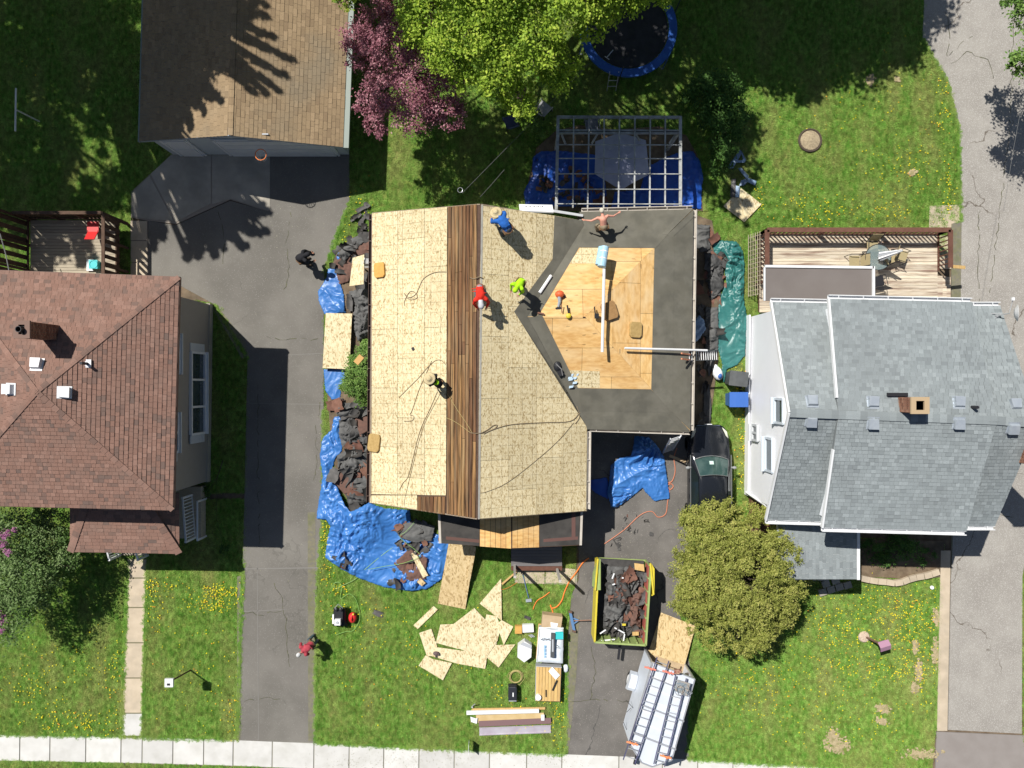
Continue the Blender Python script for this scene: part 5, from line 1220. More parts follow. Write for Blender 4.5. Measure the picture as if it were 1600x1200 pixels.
felt_sheet(dp_[1], [(520,627),(550,630),(560,640),(540,655),(528,650)], FEG, 24, .15, .35)
felt_sheet(dp_[1], [(535,645),(578,640),(580,690),(550,700),(532,680)], FEB, 25, .22, .5)
felt_sheet(dp_[1], [(527,712),(560,690),(580,700),(579,740),(545,745),(528,730)], FEG, 26, .22, .4)
felt_sheet(dp_[1], [(530,655),(545,662),(548,690),(535,700),(530,680)], FEG, 41, .25, .3)
felt_sheet(dp_[1], [(548,745),(577,742),(579,765),(560,772),(547,762)], FEG, 42, .3, .35)
felt_sheet(dp_[1], [(555,655),(575,650),(578,672),(562,680)], FER, 43, .5, .12)
felt_sheet(dp_[1], [(517,735),(545,742),(560,745),(558,765),(538,772),(520,752)], FER, 27, .30, .10)
felt_sheet(dp_[1], [(540,768),(575,755),(579,784),(560,790),(545,790)], FEB, 28, .22, .4)
felt_sheet(dp_[2], [(615,825),(650,812),(680,822),(675,845),(650,848),(625,840)], FEG, 29, .22, .15)
felt_sheet(dp_[2], [(615,880),(640,857),(668,872),(664,905),(640,908)], FER, 31, .22, .12)
felt_sheet(dp_[4], [(1086,350),(1108,352),(1110,390),(1095,395),(1086,385)], FEG, 32, .1, .3)
felt_sheet(dp_[4], [(1100,395),(1130,400),(1130,450),(1112,470),(1103,440)], FEB, 33, .1, .3)
felt_sheet(dp_[4], [(1102,480),(1122,480),(1122,545),(1108,590),(1101,560)], FEG, 34, .1, .3)
felt_sheet(dp_[4], [(1100,600),(1108,600),(1112,640),(1110,664),(1098,664)], FEB, 35, .1, .25)

# ================================================================== STRAND BOARD PIECES
def board(label, pts, z=.05, mat=OSBF, name='strand_board', cat='board', th=.012, tilt=None, group=None):
    c = W(sum(p[0] for p in pts)/len(pts), sum(p[1] for p in pts)/len(pts), z if not isinstance(z,(list,tuple)) else sum(z)/len(z))
    P = [W(*p, (z if not isinstance(z,(list,tuple)) else z[i])) for i,p in enumerate(pts)]
    return single(MB().slab(P, th), name, label, cat, mat, c, group)
board('full strand board sheet lying beside the juniper on the west side', [(509,489),(550,490),(546,577),(504,575)], .35)
board('small strand board sheet leaning steeply under the west eave', [(551,403),(569,397.5),(568,444),(546,447)], (1.0,1.45,1.45,1.0))
board('long strand board sheet tilted against the front porch edge', [(701,849),(743,853),(727,952),(684,943)], (.7,.7,.07,.07), OSBT)
board('short strand board strip hugging the long tilted sheet on its right', [(736,852),(744,856),(735,905),(730,904)], (.74,.74,.42,.42), OSBT)
board('square strand board on the back lawn beside the denim-blue scraps', [(1158,294),(1190,319),(1163,347),(1130,322)], .09)
board('thin pale strip of board lying diagonally left of the offcut pile', [(677.5,947),(684,952.5),(652.5,983),(646,977)], .07)
board('triangular strand board offcut topmost right of the pile', [(783,904),(784,970),(749.5,943)], (.12,.12,.1))
PZ = .06
board('leftmost offcut of the pile pointing up toward the thin strip', [(655,989),(674,982.5),(683,1010),(680,1024),(667,1026)], .075)
board('narrow trapezoid offcut on the upper left of the pile', [(688,976),(712,975),(690,1005),(681,1005)], .088)
board('large sheet offcut at the centre top of the pile', [(741,950),(762,972),(716,1014),(680,1004),(705,978)], .10)
board('offcut under the centre right of the pile with a crossing corner', [(760,960),(776,963),(783,980),(774,1012),(748,1000),(740,990),(757,975)], .078)
board('kite-shaped offcut at the upper right edge of the pile', [(784,969),(802,979),(787,1008),(776,975)], .094)
board('small wedge offcut wedged beneath the kite-shaped piece', [(762,980),(777,982),(774,1007),(768,1008)], .098)
board('broad triangular offcut at the right end of the pile', [(775,1008),(805,1007),(779,1043),(758,1025)], .087)
board('long offcut lying across the lower middle of the pile', [(672,1010),(762,1022),(758,1045),(715,1037),(670,1024)], .106)
board('square offcut at the lower left corner of the pile', [(665,1024),(677,1030),(706,1036),(692,1063),(654,1040)], .083)
board('middle offcut showing the long dark seam of the pile', [(716,1013),(758,975),(778,1000),(762,1024),(740,1022)], .113)
board('tiny pointed splinter at the foot of the pile', [(744,1040),(750,1049),(747,1044)], .07)
board('slender stick propped from the triangular offcut to the front walk', [(806,892.5),(807.5,894.5),(785,914),(783.5,911.5)], .14, LUMB, 'lumber_stick', 'stick', .03)
board('narrow board lying on the lower right of the large blue tarp', [(642,866),(648,861),(669,899),(661,903)], .30)
board('small square block board next to the narrow board on the blue tarp', [(651,909),(657,903),(665,911),(659,916)], .28, OSBT)
board('tan strand board ramp sheet resting behind the white trailer', [(1033,957),(1087,978),(1070,1039),(1013,1021)], (.16,.16,.42,.42), OSBT)

# foam pads on roofs
def pad(label, px, py, plane, w, l, rz, mat, h=.10):
    p = plane.px(px,py); n = plane.n; a = Vector((math.cos(rz),math.sin(rz),0)); a = (a-n*a.dot(n)).normalized(); b = n.cross(a)
    pts = []
    for sx, sy in ((-1,-.7),(-.7,-1),(.7,-1),(1,-.7),(1,.7),(.8,1),(-.75,1),(-1,.75)): pts.append(p+a*sx*w/2+b*sy*l/2+n*h)
    return single(MB().slab(pts, h-.015), 'foam_pad', label, 'foam pad', mat, p, smooth=False, bevel=.02)
pad('orange-tan foam pad near the upper west eave', 594.5, 422.5, PWm, .50, .62, .05, FOAMO, .12)
pad('olive-tan foam pad overhanging the lower west eave', 586, 692, PWm, .56, .74, -.12, FOAM, .12)
pad('brown foam pad under the long white pole on the plywood', 951, 486, PEw, .62, .72, .32, M('brown_foam', (.30,.17,.07), (.36,.21,.09), 12, .95, .4, 50), .16)
pad('rounded tan foam pad on the plywood near the hip line', 992, 515.5, PEw, .52, .64, -.05, FOAM, .13)
tan2 = M('wood_block', (.55,.33,.12), None, rough=.8)
q_ = W(561,562,2.2); single(MB().box(q_,(.25,.4,.12),rz=-.7), 'wood_block', 'small wooden block resting on top of the juniper', 'block', tan2, q_)

# ================================================================== POLES, ROLLS, TOOLS ON THE ROOF
def pole(label, a, b, r, mat, name='pole', cat='pole', sq=False, n=8):
    m_ = MB(); 
    if sq: m_.beam(a,b,r*2,r*1.1)
    else: m_.tube([a,b],r,n)
    return single(m_, name, label, cat, mat, (Vector(a)+Vector(b))/2)
a = PEw.px(943.5,420)+Vector((0,0,.55)); b = PEw.px(941,550)+Vector((0,0,.12))
a = W(944,420,4.25); b = W(941,550,4.15)
pole('long white pole lying north to south across the plywood', a, b, .06, WHITE, 'gutter_section', 'pole')
a, b = W(976,544,3.75), W(1105,547.5,2.98)
pole('white pole lying from the plywood over the east eave', a, b, .045, WHITE, 'gutter_section', 'pole')
rp_ = PNw.px(942,401); a = W(945,386,4.08); b = W(940,417,4.22); 
rl = thing('shingle_starter_roll', 'light blue wrapped roll at the top end of the long white pole', 'roll', rp_)
d_ = (b-a).normalized()
MB().tube([a,b],.17,14).build('roll', LBLUE, rl)
MB().tube([a+Vector((-.12,.0,-.05)),b+Vector((-.12,.08,-.05))],.13,12).build('roll', LBLUE, rl)
for k in (.25,.6): c_ = a.lerp(b,k); MB().tube([c_-d_*.02,c_+d_*.02],.175,14).build('tape_band', WHITE, rl)
a, b = PEm.px(861,432)+Vector((0,0,.10)), PEm.px(843,458)+Vector((0,0,.10))
a, b = PNw.px(861,432)+PNw.n*.09, PNw.px(843,459)+PNw.n*.09
pole('short pale roll lying on the grey valley underlayment', a, b, .065, PAPER, 'paper_roll', 'roll')
a, b = PEm.px(864,331)+Vector((0,0,.15)), PNw.px(910,338)+Vector((0,0,.12))
pole('white trim strip lying along the north roof edge', a, b, .05, WHITE, 'trim_strip', 'trim strip', True)
q_ = W(838,324,2.9)
ub_ = thing('white_sheet_pack', 'white packet with dark print standing past the north rake edge', 'packet', (q_.x,q_.y,2.2))
MB().slab([W(811,319,2.7),W(863,320,2.7),W(865,331,3.1),W(812,329,3.1)],.06).build('cover', PAPER, ub_)
m_ = MB()
for k in range(9): c_ = W(822+k*3.2,322.5+(k%2),2.86); m_.box(c_+Vector((0,0,.004)),(.05,.035,.006),rz=.4*(k%3))
m_.build('print', DKM, ub_)
# tools on plywood
q_ = PNw.px(874,465); q_ = PSw.px(874,465) if False else q_
n_ = PNw.n
cmp_ = thing('nail_gun', 'orange and grey coil nail gun lying on the plywood near the valley', 'nail gun', q_)
MB().ell(q_+Vector((0,.12,.14)),(.19,.16,.14),12).build('magazine', M('red_orange_plastic', (.62,.12,.04), None, rough=.4), cmp_)
MB().tube([q_+Vector((-.02,.05,.16)),q_+Vector((0,-.18,.14)),q_+Vector((-.05,-.38,.10))],.085,10,r2=.05).build('body', GREYM, cmp_)
MB().box(q_+Vector((-.05,-.45,.08)),(.22,.14,.12),rz=.4).build('nose', BLACKP, cmp_); MB().tube([q_+Vector((.06,.1,.12)),q_+Vector((.25,.02,.05))],.03,8).build('handle', BLACKP, cmp_)
q_ = PSw.px(890,489)
gr_ = thing('grinder', 'yellow and black cutter tool lying on the plywood', 'tool', q_)
MB().ell(q_+Vector((-.05,-.12,.08)),(.11,.11,.06),12).build('head', YEL, gr_); MB().tube([q_+Vector((-.04,-.02,.08)),q_+Vector((-.08,.18,.08)),q_+Vector((-.10,.30,.08))],.035,8).build('handle', BLACKP, gr_)
q_ = PSw.px(932,492)
dr_ = thing('drill', 'small black drill standing left of the long white pole', 'drill', q_)
MB().box(q_+Vector((0,-.05,.07)),(.17,.20,.12)).build('battery', BLACKP, dr_); MB().tube([q_+Vector((-.06,.04,.1)),q_+Vector((-.10,.32,.12))],.025,8).build('chuck', BLACKP, dr_)
q_ = PSw.px(844.5,489)
pole('short rusty bar at the corner of the valley strips', PSw.px(840,489)+Vector((0,0,.05)), PSw.px(850,491)+Vector((0,0,.05)), .04, M('rust', (.2,.1,.07), None, rough=.9), 'steel_bar', 'bar')
pole('thin dark bar near the yellow cutter tool', PSw.px(877,475)+Vector((0,0,.04)), PSw.px(878,489)+Vector((0,0,.04)), .02, M('rust2', (.2,.1,.07), None, rough=.9), 'pry_bar', 'bar')
# black backpack and light blue scraps on the lower valley strip
q_ = PSw.px(873,577)
bag = thing('tool_bag', 'black tool bag with belts lying on the lower valley strip', 'bag', q_)
MB().ell(q_+Vector((-.05,.12,.08)),(.17,.22,.10),10).box(q_+Vector((.05,-.12,.06)),(.22,.3,.1),rz=.5).build('body', BLACKP, bag)
MB().tube([q_+Vector((-.1,.2,.17)),q_+Vector((.1,0,.2)),q_+Vector((.15,-.25,.12))],.02,6).build('strap', M('strap_grey', (.2,.2,.2), None), bag)
q_ = PSw.px(890,596); m_ = MB()
for k in range(7):
    a = q_+Vector((rnd.uniform(-.25,.25),rnd.uniform(-.3,.3),.05)); m_.slab([a,a+Vector((.16,.03,.05)),a+Vector((.2,.12,.08)),a+Vector((.02,.10,.02))],.01)
single(m_, 'wrapper_scraps', 'light blue and black wrapper scraps below the tool bag', 'wrapper', M('wrapper', (.38,.50,.60), None, rough=.4, ov=.3), q_)
q_ = PWm.px(645.5,545); single(MB().box(q_+Vector((0,0,.04)),(.10,.12,.06),rz=.5), 'nail_box', 'small dark box alone on the west sheathing', 'box', DKM, q_)
# ropes on the roof
def rope(label, pts, plane, r=.012, mat=ROPE, off=.035, name='rope', cat='rope'):
    P = [plane(px,py).px(px,py)+plane(px,py).n*off if callable(plane) and not isinstance(plane,Plane) else plane.px(px,py)+plane.n*off for px,py in pts]
    # smooth
    Q = []
    for i in range(len(P)-1):
        p0, p1, p2, p3 = P[max(i-1,0)], P[i], P[i+1], P[min(i+2,len(P)-1)]
        for t in (0,.25,.5,.75): Q.append(.5*((2*p1)+(-p0+p2)*t+(2*p0-5*p1+4*p2-p3)*t*t+(-p0+3*p1-3*p2+p3)*t**3))
    Q.append(P[-1]); return single(MB().tube(Q,r,5), name, label, cat, mat, P[0])
EW = lambda px,py: PWm if px < 748 else PEm
rope('safety rope looping over the upper west sheathing to the ridge', [(698,425),(680,426),(663,435),(655,450),(650,460),(640,465),(632,458),(640,468),(652,466),(650,458),(641,456),(633,470),(633,478)], EW)
rope('rope trailing from the straw-hatted worker up to the planks', [(624,621),(642,603),(655,590),(668,575),(680,564),(690,563),(697,570)], EW)
rope('rope running down from mid west slope with a small hook', [(675,564),(668,580),(655,610),(645,640),(641,648),(647,650),(645,657),(632,658)], EW)
rope('long rope down the west slope to the lower left', [(684,612),(672,640),(660,665),(652,690),(645,720),(638,745),(630,755),(625,765)], EW)
rope('thin rope parallel to the long rope near the eave', [(690,612),(675,640),(665,660),(655,690),(645,730),(634,775),(632,790)], EW, .007)
rope('rope with a knotted loop crossing from the ridge to the valley foot', [(735,676),(748,677),(760,672),(770,665),(776,664),(773,669),(762,674),(755,678),(770,671),(800,663),(850,660),(890,658),(905,645),(915,638),(925,642),(912,632),(900,630),(905,650),(898,662)], EW, .016)
rope('thin rope slanting from the valley foot down the east slope', [(896,660),(870,690),(830,725),(790,755),(760,768),(750,770)], EW, .008)
rope('thin rope across the plank strip above the knot', [(696,652),(710,658),(725,668),(738,677),(730,662),(715,640),(700,615)], EW, .007, ROPEY)
rope('short rope hitch across the ridge slot near the red worker', [(735,434),(742,436),(748,433),(754,435)], EW, .02)
def gline(label, pts, mat, r=.015, z=.05, name='cord', cat='cord'):
    P = [W(a,b,z) for a,b in pts]; Q = []
    for i in range(len(P)-1):
        p0, p1, p2, p3 = P[max(i-1,0)], P[i], P[i+1], P[min(i+2,len(P)-1)]
        for t in (0,.25,.5,.75): Q.append(.5*((2*p1)+(-p0+p2)*t+(2*p0-5*p1+4*p2-p3)*t*t+(-p0+3*p1-3*p2+p3)*t**3))
    Q.append(P[-1]); return single(MB().tube(Q,r,5), name, label, cat, mat, P[0])
PINK = M('faded_orange_cord', (.52,.20,.12), None, rough=.6)
gline('faded orange extension cord winding over the driveway past the blue tarp', [(944,850),(975,828),(1000,805),(1018,799),(1028,808),(1040,803),(1043,785),(1046,765),(1040,755),(1050,752),(1055,735),(1053,715),(1058,700)], PINK, .022)
gline('orange cord with a coil near the black car bumper', [(1040,760),(1048,756),(1052,760),(1047,765),(1043,758),(1050,752)], PINK, .025)
gline('bright orange air hose from the front walk to the wrapped bundle', [(920,872),(910,880),(900,895),(890,908),(882,925),(878,938),(870,948),(862,950),(860,945),(864,958),(862,965)], ORNG, .028)
gline('short orange hose piece on the lawn ending in a black tip', [(859,925),(850,932),(840,938),(835,946),(833,952)], ORNG, .02)
gline('thin orange line trailing over the grass to the front walk', [(808,910),(795,918),(785,921),(778,920)], ORNG, .008)
gline('pale green hose looping on the lawn around the compressor', [(640,825),(620,850),(600,865),(570,890),(555,905),(535,915),(525,920),(522,912),(530,910),(534,918),(532,935),(545,928),(555,935),(560,950),(562,968),(552,985),(540,987),(525,992)], GRNH, .012, .09, 'air_hose', 'hose')
gline('yellow-green hose lying over the big tarp and its shingles', [(648,815),(635,830),(625,840),(650,860),(655,870),(630,880),(600,885),(575,890)], GRNH, .010, .38, 'air_hose', 'hose')
mb = MB()
for k in range(5): mb.ring(W(806,1057,.05+.02*k)+Vector((rnd.uniform(-.02,.02),rnd.uniform(-.02,.02),0)), .25+.02*(k%3), .014, 26, 5)
mb.tube([W(797,1050,.05),W(792,1056,.05),W(800,1068,.05),W(812,1070,.05),W(820,1060,.05),W(816,1050,.05)],.010,5)
single(mb, 'hose_coil', 'coiled yellow hose on the lawn above the black box', 'hose', ROPEY, W(806,1057,0))
# ================================================================== PERGOLA
pg0 = W(967,250,0)
perg = thing('pergola', 'open grey-white lattice pergola over the shaded patio umbrella', 'pergola', pg0)
PG = M('pergola_paint', (.46,.47,.46), (.34,.35,.34), 6, .7, c3=(.15,.15,.14), s3=2)
ZP = 2.5
vx = [(872,869),(896.5,895),(920.5,918),(944,943),(968,966),(992,991),(1016,1015),(1039.5,1039),(1063,1063)]
for i, (a, b) in enumerate(vx):
    w_ = .12 if i in (0,8) else .055
    MB().beam(W(a,182,ZP), W(b,(324+ (1 if i else 4)),ZP+.02), w_, .09).build('rafter', PG, perg)
for i, y in enumerate((183,204,208,226,247.5,271.5,295.5,318.5)):
    w_ = .10 if i == 0 else (.06 if i in (1,2) else .035)
    MB().beam(W(870,y,ZP+(.075 if i > 2 else -.10)), W(1064,y+.5,ZP+(.075 if i > 2 else -.10)), w_, .05 if i > 2 else .12).build('slat', PG, perg)
for px, py in ((873,206),(1061,206)):
    p = W(px,py,ZP-.2); MB().beam((p.x,p.y,0),(p.x,p.y,ZP-.18),.11,.11,up=(0,1,0)).build('post', PG, perg)
for (a, b) in (((925,224,1.9),(935,207,2.35)),((1002,224,1.9),(992,207,2.35)),((1046,224,1.9),(1058,206,2.35)),((884,226,1.9),(876,206,2.35))):
    MB().beam(W(*a),W(*b),.08,.05).build('brace', PG, perg)
# patio umbrella below
uc = W(971,252,2.3)
umb = thing('patio_umbrella', 'open grey-lavender eight-panel patio umbrella beneath the pergola lattice', 'umbrella', (uc.x,uc.y,0))
rim = [W(x,y,1.95) for x,y in ((969,207),(1009,219),(1012,246),(1014,273),(990,285),(970,297),(951,285),(929,272),(930,246),(930,221))]
apx = Vector((uc.x,uc.y,2.38)); UF = M('umbrella_cloth', (.42,.44,.56), (.36,.38,.50), 3, .8)
for i in range(len(rim)):
    a, b = rim[i], rim[(i+1)%len(rim)]; m1 = (a+apx)/2+Vector((0,0,.04)); m2 = (b+apx)/2+Vector((0,0,.04))
    MB().add([a,b,m2,m1,apx],[(0,1,2,3),(3,2,4)]).build('panel', UF, umb)
    MB().tube([a-Vector((0,0,.015)),apx-Vector((0,0,.03))],.008,4).build('rib', ALU, umb)
MB().tube([(uc.x,uc.y,0),(uc.x,uc.y,2.42)],.025,8).build('pole', ALU, umb); MB().ell(apx+Vector((0,0,.03)),.04,8).build('finial', WHITE, umb)
MB().tube([W(968,310,2.0)*1.0,W(990,283,1.9)],.02,6).build('handle', ALU, umb) if False else None
# garden chairs in the shade
def gchair(px, py, rz, lab, mat, back=True, s=1.0):
    p = W(px,py,.4); t = thing('garden_chair', lab, 'chair', (p.x,p.y,0), rz)
    M0 = Matrix.Translation((p.x,p.y,0)) @ Matrix.Rotation(rz,4,'Z')
    P = lambda x,y,z: M0 @ Vector((x*s,y*s,z*s))
    MB().slab([P(-.26,-.25,.38),P(.26,-.25,.38),P(.3,.27,.43),P(-.3,.27,.43)],.03).build('seat', mat, t)
    MB().slab([P(-.24,-.24,.42),P(.24,-.24,.42),P(.22,-.46,.9),P(-.22,-.46,.9)],.025).build('backrest', mat, t)
    for sg in (-1,1):
        MB().tube([P(sg*.30,.30,0),P(sg*.32,.26,.6),P(sg*.30,-.32,.62)],.02,6).build('armrest', mat, t)
        for y in (.28,-.3): MB().tube([P(sg*.28,y,0),P(sg*.26,y*.8,.4)],.018,6).build('leg', DKM, t)
gchair(799,190,.35, 'navy garden chair in the shade below the maple', M('navy_fabric', (.06,.075,.14), None, rough=.8))
gchair(849,170,-.7, 'crumpled grey camping chair right of the navy chair', M('grey_canvas', (.34,.34,.34), None, rough=.9))
gchair(811,157,2.9, 'brown garden chair half hidden under the maple leaves', M('brown_resin', (.20,.12,.11), None, rough=.6))
gchair(925,196,.1, 'pale garden chair behind the pergola north beam', M('pale_fabric', (.16,.17,.20), None, rough=.8))
def wire(label, a, b, r=.006):
    return single(MB().tube([Vector(a),(Vector(a)+Vector(b))/2-Vector((0,0,.05)),Vector(b)],r,5), 'power_line', label, 'wire', M('wire_grey%d' % len(bpy.data.materials), (.16,.16,.16), None), a)
wire('thin overhead wire from the north gable toward the trampoline', W(722,302,4.2), W(921,98,4.6))
wire('second thin overhead wire left of the sapling', W(750,308,3.8), W(788,265,3.8))
wire('thin overhead wire crossing the lane at the right edge', W(1600,145,6), W(1568,330,6), .006)
wire('white cable running up the screen of the dark deck', W(0,365,3.0), W(15,428,3.2), .02)
mb = MB(); pc_ = W(719,297,3.9); mb.ring(pc_,.10,.010,14,5)
single(mb, 'wire_loop', 'small coil of wire at the north gable edge', 'wire', ALU, pc_)

# ================================================================== TRAMPOLINE
tc = W(982,44,.9); Rr = 2.15
tr = thing('trampoline', 'round trampoline with blue padded rim half hidden by the maple', 'trampoline', (tc.x,tc.y,0))
BPAD = M('blue_pad', (.03,.11,.40), (.025,.09,.34), 3, .5)
mb = MB(); n = 48; vs_ = []
for k in range(n):
    a = 2*math.pi*k/n
    for r_, z_ in ((Rr-.36,.90),(Rr-.34,.93),(Rr,.92),(Rr+.01,.84)): vs_.append((tc.x+r_*math.cos(a),tc.y+r_*math.sin(a),z_))
mb.add(vs_,[(4*k+j,4*((k+1)%n)+j,4*((k+1)%n)+j+1,4*k+j+1)[::-1] for k in range(n) for j in range(3)]); mb.build('pad', BPAD, tr, smooth=False)
MB().lathe((tc.x,tc.y,.86),[(.01,0),(Rr-.40,0),(Rr-.40,.006),(.01,.006)],48).build('mat', M('black_mat', (.02,.02,.022), (.035,.035,.04), 3, .7), tr)
MB().ring((tc.x,tc.y,.84),Rr-.03,.035,48,6).build('frame', ALU, tr)
for k in range(6):
    a = 2*math.pi*k/6+.35; x, y = tc.x+(Rr+.06)*math.cos(a), tc.y+(Rr+.06)*math.sin(a)
    MB().tube([(x,y,0),(x,y,1.9)],.022,6).build('net_pole', BPAD if k%2 else DKM, tr); MB().tube([(x,y,0),(tc.x+(Rr-.5)*math.cos(a),tc.y+(Rr-.5)*math.sin(a),.02),(tc.x+(Rr-.4)*math.cos(a),tc.y+(Rr-.4)*math.sin(a),.8)],.025,6).build('leg', ALU, tr)
lx = W(957,127,.4)
for s in (-.2,.2): MB().tube([(lx.x+s,lx.y-.28,.02),(lx.x+s,lx.y+.18,.95)],.018,6).build('ladder_rail', ALU, tr)
for k in range(3): MB().tube([(lx.x-.2,lx.y-.16+.14*k,.25+.28*k),(lx.x+.2,lx.y-.16+.14*k,.25+.28*k)],.018,6).build('ladder_rung', ALU, tr)
# pole kit lying on the mat
MB().tube([W(948,90,.95),W(958,78,.95)],.02,5).tube([W(945,88,.92),W(952,93,.92)],.02,5).build('loose_poles', ALU, tr)

# fire ring
fc = W(1265,220,0)
fr_ = thing('fire_pit', 'round stone-coloured fire pit ring on the upper lawn', 'fire pit', fc)
MB().ring(fc+Vector((0,0,.06)),.50,.05,28,6).build('rim', M('rusty_ring', (.08,.06,.045), None, rough=.9), fr_)
MB().lathe(fc,[(.01,.03),(.46,.03),(.44,.09),(.2,.13),(.01,.15)],24).build('ash_bed', M('ash', (.42,.34,.22), (.25,.20,.13), 14, .95, .5, 40), fr_)
# denim strips
dq = W(1158,265,.1)
den = MB()
DEN = M('denim_blue_film', (.18,.28,.42), (.34,.44,.56), 6, .45, c3=(.05,.08,.16), s3=3)
for pts in ([(1156,234),(1160,238),(1146,262),(1139,264),(1137,260)],[(1153,263),(1158,262),(1170,275),(1167,280)],[(1168,277),(1182,283),(1180,290),(1168,284)],[(1165,279),(1158,282),(1155,290),(1162,290),(1168,284)],[(1150,290),(1156,291),(1155,308),(1149,308)],[(1158,235),(1166,250),(1163,254),(1151,254),(1151,251),(1161,250)]):
    den.slab([W(*p, .1+rnd.uniform(0,.12)) for p in pts],.02)
single(den, 'plastic_film_scraps', 'twisted pale blue film strips on the grass by the square board', 'film scraps', DEN, dq)
single(MB().slab([W(1143,280,.1),W(1150,279,.14),W(1149,309,.12),W(1141,307,.1)],.03), 'dark_film_scrap', 'dark speckled film scrap above the square board', 'film scraps', M('dark_film', (.03,.03,.03), (.18,.17,.16), 30, .5), W(1146,294,.1))

# ================================================================== BINS
def wheelie(px, py, lab, mat, rz=0, w=.62, d=.78):
    p = W(px,py,.5); t = thing('wheelie_bin', lab, 'bin', (p.x,p.y,0), rz); M0 = Matrix.Translation((p.x,p.y,0)) @ Matrix.Rotation(rz,4,'Z')
    P = lambda x,y,z: M0 @ Vector((x,y,z))
    b = MB(); lo, hi = .40, .5
    vs_ = [P(sx*w*lo,sy*d*lo,.05) for sx,sy in ((-1,-1),(1,-1),(1,1),(-1,1))]+[P(sx*w*hi,sy*d*hi,.98) for sx,sy in ((-1,-1),(1,-1),(1,1),(-1,1))]
    b.add(vs_,[(3,2,1,0),(4,5,6,7),(0,1,5,4),(1,2,6,5),(2,3,7,6),(3,0,4,7)]); b.build('body', mat, t)
    l = MB(); vs_ = []
    for k in range(7):
        u = -1+k/3; zz = 1.0+.07*(1-u*u)
        vs_ += [P(-w*.53,u*d*.53,1.0 if abs(u)==1 else zz-.02),P(w*.53,u*d*.53,1.0 if abs(u)==1 else zz-.02)]
        
    l.add(vs_,[(2*k,2*k+1,2*k+3,2*k+2) for k in range(6)]); l.box(P(0,0,.985),(w*1.06,d*1.06,.03),rz=rz); l.build('lid', mat, t)
    MB().tube([P(-w*.4,-d*.6,.95),P(w*.4,-d*.6,.95)],.02,6).build('handle', BLACKP, t)
    for s in (-1,1): MB().lathe(P(s*w*.45,-d*.5,.13),[(.01,-.03),(.13,-.03),(.13,.03),(.01,.03)],16,M=Matrix.Rotation(R(90),3,'Y')).build('wheel', RUBB, t)
    return t
wheelie(1149,592,'charcoal grey wheelie bin beside the white house wall', GREYBIN, math.pi/2-.12)
wheelie(1149,624,'blue recycling wheelie bin below the charcoal one', BLUEBIN, math.pi/2)
q_ = W(1121,583,.25); b_ = thing('plastic_sack', 'white plastic sack with a blue patch by the charcoal bin', 'bag', (q_.x,q_.y,0))
MB().ell(q_+Vector((0,0,0)),(.22,.34,.22),14,M=Matrix.Rotation(.35,3,'Z')).ell(q_+Vector((-.1,.28,.05)),(.1,.12,.1),8).build('sack', PAPER, b_); MB().ell(q_+Vector((.06,-.12,.13)),(.11,.14,.12),10).build('blue_patch', BLUEBIN, b_)
gline('orange strap lying along the debris strip toward the car', [(1106,600),(1107,612),(1108,625),(1109,638)], ORNG, .02)

# ================================================================== LADDERS
def ladder(label, a, b, w=.42, n=12, rail=ALU, rung=ALU, rr=.03, side=None):
    a = Vector(a); b = Vector(b); d = (b-a).normalized(); s = Vector(side) if side else d.cross(Vector((0,0,1)))
    s = s.normalized(); up = s.cross(d)
    t = thing('ladder', label, 'ladder', a)
    for k in (-1,1): MB().beam(a+s*k*w/2,b+s*k*w/2,.03,.075,up=tuple(up)).build('rail', rail, t)
    for k in range(n): p = a.lerp(b,(k+.5)/n); MB().tube([p-s*w/2,p+s*w/2],.018,6).build('rung', rung, t)
    return t
ladder('aluminium ladder with white rungs leaning on the east eave', W(1121,555,.05), W(1075,555,3.1), .44, 13, M('ladder_rail_dark', (.10,.10,.11), None, rough=.5), PAPER)
lo_ = [o for o in bpy.data.objects if o.name == 'ladder'][0]
for dy in (553,561.5):
    MB().beam(W(1078,dy+1,2.95),W(1065,dy-1,3.55),.06,.06).build('rail_tip', ORNG if False else M('fibreglass_tip%d' % dy, (.55,.22,.12), None), lo_)
ladder('grey ladder leaning on the south eave of the wing beside the car', W(1043,706,.05), W(1056,683,2.9), .46, 11, ALU, ALU)
ladder('short white ladder under the upper west eave', W(574,418,.2), W(577,404,2.5), .40, 9, WHITE, WHITE, side=(1,0,0))
pole('pale curved plank lying by the car front wheel', W(1046,712,.06), W(1071,722,.06), .06, CARD, 'plank', 'plank', True)

# ================================================================== CAR
cx0, cyf = W(1108,0,0).x, None
yF = W(1108,664,.7).y; CL = 4.75; ccx = W(1107,700,.6).x
car = thing('car', 'black sedan parked on the driveway, rear tucked under the golden cedar', 'car', (ccx, yF-CL/2, 0))
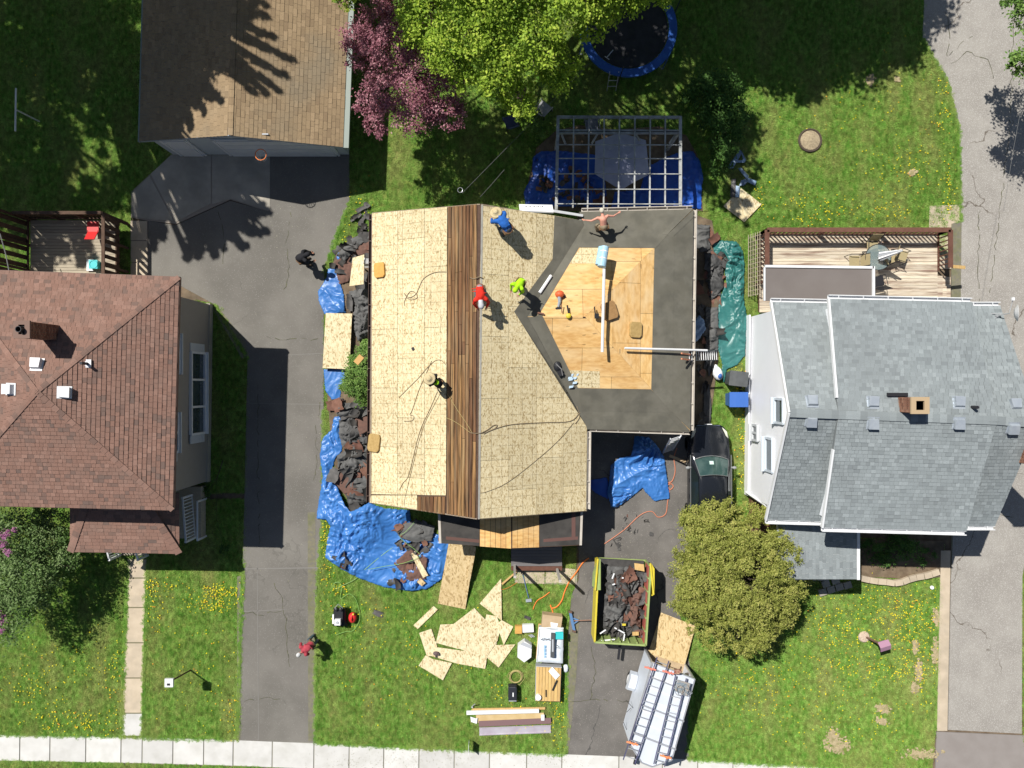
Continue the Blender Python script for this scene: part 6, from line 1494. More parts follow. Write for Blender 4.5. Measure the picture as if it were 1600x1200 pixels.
# stations from front (0) to rear: (t, half width lower, half width belt, z belt, half width top, z top)
st_ = [(0,.50,.52,.58,.45,.60),(.10,.74,.72,.66,.60,.70),(.35,.86,.82,.74,.70,.79),(.8,.90,.86,.84,.74,.90),(1.25,.91,.88,.92,.78,.97),(1.45,.91,.89,.95,.76,1.01),(2.15,.91,.89,.97,.60,1.37),(2.5,.91,.89,.98,.585,1.43),(3.1,.91,.89,.99,.58,1.43),(3.6,.91,.88,1.0,.60,1.33),(4.05,.90,.86,1.0,.72,1.08),(4.45,.84,.80,.97,.66,1.02),(4.68,.70,.66,.88,.52,.92),(4.75,.60,.56,.74,.45,.76)]
mb = MB(); vs_ = []
for t, wl_, wb, zb, wt, zt in st_:
    y = yF-t
    ring_ = [(-wl_*.92,.22),(-wl_,.38),(-wl_*1.0,.55 if zb > .6 else .45),(-wb,zb-.03),(-wb*.97,zb),(-wt,zt-.025),(-wt*.86,zt),(0,zt+.02)]
    ring_ = ring_+[(-x,z) for x,z in ring_[-2::-1]]
    vs_ += [(ccx+x,y,z) for x,z in ring_]
k_ = 15; fs_ = []
for i in range(len(st_)-1):
    for j in range(k_-1): fs_.append((i*k_+j,i*k_+j+1,(i+1)*k_+j+1,(i+1)*k_+j))
fs_.append(tuple(range(k_))); fs_.append(tuple((len(st_)-1)*k_+j for j in range(k_))[::-1])
for i in range(len(st_)-1): fs_.append(((i+1)*k_,i*k_,i*k_+k_-1,(i+1)*k_+k_-1)[::-1])
body = MB().add(vs_,fs_).build('body', CARP, car, smooth=True)
ss_ = body.modifiers.new('sub','SUBSURF'); ss_.levels = 1; ss_.render_levels = 2
CG = M('car_glass', (.028,.060,.054), (.06,.10,.09), 2.5, .06, spec=.9)
def cpt(x,t,z): return Vector((ccx+x,yF-t,z))
ws = []
for u in np.linspace(-1,1,7): ws.append((cpt(u*.74,1.42+.16*u*u-.06,1.0+.02*(1-u*u)), cpt(u*.60,2.12+.06*u*u,1.385+.02*(1-u*u))))
mb = MB(); mb.add([p for ab in ws for p in ab], [(2*i,2*i+2,2*i+3,2*i+1) for i in range(6)]); wsd = mb.build('windscreen', CG, car, smooth=True)
o_ = wsd; o_.location = (0,-.0,.035)
mb = MB(); mb.tube([p[0]+Vector((0,.03,.03)) for p in ws],.018,6).tube([p[1]+Vector((0,0,.035)) for p in ws],.012,6); mb.tube([ws[0][0]+Vector((0,0,.035)),ws[0][1]+Vector((0,0,.035))],.016,6).tube([ws[-1][0]+Vector((0,0,.035)),ws[-1][1]+Vector((0,0,.035))],.016,6); mb.build('windscreen_trim', M('trim_silver', (.30,.31,.31), None, rough=.3, metal=.6), wsd)
MB().slab([cpt(-.12,1.55,1.13),cpt(.06,1.55,1.13),cpt(.06,1.69,1.20),cpt(-.12,1.69,1.20)],.006).build('paper_notice', M('notice_paper', (.50,.66,.60), None), wsd)
mb = MB()
for s in (-1,1):
    mb.slab([cpt(s*.86,1.75,1.02),cpt(s*.64,2.2,1.33),cpt(s*.62,3.3,1.36),cpt(s*.86,3.75,1.03)],.01,up=.02)
mb.build('side_glass', M('dark_side_glass', (.012,.018,.018), None, rough=.08, spec=.7), car)
MB().slab([cpt(-.56,3.66,1.33),cpt(.56,3.66,1.33),cpt(.68,4.05,1.10),cpt(-.68,4.05,1.10)],.01,up=.03).build('rear_glass', CG, car)
for s in (-1,1):
    MB().slab([cpt(s*.58,.12,.70),cpt(s*.76,.30,.76),cpt(s*.82,.58,.80),cpt(s*.72,.50,.84),cpt(s*.62,.26,.79)],.03,up=.02).build('headlight', M('headlamp%d' % s, (.60,.60,.50), None, rough=.15, spec=.8), car)
    m_ = MB().ell(cpt(s*1.02,1.86,1.03),(.10,.07,.07),10); m_.beam(cpt(s*.88,1.84,1.0),cpt(s*1.0,1.85,1.02),.05,.04); m_.build('wing_mirror', M('mirror_cap%d' % s, (.30,.31,.31), None, rough=.3), car)
    MB().tube([cpt(s*.895,1.3,.985),cpt(s*.90,2.2,1.01),cpt(s*.90,3.7,1.03)],.02,6).build('window_trim', bpy.data.materials['trim_silver'], car)
    for t in (.88,3.85):
        w_ = MB().lathe(cpt(s*.82,t,.32),[(.18,-.10),(.32,-.10),(.33,-.06),(.33,.06),(.32,.10),(.18,.10)],24,M=Matrix.Rotation(R(90),3,'Y')).build('wheel', RUBB, car)
        MB().lathe(cpt(s*.90,t,.32),[(.01,-.02),(.2,-.02),(.2,.02),(.01,.02)],14,M=Matrix.Rotation(R(90),3,'Y')).build('rim', ALU, w_)
    for t in (2.35,3.05): MB().beam(cpt(s*.93,t,.88),cpt(s*.93,t+.16,.88),.03,.03).build('door_handle', CARP, car)
MB().box(cpt(0,-.02,.52),(.34,.03,.12)).build('number_plate', PAPER, car); MB().beam(cpt(-.5,.05,.62),cpt(.5,.05,.62),.06,.03).build('grille_trim', M('chrome_blue', (.20,.25,.35), None, rough=.2, metal=.5), car)
for s in (-.4,.1): MB().tube([cpt(s-.2,1.40,1.03),cpt(s+.35,1.55,1.115)],.010,4).build('wiper', BLACKP, car)

# ================================================================== DUMP TRAILER full of shingles
rA, rB, rC, rD = W(935,880,1.55), W(1017,884,1.55), W(1009,1008,1.55), W(929,1003,1.55)   # NW NE SE SW top rail
dt = thing('dump_trailer', 'yellow-green dump trailer heaped with torn shingles on the driveway', 'trailer', ((rA.x+rC.x)/2,(rA.y+rC.y)/2,0))
dn = Vector((0,0,-1.0))
def wallp(a,b,nm,mat,th=.07,top=.075):
    d = (Vector(b)-Vector(a)).normalized(); s = Vector((d.y,-d.x,0)); 
    w_ = MB().slab([a,b,b+dn,a+dn],th/2).build(nm, mat, dt); MB().beam(a+Vector((0,0,.02)),b+Vector((0,0,.02)),top,.06).build('top_rail', mat, w_)
    n = 6
    for k in range(n+1): p = a.lerp(b,k/n); MB().beam(p+s*(.05 if nm != 'x' else 0)-Vector((0,0,.05)),p+s*.05+dn,.06,.06,up=tuple(d)).build('rib', mat, w_)
wallp(rD,rA,'side_wall',YEL); wallp(rB,rC,'side_wall',YGRN); wallp(rC,rD,'front_wall',YGRN)
MB().slab([rA+dn,rB+dn,rC+dn,rD+dn],.08).build('floor', YGRN, dt)
MB().slab([p+Vector((0,0,-.12)) for p in (rB+Vector((-.05,0,0)),rC+Vector((-.05,.0,0)),rC+Vector((-.05,0,-.7)),rB+Vector((-.05,0,-.7)))],.02).build('liner', M('red_liner', (.45,.12,.09), (.35,.10,.08), 4, .6), dt)
MB().slab([W(934,873,1.62),W(937,874,1.62),W(937,922,1.62),W(930,922,1.62),W(925,915,.8),W(926,895,.8)],.05).build('rear_door', YGRN, dt); MB().beam(W(934,873,1.66),W(930,922,1.66),.07,.07).build('door_edge', YEL, dt)
MB().slab([W(1016,880,1.62),W(1021,889,1.62),W(1021,929,1.62),W(1018,931,1.62),W(1014,925,.8),W(1013,885,.8)],.05).build('rear_door', YEL, dt); MB().beam(W(1016,880,1.66),W(1021,929,1.66),.07,.06).build('door_edge', YEL, dt)
for a, b in ((rD,rA),(rB,rC)):
    d = (b-a).normalized(); s = Vector((d.y,-d.x,0)); s = s if s.dot(a-Vector(dt.location)) > 0 else -s
    for k in (.42,.62):
        p = a.lerp(b,k)+s*-.25; MB().lathe((p.x,p.y,.33),[(.1,-.1),(.33,-.1),(.33,.1),(.1,.1)],18,M=Matrix.Rotation(R(90),3,'Y')).build('wheel', RUBB, dt)
MB().beam(W(969,1006,.5),W(966,1030,.5),.1,.1).build('drawbar', DKM, dt)
load = debris('load of torn grey and red shingles heaped in the dump trailer', [(948,882),(1003,884),(998,978),(943,976)], 75, zf=lambda x,y:.95, zr=.22, red=.26, seed=30, sc=.95)
for i_, (pp_, mm_) in enumerate((([(946,884),(1006,886),(1004,935),(944,935)],FEG),([(944,930),(1003,932),(1001,985),(942,983)],FEB),([(955,900),(985,905),(980,945),(950,940)],FER),([(985,925),(1003,925),(1001,980),(983,978)],FER),([(948,945),(975,948),(970,980),(944,978)],FEG))): felt_sheet(load, pp_, mm_, 50+i_, .80+.06*i_, .45)
mb = MB(); mb.slab([rA+Vector((.15,-.0,-.8)),rB+Vector((-.15,0,-.8)),rC+Vector((-.15,.1,-.75)),rD+Vector((.15,.1,-.75))],.1); mb.build('shingle_bed', DEBD, load)
m_ = MB()
for px, py, l, a in ((958,900,.25,1.2),(959,913,.12,.3),(973,903,.08,0),(942,987,.3,.6),(950,1000,.6,.1),(975,996,.3,1.4),(968,985,.5,-.5)): w_ = W(px,py,1.32); m_.box(w_,(l,.05,.02),rz=a)
m_.build('white_scrap', PAPER, load); MB().box(W(993,990,1.33),(.28,.16,.03),rz=.05).build('tan_block', LUMB, load); MB().box(W(975,976,1.33),(.15,.09,.03)).build('yellow_scrap', YEL, load)
MB().slab([W(991,880,1.3),W(1006,882,1.35),W(1007,893,1.33),W(992,890,1.3)],.03).build('board_scrap', LUMB, load)

# ================================================================== ENCLOSED TRAILER
TZt = 2.05
r1_, r2_ = W(1019,1036,TZt), W(1085,1062,TZt)         # rear top corners (left, right)
ax = (W(984,1149,TZt)-W(1016,1037,TZt)).normalized(); sx_ = (r2_-r1_).normalized(); sx_ = (sx_-ax*sx_.dot(ax)).normalized()
wd = (r2_-r1_).length; Lb = 3.55
wt_ = thing('enclosed_trailer', 'white enclosed trailer with ladders strapped on its roof rack', 'trailer', ((r1_.x+r2_.x)/2,(r1_.y+r2_.y)/2,0), 0)
f1, f2 = r1_+ax*Lb, r2_+ax*Lb; nose = (f1+f2)/2+ax*.55; n1, n2 = f1.lerp(nose,.75)+ax*.15, f2.lerp(nose,.75)+ax*.15
foot = [r1_,r2_,f2,n2,n1,f1]
TW = M('trailer_white', (.60,.64,.70), (.55,.59,.66), 1.5, .35)
def lev(p,z): return Vector((p.x,p.y,z))
mb = MB()
k_ = len(foot)
mb.add([lev(p,.35) for p in foot]+[lev(p,TZt-.05) for p in foot],[(i,(i+1)%k_,k_+(i+1)%k_,k_+i) for i in range(1,k_)]+[tuple(range(k_))])
mb.build('body', TW, wt_)
ro_ = MB().slab([lev(p,TZt) for p in foot],.05).build('roof', TW, wt_)
for k in range(1,7):
    a = r1_+ax*Lb*k/7+Vector((0,0,.012)); b = r2_+ax*Lb*k/7+Vector((0,0,.012)); MB().beam(a,b,.05,.015).build('roof_seam', WHITE, ro_)
for a, b in ((r1_,f1),(r2_,f2),(f1,n1),(f2,n2),(n1,n2)): MB().beam(lev(a,TZt+.005),lev(b,TZt+.005),.06,.06).build('corner_trim', ALU, ro_)
for z0_, z1_ in ((.35,.37),): MB().slab([lev(r1_,.40),lev(r2_,.40),lev(r2_-ax*-.6,.40),lev(r1_-ax*-.6,.40)],.04).build('floor', CARD, wt_)
MB().beam(lev(r1_,.35),lev(r1_,TZt),.07,.07,up=tuple(ax)).build('door_post', ALU, wt_); MB().beam(lev(r2_,.35),lev(r2_,TZt),.07,.07,up=tuple(ax)).build('door_post', ALU, wt_); MB().beam(lev(r1_,TZt-.05),lev(r2_,TZt-.05),.09,.09).build('door_header', ALU, wt_)
for c_ in (r1_,r2_): MB().tube([lev(c_,TZt-.4),W(1100 if c_ is r2_ else 1013,1076 if c_ is r2_ else 1022,.5)],.014,5).build('ramp_cable', DKM, wt_)
for sgn, c_ in ((-1,r1_),(1,r2_)):
    p = c_+ax*1.55+sx_*sgn*.20
    f_ = MB(); Mx = Matrix((sx_,ax,Vector((0,0,1)))).transposed()
    prof = [(-.42,.35),(-.36,.62),(-.2,.76),(.2,.76),(.36,.62),(.42,.35)]
    f_.add([lev(p,0)+ax*a_+sx_*sgn*s_+Vector((0,0,z_)) for s_ in (-.18,.14) for a_,z_ in prof],[(i,i+1,i+7,i+6) for i in range(5)]+[tuple(range(6)),tuple(range(6,12))])
    f_.build('mudguard', TW, wt_)
    w_ = MB().lathe(lev(p,.34)+sx_*sgn*.04,[(.2,-.09),(.33,-.09),(.34,0),(.33,.09),(.2,.09)],20,M=Matrix((ax,Vector((0,0,1)),sx_*sgn)).transposed()).build('wheel', RUBB, wt_)
    MB().lathe(lev(p,.34)+sx_*sgn*.14,[(.03,-.02),(.2,-.02),(.2,0),(.03,0)],16,M=Matrix((ax,Vector((0,0,1)),sx_*sgn)).transposed()).build('rim', PAPER, w_)
for k in (.15,.5,.85):
    a, b = r1_+ax*Lb*k, r2_+ax*Lb*k; MB().beam(a+Vector((0,0,.14)),b+Vector((0,0,.14)),.05,.05).build('roof_bar', ALU, wt_)
    for p in (a,b): MB().beam(p,p+Vector((0,0,.14)),.05,.05,up=tuple(ax)).build('bar_foot', ALU, wt_)
MB().beam(lev(nose,.45)-ax*.3,lev(nose,.45)+ax*.9,.12,.10).build('drawbar', DKM, wt_); MB().tube([lev(nose,0)+ax*.5,lev(nose,.75)+ax*.5],.04,8).build('jack', DKM, wt_)
m_ = MB(); 
for a, b in (((978,1094),(990,1107)),((986,1106),(979,1113)),((974,1128),(979,1140))): m_.tube([W(*a,1.2),W(*b,1.2)],.012,5)
m_.build('hinge_rods', DKM, wt_)
BLR = M('blue_grey_rail', (.075,.075,.17), (.10,.10,.15), 5, .5)
def roofladder(label, a, b, w, n):
    ladder(label, a, b, w, n, BLR, ALU)
roofladder('long extension ladder on the left of the white trailer roof', W(1036,1030,2.3), W(983,1190,2.3), .52, 13)
roofladder('second extension ladder on the right of the white trailer roof', W(1064,1058,2.3), W(1030,1196,2.3), .47, 11)
for i, (px, py, l) in enumerate(((1016,1044,'pink strap over the rear of the left trailer ladder'),(1044,1050,'pink ratchet strap between the two trailer ladders'),(988,1161,'orange strap across the front of the left ladder'),(1040,1182,'orange strap hanging at the front of the right ladder'))):
    a = W(px-9,py-2,2.4); b = W(px+9,py+3,2.4); m_ = MB(); m_.beam(a,b,.07,.02)
    m_.tube([W(px-4,py-3,2.42),W(px+2,py+4,2.45),W(px+6,py-1,2.42)],.018,5)
    single(m_, 'ratchet_strap', l, 'strap', M('strap%d' % i, (.68,.22,.16) if i < 2 else (.80,.28,.12), None), a)
q_ = W(1066,1076,2.42); m_ = MB()
for k in range(5): m_.ring(q_+Vector((rnd.uniform(-.15,.15),rnd.uniform(-.12,.12),.02*k)),.16,.014,16,4)
m_.box(q_+Vector((.02,.05,-.02)),(.55,.5,.03),rz=-.3)
single(m_, 'ladder_stabiliser', 'coiled grey line and stabiliser on the right trailer ladder', 'stabiliser', M('blue_grey_rope', (.16,.22,.27), (.35,.30,.25), 9), q_)
q_ = W(1061,1049,2.35); single(MB().ell(q_,(.12,.10,.09),8).box(q_+Vector((-.1,0,.02)),(.2,.18,.1)), 'work_glove', 'dark red and tan bundle at the rear edge of the trailer roof', 'gloves', M('dark_red', (.18,.03,.03), (.45,.30,.2), 10), q_)

# ================================================================== THINGS ON THE FRONT LAWN
def pallet(pts, z0, z1): pass
# wrapped bundle
pb_ = [W(842,981,.62),W(881,982,.62),W(880,1038,.62),W(838,1036,.62)]
bw_ = thing('wrapped_bundle', 'white plastic-wrapped bundle with print, a grey box and a turquoise tray on top', 'bundle', (pb_[0].x+.5,pb_[0].y-.8,0))
m_ = MB()
nx, ny = 10, 14; vs_ = []; PTS = pb_
for j in range(ny+1):
    for i in range(nx+1):
        u, v = i/nx, j/ny; p = PTS[0].lerp(PTS[1],u).lerp(PTS[3].lerp(PTS[2],u),v); e = min(u,1-u,v,1-v)
        z_ = .62 + .05*noise.noise(Vector((p.x*3,p.y*3,1)))+.03*noise.noise(Vector((p.x*8,p.y*8,4))) - (.10 if e == 0 else 0)
        vs_.append((p.x,p.y,z_))
b0 = len(vs_); vs_ += [(p.x,p.y,.02) for p in (vs_ and [Vector(vs_[0]),Vector(vs_[nx]),Vector(vs_[-1]),Vector(vs_[-1-nx])])]
fs_ = [(j*(nx+1)+i,j*(nx+1)+i+1,(j+1)*(nx+1)+i+1,(j+1)*(nx+1)+i)[::-1] for j in range(ny) for i in range(nx)]
m_.add(vs_,fs_); m_.build('plastic_cover', WRAP, bw_, smooth=True)
MB().prism([(p.x*1.0,p.y) for p in [a.lerp((PTS[0]+PTS[2])/2,.04) for a in PTS]],.14,.58).build('shingle_packs', GSHEET, bw_)
MB().prism([(p.x,p.y) for p in PTS],.02,.14).build('pallet', LUMB, bw_)
def txt(s, px, py, z, size, rz, mat, parent, name='printed_text'):
    cu = bpy.data.curves.new(name,'FONT'); cu.body = s; cu.size = size; cu.extrude = .002; cu.align_x = 'CENTER'; cu.align_y = 'CENTER'
    o = bpy.data.objects.new(name, cu); me = bpy.data.meshes.new_from_object(o); bpy.data.objects.remove(o); me.materials.append(mat)
    o = bpy.data.objects.new(name, me); COL.objects.link(o); o.parent = parent; w_ = W(px,py,z); o.location = w_-parent.location; o.rotation_euler = (0,0,rz)
m_ = MB()   # illegible brush script print kept as strokes
for k in range(9): c_ = W(845+k*1.7,998+(k%3)*.6,.70); m_.beam(c_+Vector((-.02,-.03,0)),c_+Vector((.03,.035*((k%2)*2-1),0)),.022,.006)
m_.build('black_print', BLACKP, bw_)
m_ = MB()
for k in range(11): c_ = W(851.5,1009+k*1.8,.70); m_.beam(c_+Vector((-.05,0,0)),c_+Vector((.05,.01*(k%3),0)),.022,.006)
m_.build('blue_print', M('print_blue', (.10,.35,.62), None), bw_)
m_ = MB(); m_.beam(W(869,1012,.70),W(875,1012.5,.70),.02,.006).beam(W(870,1008,.70),W(873,1010.5,.70),.02,.006); m_.build('small_print', BLACKP, bw_)
q_ = W(863.5,1008,.78); single(MB().box(q_,(.17,1.08,.10),rz=-.03).box(q_+Vector((.0,.0,.055)),(.07,.55,.012),mi=1), 'level_case', 'long dark grey case lying on the wrapped bundle', 'case', [M('case_grey', (.075,.08,.085), None), GSHEET], q_)
q_ = W(873.5,993,.72); single(MB().box(q_,(.34,.32,.05)).box(q_+Vector((0,.17,.03)),(.34,.02,.05)).box(q_+Vector((.17,0,.03)),(.02,.32,.05)), 'turquoise_tray', 'turquoise tray on the upper right of the wrapped bundle', 'tray', TEALB, q_)
q_ = W(861,972,.3); cb_ = thing('cardboard_box', 'tan cardboard carton with a white sheet on top above the wrapped bundle', 'box', (q_.x,q_.y,0))
MB().slab([W(848,960,.5),W(879,964,.5),W(876,985,.5),W(846,982,.5)],.48).build('carton', CARD, cb_); MB().slab([W(860,972,.51),W(872,974,.51),W(870,982,.51),W(861,981,.51)],.01,up=.02).build('white_sheet', PAPER, cb_)
# lumber pallet
P_ = [W(838,1042,.45),W(877,1044,.45),W(875,1096,.45),W(837,1095,.45)]
lp_ = thing('lumber_pallet', 'pallet of fresh yellow boards with white papers on the front lawn', 'pallet', ((P_[0].x+P_[2].x)/2,(P_[0].y+P_[2].y)/2,0))
for k in range(8):
    u0, u1 = k/8+.004, (k+1)/8-.008; a, b = P_[0].lerp(P_[1],u0), P_[0].lerp(P_[1],u1); c, d = P_[3].lerp(P_[2],u1), P_[3].lerp(P_[2],u0)
    MB().slab([a,b,c,d],.04,up=rnd.uniform(0,.008)).build('board', LUMB, lp_)
MB().slab([p.lerp((P_[0]+P_[2])/2,-.03)+Vector((0,0,-.045)) for p in P_],.38).build('grey_shroud', GSHEET, lp_)
single(MB().slab([W(863,1042,.5),W(875,1055,.5),W(868,1062,.5),W(857,1049,.5)],.02), 'paper_sheets', 'white papers on the lumber pallet', 'papers', PAPER, W(866,1052,.5))
pole('dark metal bar lying diagonally on the lumber pallet', W(870,1063,.52), W(863,1079,.52), .03, DKM, 'metal_bar', 'bar', True)
pole('short dark bar near the bottom of the lumber pallet', W(853,1078,.50), W(853,1089,.50), .02, DKM, 'metal_bar', 'bar', True)
q_ = W(841,1089,.5); single(MB().lathe(q_,[(.13,-.06),(.13,.08),(.10,.09),(.10,.06),(.01,.06)],16), 'paper_cup', 'round white tub with dark inside at the pallet corner', 'tub', [PAPER], q_)
q_ = W(884,1044,.1); single(MB().ell(q_,(.12,.20,.10),10), 'plastic_bag', 'clear plastic bag scrap on the grass right of the pallet', 'bag', WRAP, q_)
# white octagonal bucket-like carton
q_ = W(819.5,1018.5,.35); oc_ = thing('hexagonal_box', 'white hexagonal box standing left of the wrapped bundle', 'box', (q_.x,q_.y,0))
pts_ = [W(x,y,.45) for x,y in ((820,1002),(831,1009),(830,1027),(819,1035),(808.5,1027),(809,1010))]
MB().slab(pts_,.42).build('body', WHITE, oc_); MB().slab([W(817,1003,.46),W(831,1009,.46),W(830,1014,.46),W(813,1007,.46)],.012,up=.012).build('flap', GSHEET, oc_)
q_ = W(810,983,.12); single(MB().box(q_,(.32,.34,.22)), 'small_carton', 'small orange-brown carton left of the white box on the lawn', 'box', FOAMO, q_)
q_ = W(825,981,.12); single(MB().box(q_,(.50,.34,.20),rz=.05), 'small_carton', 'small white carton beside the orange-brown one', 'box', PAPER, q_)
m_ = MB()
for k in range(3): m_.beam(W(826+k*2.2,992-k*.5,.09),W(831+k*2.2,996-k*.5,.09),.03,.03)
single(m_, 'metal_clips', 'three short grey metal clips below the small white carton', 'clips', GSHEET, W(829,994,.05))
# generator / black box
q_ = W(801,1081.5,.25); gen = thing('black_case', 'black plastic equipment case on the lawn below the coiled hose', 'case', (q_.x,q_.y,0))
MB().box(q_,(.40,.66,.42)).build('body', M('case_black', (.025,.027,.035), None, rough=.45), gen, bevel=.05); MB().box(q_+Vector((.02,-.02,.216)),(.05,.18,.012)).build('label_plate', PAPER, gen)
MB().tube([q_+Vector((-.14,.3,.2)),q_+Vector((-.14,.38,.2)),q_+Vector((.14,.38,.2)),q_+Vector((.14,.3,.2))],.02,6).build('handle', BLACKP, gen); MB().box(q_+Vector((0,-.30,.216)),(.34,.03,.012)).build('grey_strip', GSHEET, gen)
# compressor
q_ = W(531,962,.3); cp_ = thing('air_compressor', 'black wheeled air compressor with pale motor cover beside the red fuel can', 'compressor', (q_.x,q_.y,0))
MB().tube([q_+Vector((-.17,.35,0)),q_+Vector((-.17,-.42,0))],.12,12).build('tank', BLACKP, cp_); MB().tube([q_+Vector((.15,.35,0)),q_+Vector((.15,-.42,0))],.12,12).build('tank', BLACKP, cp_)
MB().box(q_+Vector((0,.05,.16)),(.36,.55,.12)).build('frame', DKM, cp_); MB().box(q_+Vector((-.02,-.18,.28)),(.26,.26,.2)).build('motor_cover', PAPER, cp_)
MB().lathe(q_+Vector((-.02,-.18,.39)),[(.02,0),(.07,0),(.07,.015),(.02,.015)],12).build('fan_cap', GSHEET, cp_)
for k in (-.1,.1): MB().lathe(q_+Vector((k,.36,.2)),[(.07,-.1),(.08,0),(.07,.1),(.03,.12)],12).build('pump_head', DKM, cp_)
MB().box(q_+Vector((-.26,-.1,.15)),(.07,.42,.05)).build('side_plate', PAPER, cp_); MB().tube([q_+Vector((-.18,.4,.2)),q_+Vector((0,.62,.3)),q_+Vector((.18,.4,.2))],.018,6).build('handle', ALU, cp_)
for s in (-1,1): MB().lathe(q_+Vector((s*.26,-.36,-.12)),[(.02,-.04),(.14,-.04),(.14,.04),(.02,.04)],16,M=Matrix.Rotation(R(90),3,'Y')).build('wheel', RUBB, cp_)
q_ = W(551,965,.18); fc_ = thing('fuel_can', 'small red plastic fuel can on the lawn', 'fuel can', (q_.x,q_.y,0))
MB().ell(q_,(.19,.25,.17),14).build('body', REDP, fc_, smooth=True); MB().tube([q_+Vector((0,.14,.14)),q_+Vector((0,.02,.25)),q_+Vector((0,-.12,.14))],.025,6).build('handle', REDP, fc_); MB().lathe(q_+Vector((.06,.2,.12)),[(.04,0),(.04,.06),(.01,.07)],10).build('cap', YEL, fc_)
# gutters and boards
def longb(label, a, b, w, mat, z=.10, h=.05, name='trim_board', cat='board'):
    return single(MB().beam(W(*a,z),W(*b,z),w,h), name, label, cat, mat, W(*a,z))
longb('white gutter length topmost of the lawn stack', (729,1113.5),(842,1110.5),.17,WHITE,.16,.08,'gutter_section','gutter')
longb('tan board just under the white gutter length', (738,1108.5),(852,1106.5),.10,LUMB,.10)
longb('broad tan cardboard sleeve in the middle of the lawn stack', (744,1123),(850,1119.5),.34,M('sleeve', (.50,.36,.17), (.56,.42,.22), 3), .09,.06,'cardboard_sleeve','sleeve')
mm = MB(); mm.beam(W(748,1131,.12),W(861,1126,.12),.26,.03); 
single(mm, 'trim_coil_sheet', 'mauve-brown metal sheet along the lower side of the stack', 'metal sheet', M('mauve_metal', (.20,.125,.125), None, rough=.4), W(800,1130,.1))
mm = MB(); mm.beam(W(749,1143,.06),W(860.5,1139,.06),.36,.02).beam(W(749,1148.5,.08),W(861,1144,.08),.03,.05).beam(W(749,1138,.08),W(861,1134,.08),.03,.05)
single(mm, 'gutter_section', 'shiny pinkish-silver open gutter lowest in the stack', 'gutter', M('pink_silver', (.50,.44,.50), (.58,.55,.60), 2, .3, metal=.3), W(800,1143,.1))
m_ = MB(); m_.slab([W(735,1120,.15),W(744,1123,.15),W(745,1131,.12),W(736,1128,.12)],.02).slab([W(741,1124,.2),W(746,1122,.2),W(745,1130,.2)],.02)
single(m_, 'torn_wrap', 'torn white wrap at the left end of the lawn stack', 'wrap', PAPER, W(740,1125,.1))
single(MB().box(W(848,1121,.16),(.15,.24,.08)), 'end_cap', 'white end cap on the right of the cardboard sleeve', 'cap', PAPER, W(848,1121,.1))
m_ = MB(); m_.tube([W(737,1104,.05),W(742,1100,.4)],.02,5).ell(W(738,1105,.1),(.05,.05,.05),8)
single(m_, 'metal_stake', 'short metal stake at the upper left of the lawn stack', 'stake', ALU, W(738,1105,0))
# yard sign (edge-on) with its shadow
q_ = W(735,1168,0); ys_ = thing('yard_sign', 'thin yard sign seen edge-on by the sidewalk', 'sign', q_)
MB().tube([W(733,1156,.0),W(733,1160,.6)],.01,5).tube([W(733,1170,.0),W(733,1176,.6)],.01,5).build('stake', ALU, ys_)
MB().slab([W(732.6,1157,.35),W(732.2,1172,.35),W(731.7,1180,.85),W(732,1164,.85)],.012).build('sign_panel', PAPER, ys_)
# long hammer (sledge), magnetic sweeper
m_ = MB(); q_ = W(822,918,.06)
sh_ = thing('sledgehammer', 'blue-handled tamper lying on the grass by the front walk', 'tamper', W(822,918,0))
MB().tube([W(817,898,.06),W(826,934,.06)],.022,8).build('handle', M('blue_handle', (.10,.16,.28), None), sh_); MB().box(W(826,938,.07),(.26,.13,.08),rz=.1).build('head', GREYM, sh_); MB().ring(W(816.5,895,.07),.07,.015,12,5).build('grip', BLACKP, sh_)
ms_ = thing('push_broom', 'blue-headed push broom lying against the yellow trailer side', 'broom', W(895,970,0))
MB().beam(W(891,957,.14),W(897,985,.14),.12,.09).build('head', M('blue_steel', (.10,.20,.38), None, rough=.4), ms_); MB().tube([W(896,970,.14),W(928,968.5,.35)],.022,8).build('handle', M('wood_handle', (.26,.15,.11), None), ms_)
for a in ((891,956),(897,986)): MB().box(W(*a,.16),(.16,.09,.11),rz=-.2).build('end_cap', M('brown_cap', (.13,.08,.06), None), ms_) if a[0] == 891 else MB().box(W(*a,.16),(.16,.09,.11),rz=-.2).build('end_cap', bpy.data.materials['brown_cap'], ms_)
MB().beam(W(896,966,.15),W(904,969,.16),.06,.04).beam(W(897,974,.15),W(904,969,.16),.06,.04).build('brace', bpy.data.materials['blue_steel'], ms_)
q_ = W(681,1021,.2); single(MB().ell(q_,(.14,.10,.08),8).box(q_+Vector((.06,-.03,0)),(.16,.1,.08)).tube([q_,q_+Vector((0,-.18,0))],.03,6), 'nail_gun', 'small dark nail gun on the offcut pile', 'nail gun', M('tool_brown', (.13,.09,.09), None), q_)
